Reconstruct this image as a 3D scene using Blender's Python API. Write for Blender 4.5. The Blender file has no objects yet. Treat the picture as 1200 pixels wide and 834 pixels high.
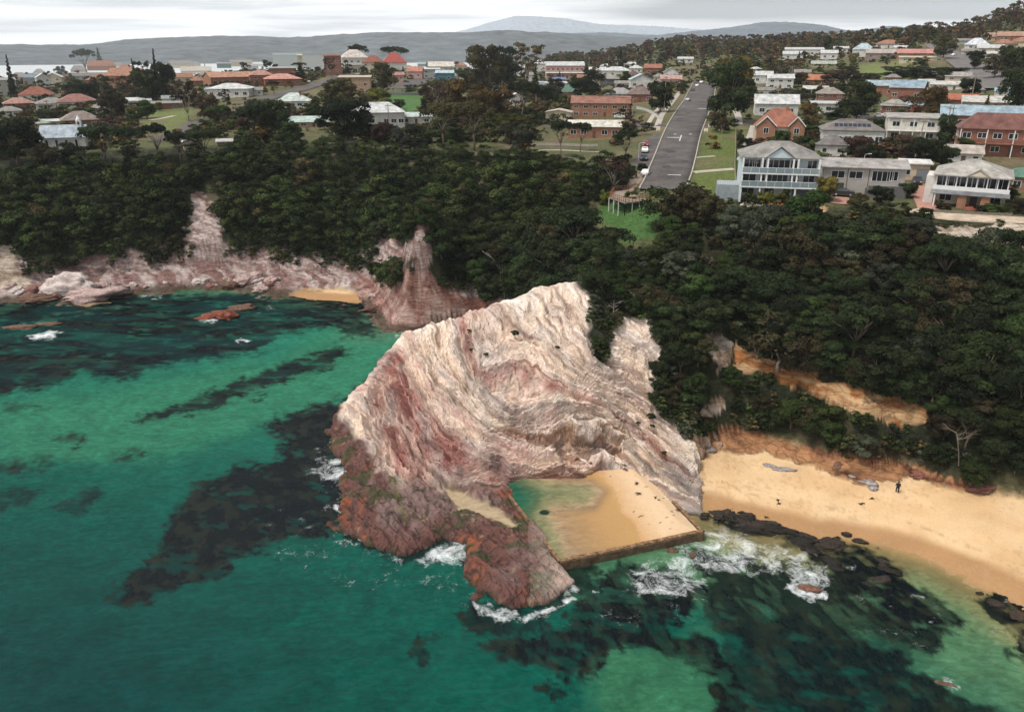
import bpy, math, random
import numpy as np
from math import radians, sin, cos, tan, atan, atan2, pi, hypot, sqrt
random.seed(7); rng = np.random.default_rng(7)
SC = bpy.context.scene
COL = SC.collection
# ---------------------------------------------------------------- camera model (photo pixels 1200 x 834)
F = 930.0; PITCH = radians(21.3); CZ = 58.0; U0, V0 = 600.0, 417.0
cp, sp = cos(PITCH), sin(PITCH)
def at(u, v, z):
    """point at height z on the sight line of photo pixel (u, v)"""
    dx, dy, dz = u-U0, F*cp+(V0-v)*sp, -F*sp+(V0-v)*cp
    t = (z-CZ)/dz
    return (dx*t, dy*t, z)
def proj(x, y, z):
    w = z-CZ
    fw = y*cp - w*sp; up = y*sp + w*cp
    fw = np.maximum(fw, 1.0) if isinstance(fw, np.ndarray) else max(fw, 1.0)
    return U0+F*x/fw, V0-F*up/fw
# ---------------------------------------------------------------- noise
def _h(ix, iy, s):
    n = (ix.astype(np.int64)*374761393 + iy.astype(np.int64)*668265263 + s*974711) & 0x7fffffff
    n = ((n ^ (n >> 13))*1274126177) & 0x7fffffff
    n = (n ^ (n >> 16)) & 0xffff
    return n/65535.0
def vn(x, y, s=0):
    ix, iy = np.floor(x), np.floor(y); fx, fy = x-ix, y-iy
    fx = fx*fx*(3-2*fx); fy = fy*fy*(3-2*fy)
    a = _h(ix, iy, s); b = _h(ix+1, iy, s); c = _h(ix, iy+1, s); d = _h(ix+1, iy+1, s)
    return (a*(1-fx)+b*fx)*(1-fy)+(c*(1-fx)+d*fx)*fy
def fbm(x, y, o=4, s=0, g=.5):
    t = 0; a = 1; n = 0
    for k in range(o):
        t = t+a*vn(x, y, s+k*17); n += a; a *= g; x, y = x*2.03+13.1, y*2.03-7.7
    return t/n*2-1
def ridged(x, y, o=4, s=0):
    t = 0; a = 1; n = 0
    for k in range(o):
        t = t+a*(1-np.abs(vn(x, y, s+k*17)*2-1)); n += a; a *= .5; x, y = x*2.1+3.1, y*2.1-1.7
    return t/n
def ss(a, b, x):
    t = np.clip((x-a)/(b-a), 0, 1); return t*t*(3-2*t)
# ---------------------------------------------------------------- plane geometry
def sdist(x, y, pl):
    """signed distance to an open polyline, + on its left side"""
    best = np.full(x.shape, 1e18); sg = np.ones(x.shape)
    for (x0, y0), (x1, y1) in zip(pl[:-1], pl[1:]):
        dx, dy = x1-x0, y1-y0; L = dx*dx+dy*dy
        t = np.clip(((x-x0)*dx+(y-y0)*dy)/L, 0, 1)
        ex, ey = x-(x0+t*dx), y-(y0+t*dy); d = ex*ex+ey*ey
        m = d < best-1e-6
        cr = dx*(y-y0)-dy*(x-x0)
        # on a shared vertex keep the side of the segment that is more face-on
        best = np.where(m, d, best); sg = np.where(m, np.sign(cr), sg)
    big = [(pl[-1][0]+5e4, pl[-1][1]), (pl[-1][0]+5e4, 9e4), (pl[0][0]-5e4, 9e4), (pl[0][0]-5e4, pl[0][1])]
    return np.sqrt(best)*np.where(inpoly(x, y, list(pl)+big), 1, -1)
def inpoly(x, y, pg):
    c = np.zeros(np.shape(x), bool); n = len(pg)
    for i in range(n):
        x0, y0 = pg[i]; x1, y1 = pg[(i+1) % n]
        if y0 == y1: continue
        k = ((y0 > y) != (y1 > y)) & (x < (x1-x0)*(y-y0)/(y1-y0)+x0)
        c ^= k
    return c
def pdist(x, y, pg):
    """signed distance to a closed polygon, + inside"""
    best = np.full(np.shape(x), 1e18); n = len(pg)
    for i in range(n):
        x0, y0 = pg[i]; x1, y1 = pg[(i+1) % n]
        dx, dy = x1-x0, y1-y0; L = dx*dx+dy*dy+1e-9
        t = np.clip(((x-x0)*dx+(y-y0)*dy)/L, 0, 1)
        best = np.minimum(best, (x-x0-t*dx)**2+(y-y0-t*dy)**2)
    return np.sqrt(best)*np.where(inpoly(x, y, pg), 1, -1)
def wpoly(pts, z=0):
    return [at(p[0], p[1], p[2] if len(p) > 2 else z)[:2] for p in pts]
class RBF:
    def __init__(s, P, val, lam=0.0):
        P = np.array(P, float); n = len(P)
        s.P = P
        D = np.sqrt(((P[:, None]-P[None])**2).sum(-1))
        A = np.zeros((n+3, n+3)); A[:n, :n] = -D+np.eye(n)*lam
        A[:n, n] = 1; A[:n, n+1:] = P; A[n, :n] = 1; A[n+1:, :n] = P.T
        s.w = np.linalg.solve(A, np.concatenate([np.array(val, float), np.zeros(3)]))
    def __call__(s, x, y):
        n = len(s.P); o = s.w[n]+s.w[n+1]*x+s.w[n+2]*y
        for k in range(n):
            o = o-s.w[k]*np.sqrt((x-s.P[k, 0])**2+(y-s.P[k, 1])**2)
        return o
# ---------------------------------------------------------------- the lie of the land
TB_U = [-500, 0, 150, 300, 450, 550, 680, 800, 950, 1100, 1200, 1400, 1700]
_L0 = [(100, 28), (224, 27.5), (324, 28), (490, 27), (772, 24), (1046, 20), (1500, 12), (1700, -4), (9000, -6)]
TB = [_L0, _L0,
      [(100, 28), (220, 28), (310, 29), (450, 29.5), (640, 29), (850, 27), (1300, 18), (1600, -4), (9000, -6)],
      [(100, 28), (217, 28), (302, 30), (411, 32), (523, 35), (665, 35.5), (818, 36), (1400, -4), (9000, -6)],
      [(100, 28), (217, 28), (300, 30), (420, 32), (540, 35), (665, 37), (861, 38), (1400, -4), (9000, -6)],
      [(100, 28), (217, 28), (300, 30), (430, 31), (590, 32), (961, 34), (1600, -4), (9000, -6)],
      [(100, 28), (200, 29), (300, 30), (503, 31), (723, 33), (980, 38), (1330, 43), (2400, 25), (9000, 10)],
      [(100, 28), (200, 29.5), (286, 33), (400, 34.5), (500, 36), (641, 42), (929, 52), (1270, 65), (2400, 30), (9000, 10)],
      [(100, 28), (200, 30.5), (297, 32), (429, 35), (561, 44), (774, 54), (1100, 66), (2200, 30), (9000, 10)],
      [(100, 28), (160, 29.5), (200, 31), (286, 33.5), (392, 37), (481, 46), (650, 57.5), (1000, 72), (2200, 30), (9000, 10)],
      [(100, 28), (160, 29.5), (200, 31), (286, 34), (354, 39), (441, 47), (640, 58), (820, 80), (960, 95), (2200, 40), (9000, 10)],
      [(100, 28), (200, 31), (286, 35), (354, 41), (441, 52), (640, 70), (820, 100), (960, 115), (2200, 40), (9000, 10)],
      [(100, 28), (200, 31), (286, 35), (354, 41), (441, 52), (640, 70), (820, 100), (960, 115), (2200, 40), (9000, 10)]]
_az = np.array([atan((u-600)/978.0) for u in TB_U])
_lr = np.linspace(math.log(40), math.log(9000), 400)
_T = np.array([np.interp(_lr, [math.log(r) for r, z in row], [z for r, z in row]) for row in TB])
_k = np.exp(-np.linspace(-2, 2, 17)**2); _k /= _k.sum()
_T = np.array([np.convolve(np.pad(r, 8, 'edge'), _k, 'valid') for r in _T])
def plateau(x, y):
    a = np.arctan2(x, np.maximum(y, 1)); l = np.log(np.maximum(np.hypot(x, y), 41))
    fi = np.interp(a, _az, np.arange(len(_az))); i = np.clip(fi.astype(int), 0, len(_az)-2); f = fi-i; f = f*f*(3-2*f)
    g = np.clip((l-_lr[0])/(_lr[1]-_lr[0]), 0, 398.999); j = g.astype(int); h = g-j
    return (_T[i, j]*(1-h)+_T[i, j+1]*h)*(1-f)+(_T[i+1, j]*(1-h)+_T[i+1, j+1]*h)*f
FOOT = wpoly([(-900, 348), (-500, 345), (-250, 343), (-100, 342), (0, 333), (60, 330), (130, 322), (200, 318), (300, 314), (345, 322), (400, 322), (430, 330),
              (452, 355), (470, 372), (505, 374), (560, 366)], 2)+[(-2, 152), (3, 138), (11, 124), (20, 112)] + \
    wpoly([(815, 527), (845, 515), (870, 512), (930, 522), (980, 545), (1020, 555), (1055, 546), (1110, 572), (1200, 583), (1330, 600), (1500, 640), (1900, 720)], 2.4)
SHORE = wpoly([(-900, 370), (-500, 366), (-250, 362), (-50, 358), (0, 354), (60, 350), (105, 358), (140, 348), (180, 341), (240, 337), (290, 340), (330, 346), (380, 352), (430, 354),
               (447, 372), (455, 386), (500, 385), (545, 378), (575, 371)], 0)+[(-6, 150), (-1, 136), (6, 122), (14, 106), (21, 99)] + \
    wpoly([(795, 598), (830, 598), (850, 606), (900, 620), (960, 632), (985, 628), (1040, 640), (1100, 660), (1150, 685), (1200, 712), (1300, 770), (1500, 880), (1900, 1100)], 0)
SPURS = [(235, 262, 15, 6, 16), (490, 300, 14, 6.5, 9), (20, 330, 8, 8, 7)]   # (u, v, z, radius, height added)
_spw = [(at(u, v, z)[0], at(u, v, z)[1], R, A) for u, v, z, R, A in SPURS]
def hill(x, y, detail=True):
    x = np.asarray(x, float); y = np.asarray(y, float)
    d = sdist(x, y, FOOT); w = sdist(x, y, SHORE)
    dn = d+(fbm(x/9, y/9, 3, 3)*3.0 if detail else 0)*ss(2, 8, d)
    pl = plateau(x, y)
    fr = np.interp(dn, [0, 1.5, 5, 12, 25, 40, 50], [.08, .17, .36, .54, .75, .95, 1.0])
    land = pl*fr
    for sx, sy, R, A in _spw:
        g = np.exp(-(((x-sx)/R)**2+((y-sy)/(R*.8))**2)**1.5); land = np.where(land > 2.5, np.minimum(land+A*g*ss(1, 5, d), pl+1), land)
    t = np.clip(w/np.maximum(w-d, .01), 0, 1)
    beach = 2.3*t
    sea = -np.minimum(np.abs(w)*.10, 5)
    H = np.where(d > 0, land, np.where(w > 0, beach, sea))
    H = np.where(np.hypot(x, y) > 600, pl, H)
    if detail:
        k = ss(-2, 3, d)*(1-ss(38, 48, d))
        H = H+k*(fbm(x/3.5, y/3.5, 4, 9)*.9+(ridged(x/2.2, y/2.2, 3, 5)-.5)*.4*ss(14, 3, d))
    return H
# headland, as heights on its face
# per photo column u: foot (v, z) and crest (v, z) of the cliff face; between them the face leans back evenly
FACE = [(425, 520, 1.6, 455, 4.6), (450, 528, 2.4, 424, 7.8), (480, 548, 2.4, 389, 13), (520, 562, 2.2, 376, 15.3), (560, 575, 2.0, 363, 17.5), (600, 566, .7, 350, 19.3), (640, 563, .7, 335, 21.5), (670, 561, .8, 331, 22.6),
        (700, 546, 1.3, 345, 21.3), (730, 531, 1.7, 366, 18.6), (760, 560, 1.1, 372, 18), (790, 586, .8, 392, 15), (815, 592, .7, 450, 9.5)]
def raysl(v): return (-F*sp+(V0-v)*cp)/(F*cp+(V0-v)*sp)
def face_pt(u, v):
    uu = [c[0] for c in FACE]
    vb, zb, vc, zc_ = (np.interp(u, uu, [c[k] for c in FACE]) for k in (1, 2, 3, 4))
    yb, yc = (zb-CZ)/raysl(vb), (zc_-CZ)/raysl(vc)
    t = (vb-v)/(vb-vc); y = yb+(yc-yb)*t-1.2*4*max(0, min(1, t))*(1-max(0, min(1, t)))
    z = CZ+y*raysl(v); dx = u-U0; dy = F*cp+(V0-v)*sp
    return dx*y/dy, y, z
HP = [(400, 512, .6), (440, 560, 1.5), (420, 590, 1.1), (400, 608, .6), (460, 600, 1.3), (440, 628, .5), (480, 640, .4), (500, 600, 1.3), (540, 612, 1.2), (590, 610, 1.3), (530, 585, 1.5), (480, 575, 1.8), (575, 592, 1.3),
      (520, 628, .5), (570, 650, 1.1), (610, 650, 1.4), (640, 670, 1.0), (600, 690, .9), (565, 690, .5), (600, 706, .3), (650, 690, .4), (625, 630, 1.3), (405, 545, .8), (395, 520, .5), (655, 662, .6)]
_P = [at(*p)[:2] for p in HP]; _Z = [p[2] for p in HP]
for c in FACE:
    for t in (0, .12, .25, .4, .55, .7, .85, 1.0):
        x, y, z = face_pt(c[0], c[1]+(c[3]-c[1])*t); _P.append((x, y)); _Z.append(z)
    if c[0] < 665: _P += [(x-1.5, y+2.0), (x-2, y+6), (x-3, y+12)]; _Z += [z-.9, z*.5, -1.5]
for p, z in (((14, 131), 19.5), ((20, 127), 18), ((26, 120), 15), ((2, 142), 2), ((30, 112), 13), ((31, 106), 6), ((30, 101), 2)):
    _P.append(p); _Z.append(z)
_rb = RBF(_P, _Z)
HOUT = wpoly([(822, 602, 0), (790, 590, .6), (770, 574, .8), (742, 552, .9), (722, 541, 1.2), (700, 545, 1), (690, 562, .6), (650, 568, .5), (605, 571, .4), (592, 571, .4),
              (652, 655, .6), (672, 680, 0), (652, 703, 0), (600, 714, 0), (560, 700, 0), (546, 665, 0), (556, 642, 0), (540, 630, 0), (520, 628, 0), (482, 652, 0), (440, 638, 0), (380, 614, 0), (402, 600, 0),
              (404, 570, 0), (412, 545, 0), (384, 522, 0), (384, 504, 0), (412, 478, 0)])+[(-24, 124), (-22, 138), (-8, 146), (2, 142), (13, 136), (24, 130), (29, 119), (27.5, 107), (25, 100)]
# two notches where the platform is cut
def cave_mask(x, y):
    return ss(0, .9, pdist(x, y, CAVE)+fbm(x/1.5, y/1.5, 3, 71)*.5)
CAVE = [face_pt(u, v)[:2] for u, v in ((612, 508), (650, 507), (680, 494), (705, 489), (726, 499), (733, 515), (732, 530), (715, 538), (696, 544), (672, 540), (640, 523))]
def headland(x, y):
    h = _rb(x, y)
    o = pdist(x, y, HOUT)
    o = o+fbm(x/3.0, y/3.0, 4, 21)*1.3
    h = np.where(o < 0, h+o*1.6, h)
    h = np.where((o < 1) & (h < 2.5), h-(1-np.clip(o, -5, 1))*.25, h)
    return h
def ground(x, y):
    """height of the land, headland included"""
    x = np.atleast_1d(np.asarray(x, float)); y = np.atleast_1d(np.asarray(y, float))
    H = hill(x, y); m = (x > -45) & (x < 45) & (y > 60) & (y < 160)
    if m.any():
        H[m] = np.maximum(H[m], headland(x[m], y[m]))
    return H
_rs = np.concatenate([np.arange(55, 320, .5), np.geomspace(320, 2600, 420)])
def hit(u, v):
    """where the sight line of a photo pixel meets the ground"""
    dx, dy, dz = u-U0, F*cp+(V0-v)*sp, -F*sp+(V0-v)*cp
    t = _rs/dy
    x, y, z = dx*t, dy*t, CZ+dz*t
    g = ground(x, y)
    k = np.nonzero(g >= z)[0]
    if len(k) == 0:
        k = [int(np.argmin(z-g))]
        return x[k[0]], y[k[0]], g[k[0]]
    k = k[0]
    if k:
        a = (z-g)[k-1]; b = (g-z)[k]; f = a/max(a+b, 1e-6)
        X, Y = x[k-1]*(1-f)+x[k]*f, y[k-1]*(1-f)+y[k]*f
        return X, Y, float(ground(X, Y)[0])
    return x[k], y[k], g[k]
# ---------------------------------------------------------------- object helpers
def tag(o, label=None, cat=None, group=None, kind=None):
    if label: o['label'] = label
    if cat: o['category'] = cat
    if group: o['group'] = group
    if kind: o['kind'] = kind
    return o
def empty(name, loc, rz=0, label=None, cat=None, group=None):
    o = bpy.data.objects.new(name, None); COL.objects.link(o)
    o.location = loc; o.rotation_euler = (0, 0, rz); o.empty_display_size = .5
    return tag(o, label, cat, group)
def npmesh(name, V, Fq, mat=None, smooth=False, attrs=None, parent=None, link=True):
    """mesh from numpy arrays: V (n,3), Fq (m,4) or (m,3)"""
    me = bpy.data.meshes.new(name)
    V = np.ascontiguousarray(V, np.float32); Fq = np.ascontiguousarray(Fq, np.int32)
    n, k = Fq.shape
    me.vertices.add(len(V)); me.vertices.foreach_set('co', V.ravel())
    me.loops.add(n*k); me.loops.foreach_set('vertex_index', Fq.ravel())
    me.polygons.add(n); me.polygons.foreach_set('loop_start', np.arange(0, n*k, k, dtype=np.int32))
    me.update(calc_edges=True)
    if smooth: me.polygons.foreach_set('use_smooth', np.ones(n, bool))
    for nm, (typ, dat) in (attrs or {}).items():
        a = me.attributes.new(nm, typ, 'POINT')
        if typ == 'FLOAT': a.data.foreach_set('value', np.ascontiguousarray(dat, np.float32).ravel())
        else:
            d = np.ones((len(V), 4), np.float32); d[:, :3] = dat; a.data.foreach_set('color', d.ravel())
    if mat: me.materials.append(mat)
    me.validate()
    if not link: return me
    o = bpy.data.objects.new(name, me); COL.objects.link(o)
    if parent: o.parent = parent
    return o
def gridfaces(n, m, mask=None):
    i = np.arange(n-1)[:, None]*m+np.arange(m-1)[None]
    f = np.stack([i, i+1, i+m+1, i+m], -1)
    if mask is not None: f = f[mask]
    return f.reshape(-1, 4)
class MB:
    def __init__(s): s.v = []; s.f = []
    def add(s, V, Fs):
        b = len(s.v); s.v += [tuple(p) for p in V]; s.f += [tuple(b+i for i in f) for f in Fs]; return s
    def box(s, x0, x1, y0, y1, z0, z1):
        return s.add([(x0, y0, z0), (x1, y0, z0), (x1, y1, z0), (x0, y1, z0), (x0, y0, z1), (x1, y0, z1), (x1, y1, z1), (x0, y1, z1)],
                     [(0, 3, 2, 1), (4, 5, 6, 7), (0, 1, 5, 4), (1, 2, 6, 5), (2, 3, 7, 6), (3, 0, 4, 7)])
    def tube(s, pts, rad, n=6, cap=True):
        pts = [np.array(p, float) for p in pts]
        if not hasattr(rad, '__len__'): rad = [rad]*len(pts)
        V = []; up0 = np.array([.123, .456, .88])
        for i, p in enumerate(pts):
            t = pts[min(i+1, len(pts)-1)]-pts[max(i-1, 0)]; t = t/(np.linalg.norm(t)+1e-9)
            a = np.cross(t, up0 if abs(t @ up0) < .95 else np.array([1., 0, 0])); a /= np.linalg.norm(a); b = np.cross(t, a)
            V += [tuple(p+rad[i]*(cos(2*pi*k/n)*a+sin(2*pi*k/n)*b)) for k in range(n)]
        Fs = [(i*n+k, i*n+(k+1) % n, (i+1)*n+(k+1) % n, (i+1)*n+k) for i in range(len(pts)-1) for k in range(n)]
        if cap: Fs += [tuple(range(n))[::-1], tuple((len(pts)-1)*n+k for k in range(n))]
        return s.add(V, Fs)
    def build(s, name, mat, parent=None, smooth=False):
        me = bpy.data.meshes.new(name); me.from_pydata(s.v, [], s.f); me.update()
        if mat: me.materials.append(mat)
        if smooth:
            for p in me.polygons: p.use_smooth = True
        o = bpy.data.objects.new(name, me); COL.objects.link(o)
        if parent: o.parent = parent
        return o
def copy_tree(o, parent=None):
    c = o.copy(); COL.objects.link(c)
    if parent: c.parent = parent
    for ch in list(o.children): copy_tree(ch, c)
    return c
# ---------------------------------------------------------------- materials
def newmat(name):
    m = bpy.data.materials.new(name); m.use_nodes = True; nt = m.node_tree
    b = nt.nodes['Principled BSDF']; b.inputs['Specular IOR Level'].default_value = .3
    return m, nt, b
def N(nt, t, **kw):
    n = nt.nodes.new(t)
    for k, v in kw.items():
        if k in n.inputs.keys(): n.inputs[k].default_value = v
        else: setattr(n, k, v)
    return n
def noise(nt, scale, vec=None, detail=4, rough=.6, dist=0):
    n = N(nt, 'ShaderNodeTexNoise'); n.inputs['Scale'].default_value = scale; n.inputs['Detail'].default_value = detail
    n.inputs['Roughness'].default_value = rough; n.inputs['Distortion'].default_value = dist
    if vec is not None: nt.links.new(vec, n.inputs['Vector'])
    return n
def ramp(nt, src, stops):
    r = nt.nodes.new('ShaderNodeValToRGB'); e = r.color_ramp.elements
    e[0].position, e[1].position = stops[0][0], stops[-1][0]
    def c(v): return (v, v, v, 1) if not hasattr(v, '__len__') else (*v, 1)
    e[0].color, e[1].color = c(stops[0][1]), c(stops[-1][1])
    for p, v in stops[1:-1]:
        q = e.new(p); q.color = c(v)
    nt.links.new(src, r.inputs[0]); return r
def mixc(nt, a, b, fac, mode='MIX'):
    m = nt.nodes.new('ShaderNodeMix'); m.data_type = 'RGBA'; m.blend_type = mode; m.clamp_factor = True
    for s, i in ((fac, 0), (a, 6), (b, 7)):
        if isinstance(s, (int, float)): m.inputs[i].default_value = s
        elif hasattr(s, '__len__'): m.inputs[i].default_value = (*s, 1)
        else: nt.links.new(s, m.inputs[i])
    return m.outputs[2]
def math_(nt, op, a, b=0.0, clamp=False):
    m = nt.nodes.new('ShaderNodeMath'); m.operation = op; m.use_clamp = clamp
    for s, i in ((a, 0), (b, 1)):
        if isinstance(s, (int, float)): m.inputs[i].default_value = s
        else: nt.links.new(s, m.inputs[i])
    return m.outputs[0]
def bump(nt, b, h, strength=.4, dist=.1):
    n = nt.nodes.new('ShaderNodeBump'); n.inputs['Strength'].default_value = strength; n.inputs['Distance'].default_value = dist
    nt.links.new(h, n.inputs['Height']); nt.links.new(n.outputs[0], b.inputs['Normal']); return n
_mc = {}
def paint(name, col, rough=.7, var=.15, scale=.8, kind='plain', spec=.3, metal=0):
    """a weathered surface: kind plain, brick, tile, ribs, glass"""
    key = (name, col, kind)
    if key in _mc: return _mc[key]
    m, nt, b = newmat(name); b.inputs['Roughness'].default_value = rough; b.inputs['Specular IOR Level'].default_value = spec; b.inputs['Metallic'].default_value = metal
    tc = N(nt, 'ShaderNodeTexCoord').outputs['Object']
    n1 = noise(nt, scale, tc, 5, .65); n2 = noise(nt, scale*9, tc, 3, .6)
    r = ramp(nt, n1.outputs[0], [(.3, 1-var*1.6), (.7, 1+var)]); r2 = ramp(nt, n2.outputs[0], [(.3, 1-var*.7), (.7, 1+var*.5)])
    c = mixc(nt, col, r.outputs[0], 1., 'MULTIPLY'); c = mixc(nt, c, r2.outputs[0], 1., 'MULTIPLY')
    if kind == 'brick':
        br = N(nt, 'ShaderNodeTexBrick'); br.inputs['Scale'].default_value = 1; br.inputs['Brick Width'].default_value = .48; br.inputs['Row Height'].default_value = .17
        br.inputs['Mortar Size'].default_value = .02
        mp = N(nt, 'ShaderNodeMapping'); mp.inputs['Rotation'].default_value = (radians(90), 0, 0)
        nt.links.new(tc, mp.inputs[0]); nt.links.new(mp.outputs[0], br.inputs[0])
        br.inputs['Color1'].default_value = (.8, .8, .8, 1); br.inputs['Color2'].default_value = (1.2, 1.1, 1.05, 1); br.inputs['Mortar'].default_value = (1.3, 1.4, 1.5, 1)
        c = mixc(nt, c, br.outputs[0], .8, 'MULTIPLY')
    if kind in ('tile', 'ribs'):
        w = N(nt, 'ShaderNodeTexWave'); w.wave_type = 'BANDS'; w.bands_direction = 'X' if kind == 'ribs' else 'Z'
        w.inputs['Scale'].default_value = 1.6 if kind == 'ribs' else 2.6; w.inputs['Distortion'].default_value = .3
        nt.links.new(tc, w.inputs[0]); rr = ramp(nt, w.outputs[1], [(.0, .78), (.45, 1.05)])
        c = mixc(nt, c, rr.outputs[0], .7, 'MULTIPLY'); bump(nt, b, w.outputs[1], .35, .05)
    nt.links.new(c, b.inputs['Base Color'])
    _mc[key] = m; return m
HAZE = 5.6e-5
# ================================================================ camera, light, sky, air
cam = bpy.data.objects.new('camera', bpy.data.cameras.new('camera')); COL.objects.link(cam); SC.camera = cam
cam.location = (0, 0, CZ); cam.rotation_euler = (radians(90)-PITCH, 0, 0)
cam.data.sensor_width = 36; cam.data.lens = 36*F/1200; cam.data.clip_start = 1; cam.data.clip_end = 60000
SC.view_settings.view_transform = 'Standard'; SC.view_settings.look = 'None'; SC.view_settings.exposure = 0.55; SC.view_settings.gamma = 1
SC.cycles.max_bounces = 6; SC.cycles.diffuse_bounces = 3; SC.cycles.glossy_bounces = 2; SC.cycles.transmission_bounces = 2; SC.cycles.transparent_max_bounces = 8
SC.cycles.volume_bounces = 1; SC.cycles.caustics_reflective = False; SC.cycles.caustics_refractive = False
SUN_EL, SUN_AZ = radians(62), radians(238)      # azimuth measured from +Y clockwise
sd = bpy.data.lights.new('sun', 'SUN'); sd.energy = 2.0; sd.angle = radians(10); sd.color = (1, .96, .9)
so = bpy.data.objects.new('sun', sd); COL.objects.link(so)
so.rotation_euler = (radians(90)-SUN_EL, 0, -SUN_AZ+pi); so.location = (0, 0, 300)
W = bpy.data.worlds.new('World'); SC.world = W; W.use_nodes = True; nt = W.node_tree; L = nt.links
bg = nt.nodes['Background']
sky = N(nt, 'ShaderNodeTexSky'); sky.sky_type = 'NISHITA'; sky.sun_disc = False; sky.sun_elevation = SUN_EL; sky.sun_rotation = SUN_AZ
tc = N(nt, 'ShaderNodeTexCoord').outputs['Generated']
sx = N(nt, 'ShaderNodeSeparateXYZ'); L.new(tc, sx.inputs[0])
mp = N(nt, 'ShaderNodeMapping'); mp.inputs['Scale'].default_value = (3.5, 3.5, 60); L.new(tc, mp.inputs[0])
c1 = noise(nt, 1.3, mp.outputs[0], 7, .55, .3)
mp2 = N(nt, 'ShaderNodeMapping'); mp2.inputs['Scale'].default_value = (3.2, 3.2, 55); mp2.inputs['Location'].default_value = (3, 1, 2); L.new(tc, mp2.inputs[0])
c2 = noise(nt, 1.0, mp2.outputs[0], 5, .5)
# heavier cloud bank high over the eastern side of the sky (x > 0), thinner to the west
east = math_(nt, 'MULTIPLY', math_(nt, 'ADD', sx.outputs[0], 0.0), 1.4)
up_ = math_(nt, 'MULTIPLY', math_(nt, 'SUBTRACT', sx.outputs[2], 0.016), 50.0, True)
bank = math_(nt, 'ADD', math_(nt, 'MULTIPLY', math_(nt, 'ADD', east, .12, True), up_), math_(nt, 'MULTIPLY', math_(nt, 'SUBTRACT', c2.outputs[0], .5), .9))
dark = ramp(nt, bank, [(.08, 0), (.36, 1)])
white = ramp(nt, c1.outputs[0], [(.36, (.50, .51, .53)), (.5, (.86, .865, .87)), (.62, (1.04, 1.04, 1.035))])
cl = mixc(nt, white.outputs[0], (.20, .205, .215), math_(nt, 'MULTIPLY', dark.outputs[0], .95))
skyc = mixc(nt, sky.outputs[0], (.115, .115, .115), 1., 'MULTIPLY')
allc = mixc(nt, skyc, cl, .93)
L.new(allc, bg.inputs[0]); bg.inputs[1].default_value = 1.0
# air
hz = MB().box(-12000, 12000, -300, 16400, -12, 760).build('haze', None); tag(hz, kind='stuff', label='thin grey sea haze over the far hills')
m = bpy.data.materials.new('haze'); m.use_nodes = True; nt = m.node_tree; nt.nodes.clear()
pv = nt.nodes.new('ShaderNodeVolumePrincipled'); pv.inputs['Density'].default_value = HAZE; pv.inputs['Color'].default_value = (.90, .95, 1, 1)
out = nt.nodes.new('ShaderNodeOutputMaterial'); nt.links.new(pv.outputs[0], out.inputs['Volume']); hz.data.materials.append(m)

# ================================================================ terrain sheet
azs = np.linspace(radians(-46), radians(46), 860)
rs = np.concatenate([np.arange(48, 255, .42), np.geomspace(255, 700, 170)[1:], np.geomspace(700, 9000, 90)[1:]])
A, R = np.meshgrid(azs, rs)
X, Y = R*np.sin(A), R*np.cos(A)
Zh = hill(X, Y); HL = np.where((np.abs(X) < 45) & (Y < 160), headland(X, Y), -9)
Zt = np.where(HL > Zh+.3, np.minimum(Zh, HL-.8), Zh)
# the pool basin is cut out of the shore
POOL = wpoly([(592, 572, 1.2), (655, 657, 1.2), (822, 622, 1.2), (792, 590, 1.2), (770, 574, 1.2), (742, 552, 1.2), (722, 541, 1.2), (700, 545, 1.2), (690, 562, 1.2)], 1.2)
Zt = np.where(pdist(X, Y, POOL) > -1.2, np.minimum(Zt, -.3), Zt)
D = sdist(X, Y, FOOT); Wd = sdist(X, Y, SHORE); RR = np.hypot(X, Y)
U, V = proj(X, Y, Zt)
def col(*c): return np.array(c, float)
def mixn(a, b, f): return a*(1-f[..., None])+b*f[..., None]
nA, nB, nC = fbm(X/6, Y/6, 4, 31), fbm(X/1.2, Y/1.2, 4, 33), fbm(X/25, Y/25, 3, 35)
grass = mixn(np.broadcast_to(col(.095, .10, .042), X.shape+(3,)), col(.17, .135, .075), ss(-.25, .5, nC+nA*.5))
C = grass*(1+.25*nB)[..., None]
# green belts near the lookout
def zone(pts, soft=6., warp=8.):
    return ss(-soft, soft, pdist(U+fbm(X/2, Y/2+Zt/2, 4, 41)*warp*1.6, V+fbm(X/2, Y/2+Zt/2, 4, 43)*warp*1.0, pts))
for pts, c in (([(700, 240), (700, 262), (735, 285), (790, 275), (790, 245), (740, 235)], (.06, .125, .034)),
               ([(805, 232), (860, 232), (868, 180), (862, 150), (835, 150), (815, 195)], (.11, .135, .035)),
               ([(640, 112), (700, 112), (705, 135), (640, 137)], (.13, .14, .05)),
               ([(455, 110), (500, 110), (500, 133), (450, 133)], (.06, .16, .04)),
               ([(170, 130), (225, 130), (210, 152), (165, 152)], (.14, .17, .05)),
               ([(1000, 78), (1080, 74), (1090, 90), (1010, 96)], (.15, .19, .06)),
               ([(880, 150), (860, 190), (895, 190), (905, 160)], (.07, .15, .04))):
    C = mixn(C, col(*c), zone(pts)*(RR > 100))
# bush soil
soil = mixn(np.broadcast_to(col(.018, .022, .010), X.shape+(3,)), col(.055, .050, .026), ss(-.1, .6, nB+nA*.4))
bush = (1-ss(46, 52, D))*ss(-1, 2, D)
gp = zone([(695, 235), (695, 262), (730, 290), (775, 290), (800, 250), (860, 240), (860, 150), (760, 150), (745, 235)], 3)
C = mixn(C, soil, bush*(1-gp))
C = mixn(C, soil*1.2, ss(.15, .4, nC)*(RR > 700)*.7); C = mixn(C, col(.16, .12, .08), ss(.15, .5, fbm(X/14, Y/14, 4, 37))*(RR > 170)*.6)
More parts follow.
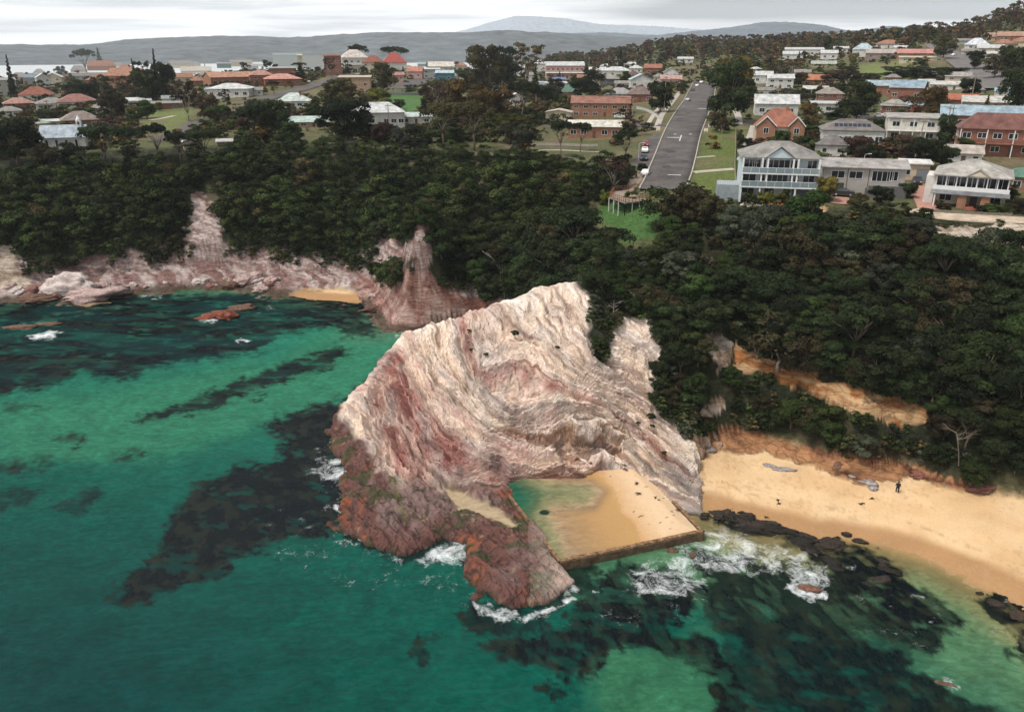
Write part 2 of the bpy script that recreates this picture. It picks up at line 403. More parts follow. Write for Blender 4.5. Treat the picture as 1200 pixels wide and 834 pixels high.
# rock
sdp = Zt*1.15+X*.28*(U < 640)+nA*.9
strat = vn(X*.12, sdp*1.3, 51)*.55+vn(X*.4+Y*.2, sdp*3.6, 53)*.45
pink = mixn(np.broadcast_to(col(.24, .14, .12), X.shape+(3,)), col(.56, .46, .42), ss(.3, .75, strat))
orange = mixn(np.broadcast_to(col(.36, .14, .045), X.shape+(3,)), col(.56, .36, .19), ss(.3, .65, strat))
ltan = mixn(np.broadcast_to(col(.28, .19, .13), X.shape+(3,)), col(.58, .48, .38), ss(.3, .65, strat))
redor = mixn(np.broadcast_to(col(.13, .05, .03), X.shape+(3,)), col(.46, .23, .11), ss(.35, .7, strat))
redr = mixn(np.broadcast_to(col(.20, .085, .065), X.shape+(3,)), col(.47, .32, .27), ss(.3, .8, strat*.6+.4*vn(X/1.7, Y/1.7, 57)))
ROCKS = [(pink, [(-300, 300), (0, 296), (30, 305), (60, 312), (100, 300), (130, 318), (200, 316), (222, 305), (232, 285), (212, 280), (226, 262), (224, 238), (228, 224), (242, 224), (246, 244), (262, 272), (256, 300), (288, 303), (318, 300), (318, 318), (350, 318), (430, 326), (440, 350), (300, 360), (-300, 375)]),
         (ltan, [(-300, 280), (0, 282), (22, 300), (24, 318), (40, 335), (30, 352), (-300, 372)]),
         (pink, [(432, 268), (448, 280), (452, 268), (462, 272), (478, 285), (490, 255), (498, 256), (500, 280), (514, 286), (508, 300), (500, 330), (486, 335), (486, 306), (450, 300), (462, 318), (450, 320), (434, 300), (428, 285)]),
         (redr, [(380, 336), (430, 328), (470, 318), (500, 322), (540, 345), (580, 352), (620, 352), (600, 385), (440, 392), (430, 358)]),
         (orange, [(858, 400), (870, 408), (905, 425), (958, 438), (966, 450), (982, 444), (1010, 456), (1060, 468), (1091, 478), (1090, 502), (1035, 492), (982, 478), (950, 458), (900, 440), (858, 436)]),
         (ltan, [(826, 390), (850, 388), (856, 410), (846, 440), (834, 438), (836, 420), (826, 405)]), (ltan, [(828, 466), (846, 464), (848, 482), (830, 484)]),
         (redor, [(800, 505), (830, 512), (850, 500), (870, 503), (915, 515), (970, 530), (1030, 535), (1080, 545), (1110, 560), (1140, 562), (1140, 575), (1060, 560), (1010, 570), (970, 555), (900, 530), (800, 535)]),
         (ltan, [(670, 310), (690, 305), (688, 340), (665, 345)]),
         (ltan, [(1090, 270), (1200, 262), (1210, 300), (1150, 290), (1120, 300), (1095, 290)]), (orange, [(900, 236), (965, 244), (962, 256), (900, 250)])]
rockf = np.zeros(X.shape)
near = (RR < 260)
for rc, pts in ROCKS:
    z_ = zone(pts, .8, 7)*near*(D > -4); C = np.where((z_ > 0)[..., None], mixn(C, rc*(1+.25*nB)[..., None], z_), C); rockf = np.maximum(rockf, z_)
shore_rock = ss(-30, -12, D)*ss(4, 2, D)*near*(U < 640)*(1-zone([(344, 343), (385, 338), (430, 344), (438, 358), (328, 357)], 3, 5)*1.)
C = mixn(C, pink*(1+.2*nB)[..., None], shore_rock*(1-rockf)); rockf = np.maximum(rockf, shore_rock)
# tide stain low on rock
wet = rockf*ss(1.0, .1, Zt); C = mixn(C, col(.07, .05, .03), wet*.85)
# sand
beachf = ss(.6, -.4, D+nB*.6)*near*(1-rockf)
dry = mixn(np.broadcast_to(col(.58, .375, .195), X.shape+(3,)), col(.66, .455, .26), ss(-.4, .4, nA))*(1+.05*nB)[..., None]
wets = mixn(np.broadcast_to(col(.38, .215, .10), X.shape+(3,)), col(.28, .19, .09), ss(.5, -1.5, Wd))
sand = mixn(dry, wets, ss(4.8, 2.6, Wd+nA*.8+fbm(X/12, Y/12, 2, 77)*1.2))
# drift weed specks and tracks on the dry sand
wr_ = ss(.45, 0, np.abs(Wd-6.0+nA*1.6+fbm(X/12, Y/12, 2, 77)*1.2))*ss(-.05, .35, fbm(X/.8, Y/.8, 3, 95)); sand = mixn(sand, col(.30, .19, .10), wr_*.55)
foot = ss(.58, .75, fbm(X/.45, Y/.45, 2, 97)*.5+.5)*ss(.2, .5, fbm(X/7, Y/3, 3, 98)*.5+.5); sand = mixn(sand, col(.40, .26, .14), foot*.45)
sand = sand*(1+.09*fbm(X/4, Y/2, 4, 99))[..., None]
sand = mixn(sand, col(.10, .06, .035), ss(.62, .7, fbm(X/.5, Y/.25, 3, 91))*ss(2.5, 4, Wd)*.8*ss(.1, .4, fbm(X/8, Y/8, 2, 92)))
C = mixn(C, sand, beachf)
_sw = sdp*1.0-np.floor(sdp); Zt = Zt+rockf*(Zt > .3)*(np.where(_sw < .75, _sw/.75, (1-_sw)/.25)-.5)*.3
Zt = Zt+rockf*(ridged(X/3, Y/3, 4, 61)-.5)*1.2*(Zt > -.5)+rockf*(vn(X/.9, Y/.9, 3)-.5)*.25
Zt = Zt+beachf*(nB*.03)
shp = Zt.shape
ground_obj = npmesh('ground', np.stack([X.ravel(), Y.ravel(), Zt.ravel()], -1), gridfaces(*shp)[:, ::-1], None, True,
                    {'col': ('FLOAT_COLOR', C.reshape(-1, 3)), 'rock': ('FLOAT', rockf.ravel()), 'sand': ('FLOAT', beachf.ravel())})
tag(ground_obj, kind='structure')
m, nt, b = newmat('land'); L = nt.links
a = N(nt, 'ShaderNodeAttribute'); a.attribute_name = 'col'; ar = N(nt, 'ShaderNodeAttribute'); ar.attribute_name = 'rock'; asd = N(nt, 'ShaderNodeAttribute'); asd.attribute_name = 'sand'
g = N(nt, 'ShaderNodeNewGeometry').outputs['Position']
mp = N(nt, 'ShaderNodeMapping'); mp.inputs['Scale'].default_value = (1, 1, 2.6); L.new(g, mp.inputs[0])
n1 = noise(nt, 1.1, mp.outputs[0], 6, .7, .4); r1 = ramp(nt, n1.outputs[0], [(.32, .5), (.5, 1.), (.68, 1.35)])
nsn = noise(nt, 3.2, g, 6, .8); rs_ = ramp(nt, nsn.outputs[0], [(.32, .86), (.5, 1.0), (.7, 1.06)])
mpr = N(nt, 'ShaderNodeMapping'); mpr.inputs['Scale'].default_value = (.28, .28, 1.7); mpr.inputs['Rotation'].default_value = (.12, .22, 0); L.new(g, mpr.inputs[0])
nr = noise(nt, 1.25, mpr.outputs[0], 8, .74, .7); rr3 = ramp(nt, nr.outputs[0], [(.3, .35), (.44, .85), (.58, 1.1), (.72, 1.45)])
vo = N(nt, 'ShaderNodeTexVoronoi'); vo.feature = 'DISTANCE_TO_EDGE'; vo.inputs['Scale'].default_value = .9; L.new(mpr.outputs[0], vo.inputs['Vector']); rv = ramp(nt, vo.outputs['Distance'], [(.0, .45), (.07, 1.)])
mod = mixc(nt, r1.outputs[0], mixc(nt, rr3.outputs[0], rv.outputs[0], .8, 'MULTIPLY'), ar.outputs['Fac'])
mod = mixc(nt, mod, rs_.outputs[0], asd.outputs['Fac'])
c = mixc(nt, a.outputs['Color'], mod, 1., 'MULTIPLY'); L.new(c, b.inputs['Base Color']); b.inputs['Roughness'].default_value = .9; b.inputs['Specular IOR Level'].default_value = .15
bh = math_(nt, 'MULTIPLY', math_(nt, 'ADD', n1.outputs[0], math_(nt, 'MULTIPLY', nr.outputs[0], ar.outputs['Fac'])), math_(nt, 'SUBTRACT', 1.10, asd.outputs['Fac']))
bump(nt, b, bh, .8, .6)
ground_obj.data.materials.append(m)
del A, R, HL

# ================================================================ headland of folded rock
def zc(X_, Y_): return 430+X_/3.0, 340+Y_/3.0
FOLD = {0.3: [(10, 420), (60, 520), (90, 640), (200, 760), (330, 790)],
        1: [(30, 330), (60, 480), (110, 600), (200, 690), (300, 720), (420, 715), (540, 770)],
        2: [(55, 290), (110, 400), (170, 520), (260, 600), (360, 650), (430, 672), (520, 668), (680, 672)],
        3: [(90, 240), (140, 340), (200, 420), (300, 520), (450, 590), (600, 640), (760, 660)],
        4: [(140, 160), (185, 290), (260, 380), (350, 450), (460, 520), (540, 545), (640, 570), (770, 612)],
        5: [(205, 130), (240, 250), (320, 345), (390, 420), (450, 480), (540, 492), (610, 502), (720, 465), (830, 460), (905, 520), (940, 620), (1050, 700), (1150, 745)],
        6: [(265, 110), (290, 230), (360, 330), (420, 395), (490, 440), (560, 455), (640, 440), (740, 425), (820, 425), (910, 480), (980, 570), (1060, 640), (1130, 700)],
        7: [(330, 100), (350, 200), (380, 290), (430, 320), (490, 275), (540, 245), (600, 262), (680, 320), (770, 375), (860, 410), (940, 470), (1040, 560), (1130, 640)],
        8: [(420, 80), (470, 160), (540, 190), (620, 220), (720, 300), (800, 350), (900, 400), (990, 470), (1100, 560)],
        9: [(540, 40), (600, 110), (680, 190), (760, 265), (830, 320), (920, 345), (1010, 420), (1100, 500)],
        10: [(640, 10), (690, 80), (750, 150), (810, 240), (880, 270), (960, 320), (1060, 410)],
        11: [(720, 10), (770, 90), (840, 170), (920, 210), (1010, 270)], 12: [(880, 100), (960, 150), (1050, 220)]}
fp, fv = [], []
def hl_hit(u, v): return face_pt(u, v)[:2]
for s_, pts in FOLD.items():
    for p in pts: fp.append(hl_hit(*zc(*p))); fv.append(s_)
SF = RBF(fp, fv, .4)
gx = np.arange(-38, 36, .15); gy = np.arange(66, 150, .15)
X, Y = np.meshgrid(gx, gy)
o0 = pdist(X, Y, HOUT)
Zr = headland(X, Y); Zg = hill(X, Y)
keep = (o0 > -4.5) & (Zr > Zg-2.5) & (Zr > -1.8)
cave = cave_mask(X, Y)*ss(.2, 1, Zr)
Zc = np.where(cave > 0, Zr-cave*np.clip(Zr*.5, 0, 4.0), Zr)
S = SF(X, Y)+fbm(X/4, Y/4, 3, 81)*.22+fbm(X/1.3, Y/1.3, 3, 83)*.07
plat = ss(2.6, 1.5, Zr+fbm(X/3, Y/3, 3, 84)*.5)*ss(15, -1, X)*ss(1.9, .9, S+0*X)                      # low wave-cut platform in the west
plat = np.maximum(plat, ss(1.9, 1.3, Zr)*(o0 > -5)*(X < 2)*ss(2.2, 1.2, S))
hi = 1-plat
# beds stand out and recede
bed = np.zeros(X.shape)
for k, (fq, am) in enumerate(((.9, 1.9), (2.1, 1.05), (4.7, .42), (11., .12))):
    ph = S*fq+fbm(X/(5/fq), Y/(5/fq), 3, 100+k)*.5
    fr = ph-np.floor(ph); saw = np.where(fr < .86, (fr/.86)**1.3, (1-fr)/.14)
    bed += am*(saw-.5)*(.45+.9*vn(X/(4/fq**.5), Y/(4/fq**.5), 110+k))
rough = (ridged(X/3.4, Y/3.4, 3, 121)-.5)*.8+(ridged(X/.9, Y/.9, 2, 123)-.5)*.10
tn_ = fbm(S*1.6+X*.05, X/4.5+Zr/6, 4, 137)*.5+.5; tn2 = fbm(S*4+X*.1, X/1.8+Zr/2.5, 3, 139)*.5+.5
rough = rough+(np.floor(tn_*8)/8-.5)*1.15+(np.floor(tn2*7)/7-.5)*.38
crk = ss(.80, .93, ridged(X/1.8+S*.25, Y/5+S, 3, 125))*-.4*ss(.2, .6, vn(X/5, Y/5, 127))
gzy, gzx = np.gradient(Zc, .15)
gm = ss(1.5, 4, np.hypot(gzx, gzy)); nl = np.sqrt(gzx**2+gzy**2+1)
nx, ny, nz = -gzx/nl, -gzy/nl, 1/nl
_cx = [face_pt(c[0], c[3]) for c in FACE]; crest = .30+.70*ss(-.5, 6, np.interp(X, [q[0] for q in _cx], [q[1] for q in _cx])-Y)
disp = hi*(bed*1.0+rough*.55+crk)*ss(.2, 2.5, Zr)*crest+plat*((ridged((X*.8+Y*.6)/2.2, (Y*.8-X*.6)/6.5, 5, 131)-.6)*1.9+(ridged((X*.8+Y*.6)/.6, (Y*.8-X*.6)/1.8, 4, 133)-.5)*.6+(ridged(X/1.2, Y/1.2, 3, 135)-.5)*.5)*ss(-3, .5, o0)
tn = ss(-.05, .25, 0*X)
Xd = X+nx*disp*.9; Yd = Y+ny*disp*.9; Zd = Zc+nz*disp
# undercut lip above the back of the pool
lip = ss(5.2, 2.8, Zr)*ss(.6, 1.8, Zr)*ss(585, 600, proj(X, Y, Zr)[0])*ss(705, 690, proj(X, Y, Zr)[0]); Yd = Yd-lip*1.1
# colours of the beds
pn0 = fbm(X/1.5, Y/1.5, 3, 170)
t1 = S*1.9+fbm(X/2.2, Y/2.2, 3, 141)*.35
band = vn(t1*3.1, X*.10, 143); band2 = vn(t1*9, Y*.12, 144); band3 = vn(S*40, X*.3, 145)
base = mixn(np.broadcast_to(col(.80, .72, .61), X.shape+(3,)), col(.52, .43, .37), ss(.5, .8, band))
base = mixn(base, col(.60, .47, .42), ss(.05, .5, fbm(X/6, Y/6+S*.3, 3, 146))*.7)
base = mixn(base, col(.82, .77, .71), ss(.55, .8, band2)*.9)
base = mixn(base, col(.30, .20, .17), ss(.72, .9, band3)*.55)
base = mixn(base, col(.62, .50, .36), ss(.2, .55, fbm(X/5, Y/5, 3, 147))*ss(4, 6, S)*.32)       # ochre in the upper beds
pk = np.exp(-((S-2.45)/.85)**2)*1.25+np.exp(-((S-6.95)/.25)**2)*.95+np.exp(-((S-.9)/.6)**2)*.9+np.exp(-((S-4.05)/.16)**2)*.5+np.exp(-((S-7.7)/.4)**2)*.35*ss(650, 560, proj(X, Y, Zr)[0])+np.exp(-((S-8.6)/.35)**2)*.25*ss(0, .4, fbm(X/6, Y/6, 2, 149))
pkc = mixn(np.broadcast_to(col(.25, .085, .075), X.shape+(3,)), col(.50, .29, .25), ss(.35, .75, band2*.6+band*.4))
base = mixn(base, pkc, np.clip(pk*(.45+.8*vn(X/2, Y/2, 150)), 0, 1)*.92)
for s0_, w_, c_ in ((3.02, .05, (.16, .07, .055)), (4.42, .05, (.17, .10, .08)), (6.28, .045, (.20, .12, .10)), (7.18, .05, (.20, .09, .08)), (1.55, .06, (.12, .06, .05)), (8.35, .05, (.22, .15, .12)), (9.3, .04, (.24, .16, .12)), (5.45, .05, (.2, .13, .1))):  # thin brown seams along the beds, painted in for the shade of the creases
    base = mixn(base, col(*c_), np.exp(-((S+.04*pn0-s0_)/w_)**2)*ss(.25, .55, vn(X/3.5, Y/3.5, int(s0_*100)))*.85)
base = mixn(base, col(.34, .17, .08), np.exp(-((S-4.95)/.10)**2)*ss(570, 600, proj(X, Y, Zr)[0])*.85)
swirl = np.exp(-((S-5.9)/.7)**2)*ss(560, 600, proj(X, Y, Zr)[0])*ss(690, 640, proj(X, Y, Zr)[0]); base = mixn(base, col(.36, .35, .33), swirl*ss(.3, .6, vn(X*1.6, S*14, 151))*.7)
base = mixn(base, col(.33, .20, .13), cave*ss(.25, .6, vn(X*1.2, Y*3, 152))*.75)
stain = ss(.62, .8, fbm(X/.8, (Zr+Y)/5, 3, 153)*.5+.5); base = mixn(base, col(.26, .22, .20), stain*.4)
grey_toe = ss(725, 745, proj(X, Y, Zr)[0])*ss(4.2, 2.6, Zr)*(S > 4.4); base = mixn(base, col(.27, .25, .235), grey_toe*ss(.3, .65, band2)*.9)
pn, pn2 = fbm(X/4, Y/4, 4, 161), fbm(X/1.1, Y/1.1, 4, 163)
pc = mixn(np.broadcast_to(col(.135, .062, .05), X.shape+(3,)), col(.24, .075, .035), ss(.1, .6, pn+pn2*.8+ss(2.5, .3, o0)*.35-.3))
pc = mixn(pc, col(.21, .145, .13), np.maximum(ss(.0, .4, -pn)*.8, ss(-.2, .2, pdist(X, Y, wpoly([(455, 520), (500, 560), (560, 590), (560, 640), (500, 630), (470, 600), (440, 540)], 1.5))/3+pn*.5)*.7)*ss(1, 4, o0))
pc = mixn(pc, col(.055, .06, .025), ss(.15, .4, fbm(X/3+9, Y/2, 4, 165))*.9)
pc = mixn(pc, col(.28, .20, .12), ss(.38, .5, fbm(X/1.4+5, Y/1.4, 4, 167))*.6)
pc = mixn(pc, col(.05, .03, .025), ss(.72, .85, ridged(X/1.7, Y/1.7, 4, 169))*.7)
pud = ss(-.3, .6, pdist(X, Y, wpoly([(515, 570), (540, 575), (575, 590), (612, 612), (600, 617), (560, 603), (535, 598)], 1.2))+pn2*.5)
pc = mixn(pc, col(.42, .32, .20), pud); plat = np.maximum(plat, pud); Zd = np.where(pud > .05, Zd*(1-pud)+(1.0-.0*Y)*pud, Zd)
grn = ss(-.2, .4, pdist(X, Y, wpoly([(448, 530), (458, 545), (470, 580), (480, 612), (470, 605), (458, 575)], 1.3))+pn2*.5); pc = mixn(pc, col(.10, .10, .03), grn*.7)
base = mixn(base, base.mean(-1, keepdims=True)*np.array([.80, .77, .75]), ss(-.1, .45, fbm(X/3.5+S, Y/5, 4, 172))*.45)*np.array([1.06, .965, .915]); colr = mixn(base, pc, plat)*(1+.12*pn2)[..., None]
low = ss(.5, -.1, Zd); colr = mixn(colr, col(.05, .035, .02), low*.85)
soilm = ss(-.3, .9, pdist(X, Y, [face_pt(u, v)[:2] for u, v in ((672, 332), (690, 350), (688, 392), (700, 430), (712, 425), (728, 368), (760, 372), (775, 392), (778, 430), (762, 455), (772, 490), (800, 505))]+[(27, 101), (40, 110), (30, 130), (12, 134)])+pn2*.6)
colr = mixn(colr, col(.025, .03, .014), soilm)
uH, vH = proj(X, Y, Zd); uH = uH+fbm(X/1.5, Y/1.5, 3, 181)*9; vH = vH+fbm(X/1.5, Y/1.5, 3, 183)*9
for pts in ([(824, 388), (852, 386), (858, 412), (848, 444), (832, 442)], [(826, 462), (848, 460), (850, 488), (828, 488)], [(800, 505), (838, 510), (836, 532), (800, 532)]):
    colr = mixn(colr, mixn(np.broadcast_to(col(.55, .44, .34), X.shape+(3,)), col(.36, .22, .15), ss(.3, .7, band2)), soilm*ss(-1.5, 1.5, pdist(uH, vH, pts)))
fm = keep[:-1, :-1] & keep[1:, :-1] & keep[:-1, 1:] & keep[1:, 1:]
F_ = gridfaces(*X.shape, mask=fm); used = np.unique(F_); remap = np.full(X.size, -1); remap[used] = np.arange(len(used))
VV = np.stack([Xd.ravel(), Yd.ravel(), Zd.ravel()], -1)[used]
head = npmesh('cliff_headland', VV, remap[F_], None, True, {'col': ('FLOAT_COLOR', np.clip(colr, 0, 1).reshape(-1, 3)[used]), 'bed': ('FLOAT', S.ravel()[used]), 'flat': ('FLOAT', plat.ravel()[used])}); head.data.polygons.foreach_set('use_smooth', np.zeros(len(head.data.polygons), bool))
tag(head, kind='structure')
m, nt, b = newmat('folded_rock'); L = nt.links
a = N(nt, 'ShaderNodeAttribute'); a.attribute_name = 'col'; ab = N(nt, 'ShaderNodeAttribute'); ab.attribute_name = 'bed'; af = N(nt, 'ShaderNodeAttribute'); af.attribute_name = 'flat'
g = N(nt, 'ShaderNodeNewGeometry').outputs['Position']; sp_ = N(nt, 'ShaderNodeSeparateXYZ'); L.new(g, sp_.inputs[0])
cm = N(nt, 'ShaderNodeCombineXYZ'); L.new(math_(nt, 'MULTIPLY', ab.outputs['Fac'], 13.), cm.inputs[0]); L.new(math_(nt, 'MULTIPLY', sp_.outputs[0], .28), cm.inputs[1]); L.new(math_(nt, 'MULTIPLY', sp_.outputs[2], .45), cm.inputs[2])
n1 = noise(nt, 1.0, cm.outputs[0], 8, .72, .6); r1 = ramp(nt, n1.outputs[0], [(.3, .58), (.42, .97), (.6, 1.12), (.75, 1.22)])
n2 = noise(nt, 1.4, g, 8, .75, .3); r2 = ramp(nt, n2.outputs[0], [(.3, .78), (.5, 1.03), (.7, 1.15)])
mod = mixc(nt, r1.outputs[0], (1, 1, 1), af.outputs['Fac'])
c = mixc(nt, a.outputs['Color'], mod, 1., 'MULTIPLY'); c = mixc(nt, c, r2.outputs[0], .9, 'MULTIPLY')
b.inputs['Roughness'].default_value = .82; b.inputs['Specular IOR Level'].default_value = .25
cv_ = N(nt, 'ShaderNodeCombineXYZ'); wv_ = math_(nt, 'MULTIPLY', n2.outputs[0], .6)
L.new(math_(nt, 'ADD', math_(nt, 'MULTIPLY', ab.outputs['Fac'], 4.5), wv_), cv_.inputs[0]); L.new(math_(nt, 'ADD', math_(nt, 'MULTIPLY', sp_.outputs[0], .22), wv_), cv_.inputs[1]); L.new(math_(nt, 'MULTIPLY', sp_.outputs[2], .22), cv_.inputs[2])
v1 = N(nt, 'ShaderNodeTexVoronoi'); v1.feature = 'DISTANCE_TO_EDGE'; v1.inputs['Scale'].default_value = 1.0; L.new(cv_.outputs[0], v1.inputs['Vector']); q1 = ramp(nt, v1.outputs['Distance'], [(.0, .72), (.035, 1.)])
v2 = N(nt, 'ShaderNodeTexVoronoi'); v2.feature = 'DISTANCE_TO_EDGE'; v2.inputs['Scale'].default_value = 2.7; L.new(cv_.outputs[0], v2.inputs['Vector']); q2 = ramp(nt, v2.outputs['Distance'], [(.0, .85), (.05, 1.)])
c = mixc(nt, c, q1.outputs[0], .75, 'MULTIPLY'); c = mixc(nt, c, q2.outputs[0], .7, 'MULTIPLY'); L.new(c, b.inputs['Base Color'])
hh = math_(nt, 'ADD', math_(nt, 'MULTIPLY', n1.outputs[0], math_(nt, 'SUBTRACT', 1.1, af.outputs['Fac'])), n2.outputs[0]); hh = math_(nt, 'ADD', hh, math_(nt, 'MULTIPLY', q1.outputs[0], .5)); bump(nt, b, hh, .75, .35)
head.data.materials.append(m)

# ================================================================ water
azs = np.linspace(radians(-50), radians(50), 760)
rs = np.concatenate([np.arange(40, 235, .33), np.geomspace(235, 1500, 120)[1:], np.geomspace(1500, 16200, 45)[1:]])
A, R = np.meshgrid(azs, rs); X, Y = R*np.sin(A), R*np.cos(A)
U, V = proj(X, Y, np.zeros_like(X))
wx, wy = fbm(X/7, Y/7, 4, 201), fbm(X/7, Y/7, 4, 203); fx_, fy_ = fbm(X/1.3, Y/1.3, 4, 205), fbm(X/1.3, Y/1.3, 4, 207)
sc_ = np.clip(95./np.maximum(R, 60), .3, 1.6)
f2x = fbm(X/.45, Y/.45, 3, 209)
Uw = U+(wx*20+fx_*15+f2x*6)*sc_; Vw = V+(wy*11+fy_*10+f2x*4)*sc_
KELP = [([(-900, 330), (450, 345), (470, 362), (425, 372), (398, 384), (350, 390), (320, 396), (300, 414), (262, 424), (205, 426), (150, 446), (100, 440), (60, 455), (0, 468), (-300, 520), (-900, 560)], 7, 1),
        ([(150, 492), (215, 470), (240, 455), (300, 440), (335, 420), (400, 404), (415, 410), (385, 428), (350, 440), (330, 455), (290, 465), (240, 482), (195, 492)], 5, .95),
        ([(390, 372), (430, 366), (450, 378), (430, 396), (405, 396), (400, 384)], 4, .85),
        ([(305, 498), (345, 482), (400, 466), (440, 440), (450, 452), (430, 480), (420, 500), (400, 530), (430, 560), (400, 600), (380, 632), (330, 634), (292, 656), (262, 680), (200, 690), (150, 712), (122, 706), (136, 690), (185, 650), (188, 605), (240, 568), (272, 545), (310, 540), (330, 520)], 8, 1),
        ([(60, 480), (20, 485), (0, 482), (20, 472)], 5, .6), ([(130, 540), (160, 525), (180, 532), (150, 545)], 5, .6), ([(60, 515), (95, 505), (100, 520), (70, 525)], 5, .6), ([(60, 600), (105, 570), (120, 575), (100, 605)], 6, .65),
        ([(-60, 545), (0, 540), (60, 530), (65, 545), (0, 560), (-60, 575)], 8, .6), ([(-60, 580), (0, 572), (50, 570), (30, 590), (-60, 610)], 8, .6),
        ([(522, 712), (550, 697), (600, 712), (640, 710), (650, 718), (622, 740), (580, 745), (545, 742)], 7, .85),
        ([(570, 752), (622, 738), (660, 735), (690, 688), (735, 652), (790, 668), (830, 700), (790, 740), (860, 772), (880, 812), (920, 834), (870, 850), (830, 800), (790, 775), (752, 752), (700, 788), (640, 790), (600, 775)], 8, 1),
        ([(632, 805), (655, 802), (665, 815), (650, 826), (635, 820)], 4, .9), ([(485, 748), (505, 745), (518, 775), (500, 785), (485, 770)], 5, .7),
        ([(805, 640), (860, 645), (900, 660), (960, 655), (1000, 690), (1030, 700), (1060, 735), (1140, 735), (1090, 770), (1060, 790), (1180, 840), (1160, 900), (960, 900), (900, 800), (850, 745), (820, 700)], 9, .95),
        ([(820, 700), (850, 700), (900, 745), (950, 780), (980, 834), (960, 900), (900, 840), (860, 790)], 9, .8),
        ([(815, 600), (860, 600), (935, 620), (1000, 636), (1045, 655), (1085, 685), (1125, 715), (1142, 738), (1110, 752), (1075, 750), (1020, 722), (985, 690), (940, 650), (880, 628)], 8, 1),
        ([(1148, 702), (1175, 698), (1215, 705), (1300, 740), (1300, 800), (1190, 765), (1172, 730)], 5, 1), ([(410, 560), (380, 560), (360, 600), (400, 625), (430, 640), (460, 660), (540, 650), (570, 715), (640, 725), (690, 690), (700, 660), (660, 640), (500, 600)], 7, .85)]
K = np.zeros(X.shape)
for pts, soft, am in KELP:
    K = np.maximum(K, am*ss(-soft*.6, soft*.9, pdist(Uw, Vw, pts)))
streak = fbm(X/1.1+Y*.3, Y/3.2-X*.15, 4, 211)
K = np.clip(K+K*(1-K)*streak*2.5-ss(.12, .45, streak)*.30*K*(V > 560)*(U > 560)-ss(.2, .5, fbm(X/2.4+Y*.2, Y/1.6, 4, 213))*.45*K, 0, 1)*(R < 330)
Wd = sdist(X, Y, SHORE)
HLw = np.where((np.abs(X) < 50) & (Y < 165), headland(X, Y), -9)
dd = np.maximum(0, -Wd)
open_ = ss(20, 70, dd)
deep = mixn(np.broadcast_to(col(.016, .140, .088), X.shape+(3,)), col(.001, .066, .046), ss(330, 700, V-(U-600)*.12+fbm(X/18, Y/18, 3, 221)*60)*(R < 230)+ss(200, 260, R))
deep = mixn(deep, col(.0005, .030, .028), ss(700, 60, U+ (834-V)*.4)*ss(480, 800, V)*.9)
deep = mixn(deep, col(.026, .148, .080), ss(-15, 15, pdist(Uw, Vw, [(400, 380), (470, 375), (460, 430), (420, 470), (330, 490), (180, 540), (0, 540), (0, 475), (170, 450), (330, 420)]))*.75*(R < 260))
deep = mixn(deep, col(.055, .17, .075), ss(-30, 30, pdist(Uw, Vw, [(700, 745), (800, 755), (860, 790), (900, 900), (760, 900), (690, 820)]))*.45)
shal = mixn(np.broadcast_to(col(.19, .17, .075), X.shape+(3,)), col(.07, .16, .08), ss(2.5, 12, dd+wx*4))
wc = mixn(shal, deep, ss(10, 26, dd+wx*8))
wc = np.where(((U < 640) | (R > 170))[..., None], mixn(mixn(np.broadcast_to(col(.09, .13, .06), X.shape+(3,)), col(.05, .15, .09), ss(1, 4, dd)), deep, ss(4, 14, dd)), wc)
kc = mixn(np.broadcast_to(col(.001, .003, .005), X.shape+(3,)), col(.012, .015, .010), ss(-.1, .6, fx_+streak*.5))
kc = mixn(kc, col(.0015, .022, .024), ss(420, 250, U)*ss(480, 400, V)*ss(-.35, .35, fbm(X/9, Y/4, 4, 225))*.9)
K = np.where((U < 420) & (V < 480), K*(1-.30*ss(.0, .4, fbm(X/7, Y/2.6, 4, 227))), K)
wc = mixn(wc, kc, K)
wc = np.where((R > 600)[..., None], col(.50, .52, .53), wc)  # distant bay: pale glare of the sky painted into the water colour
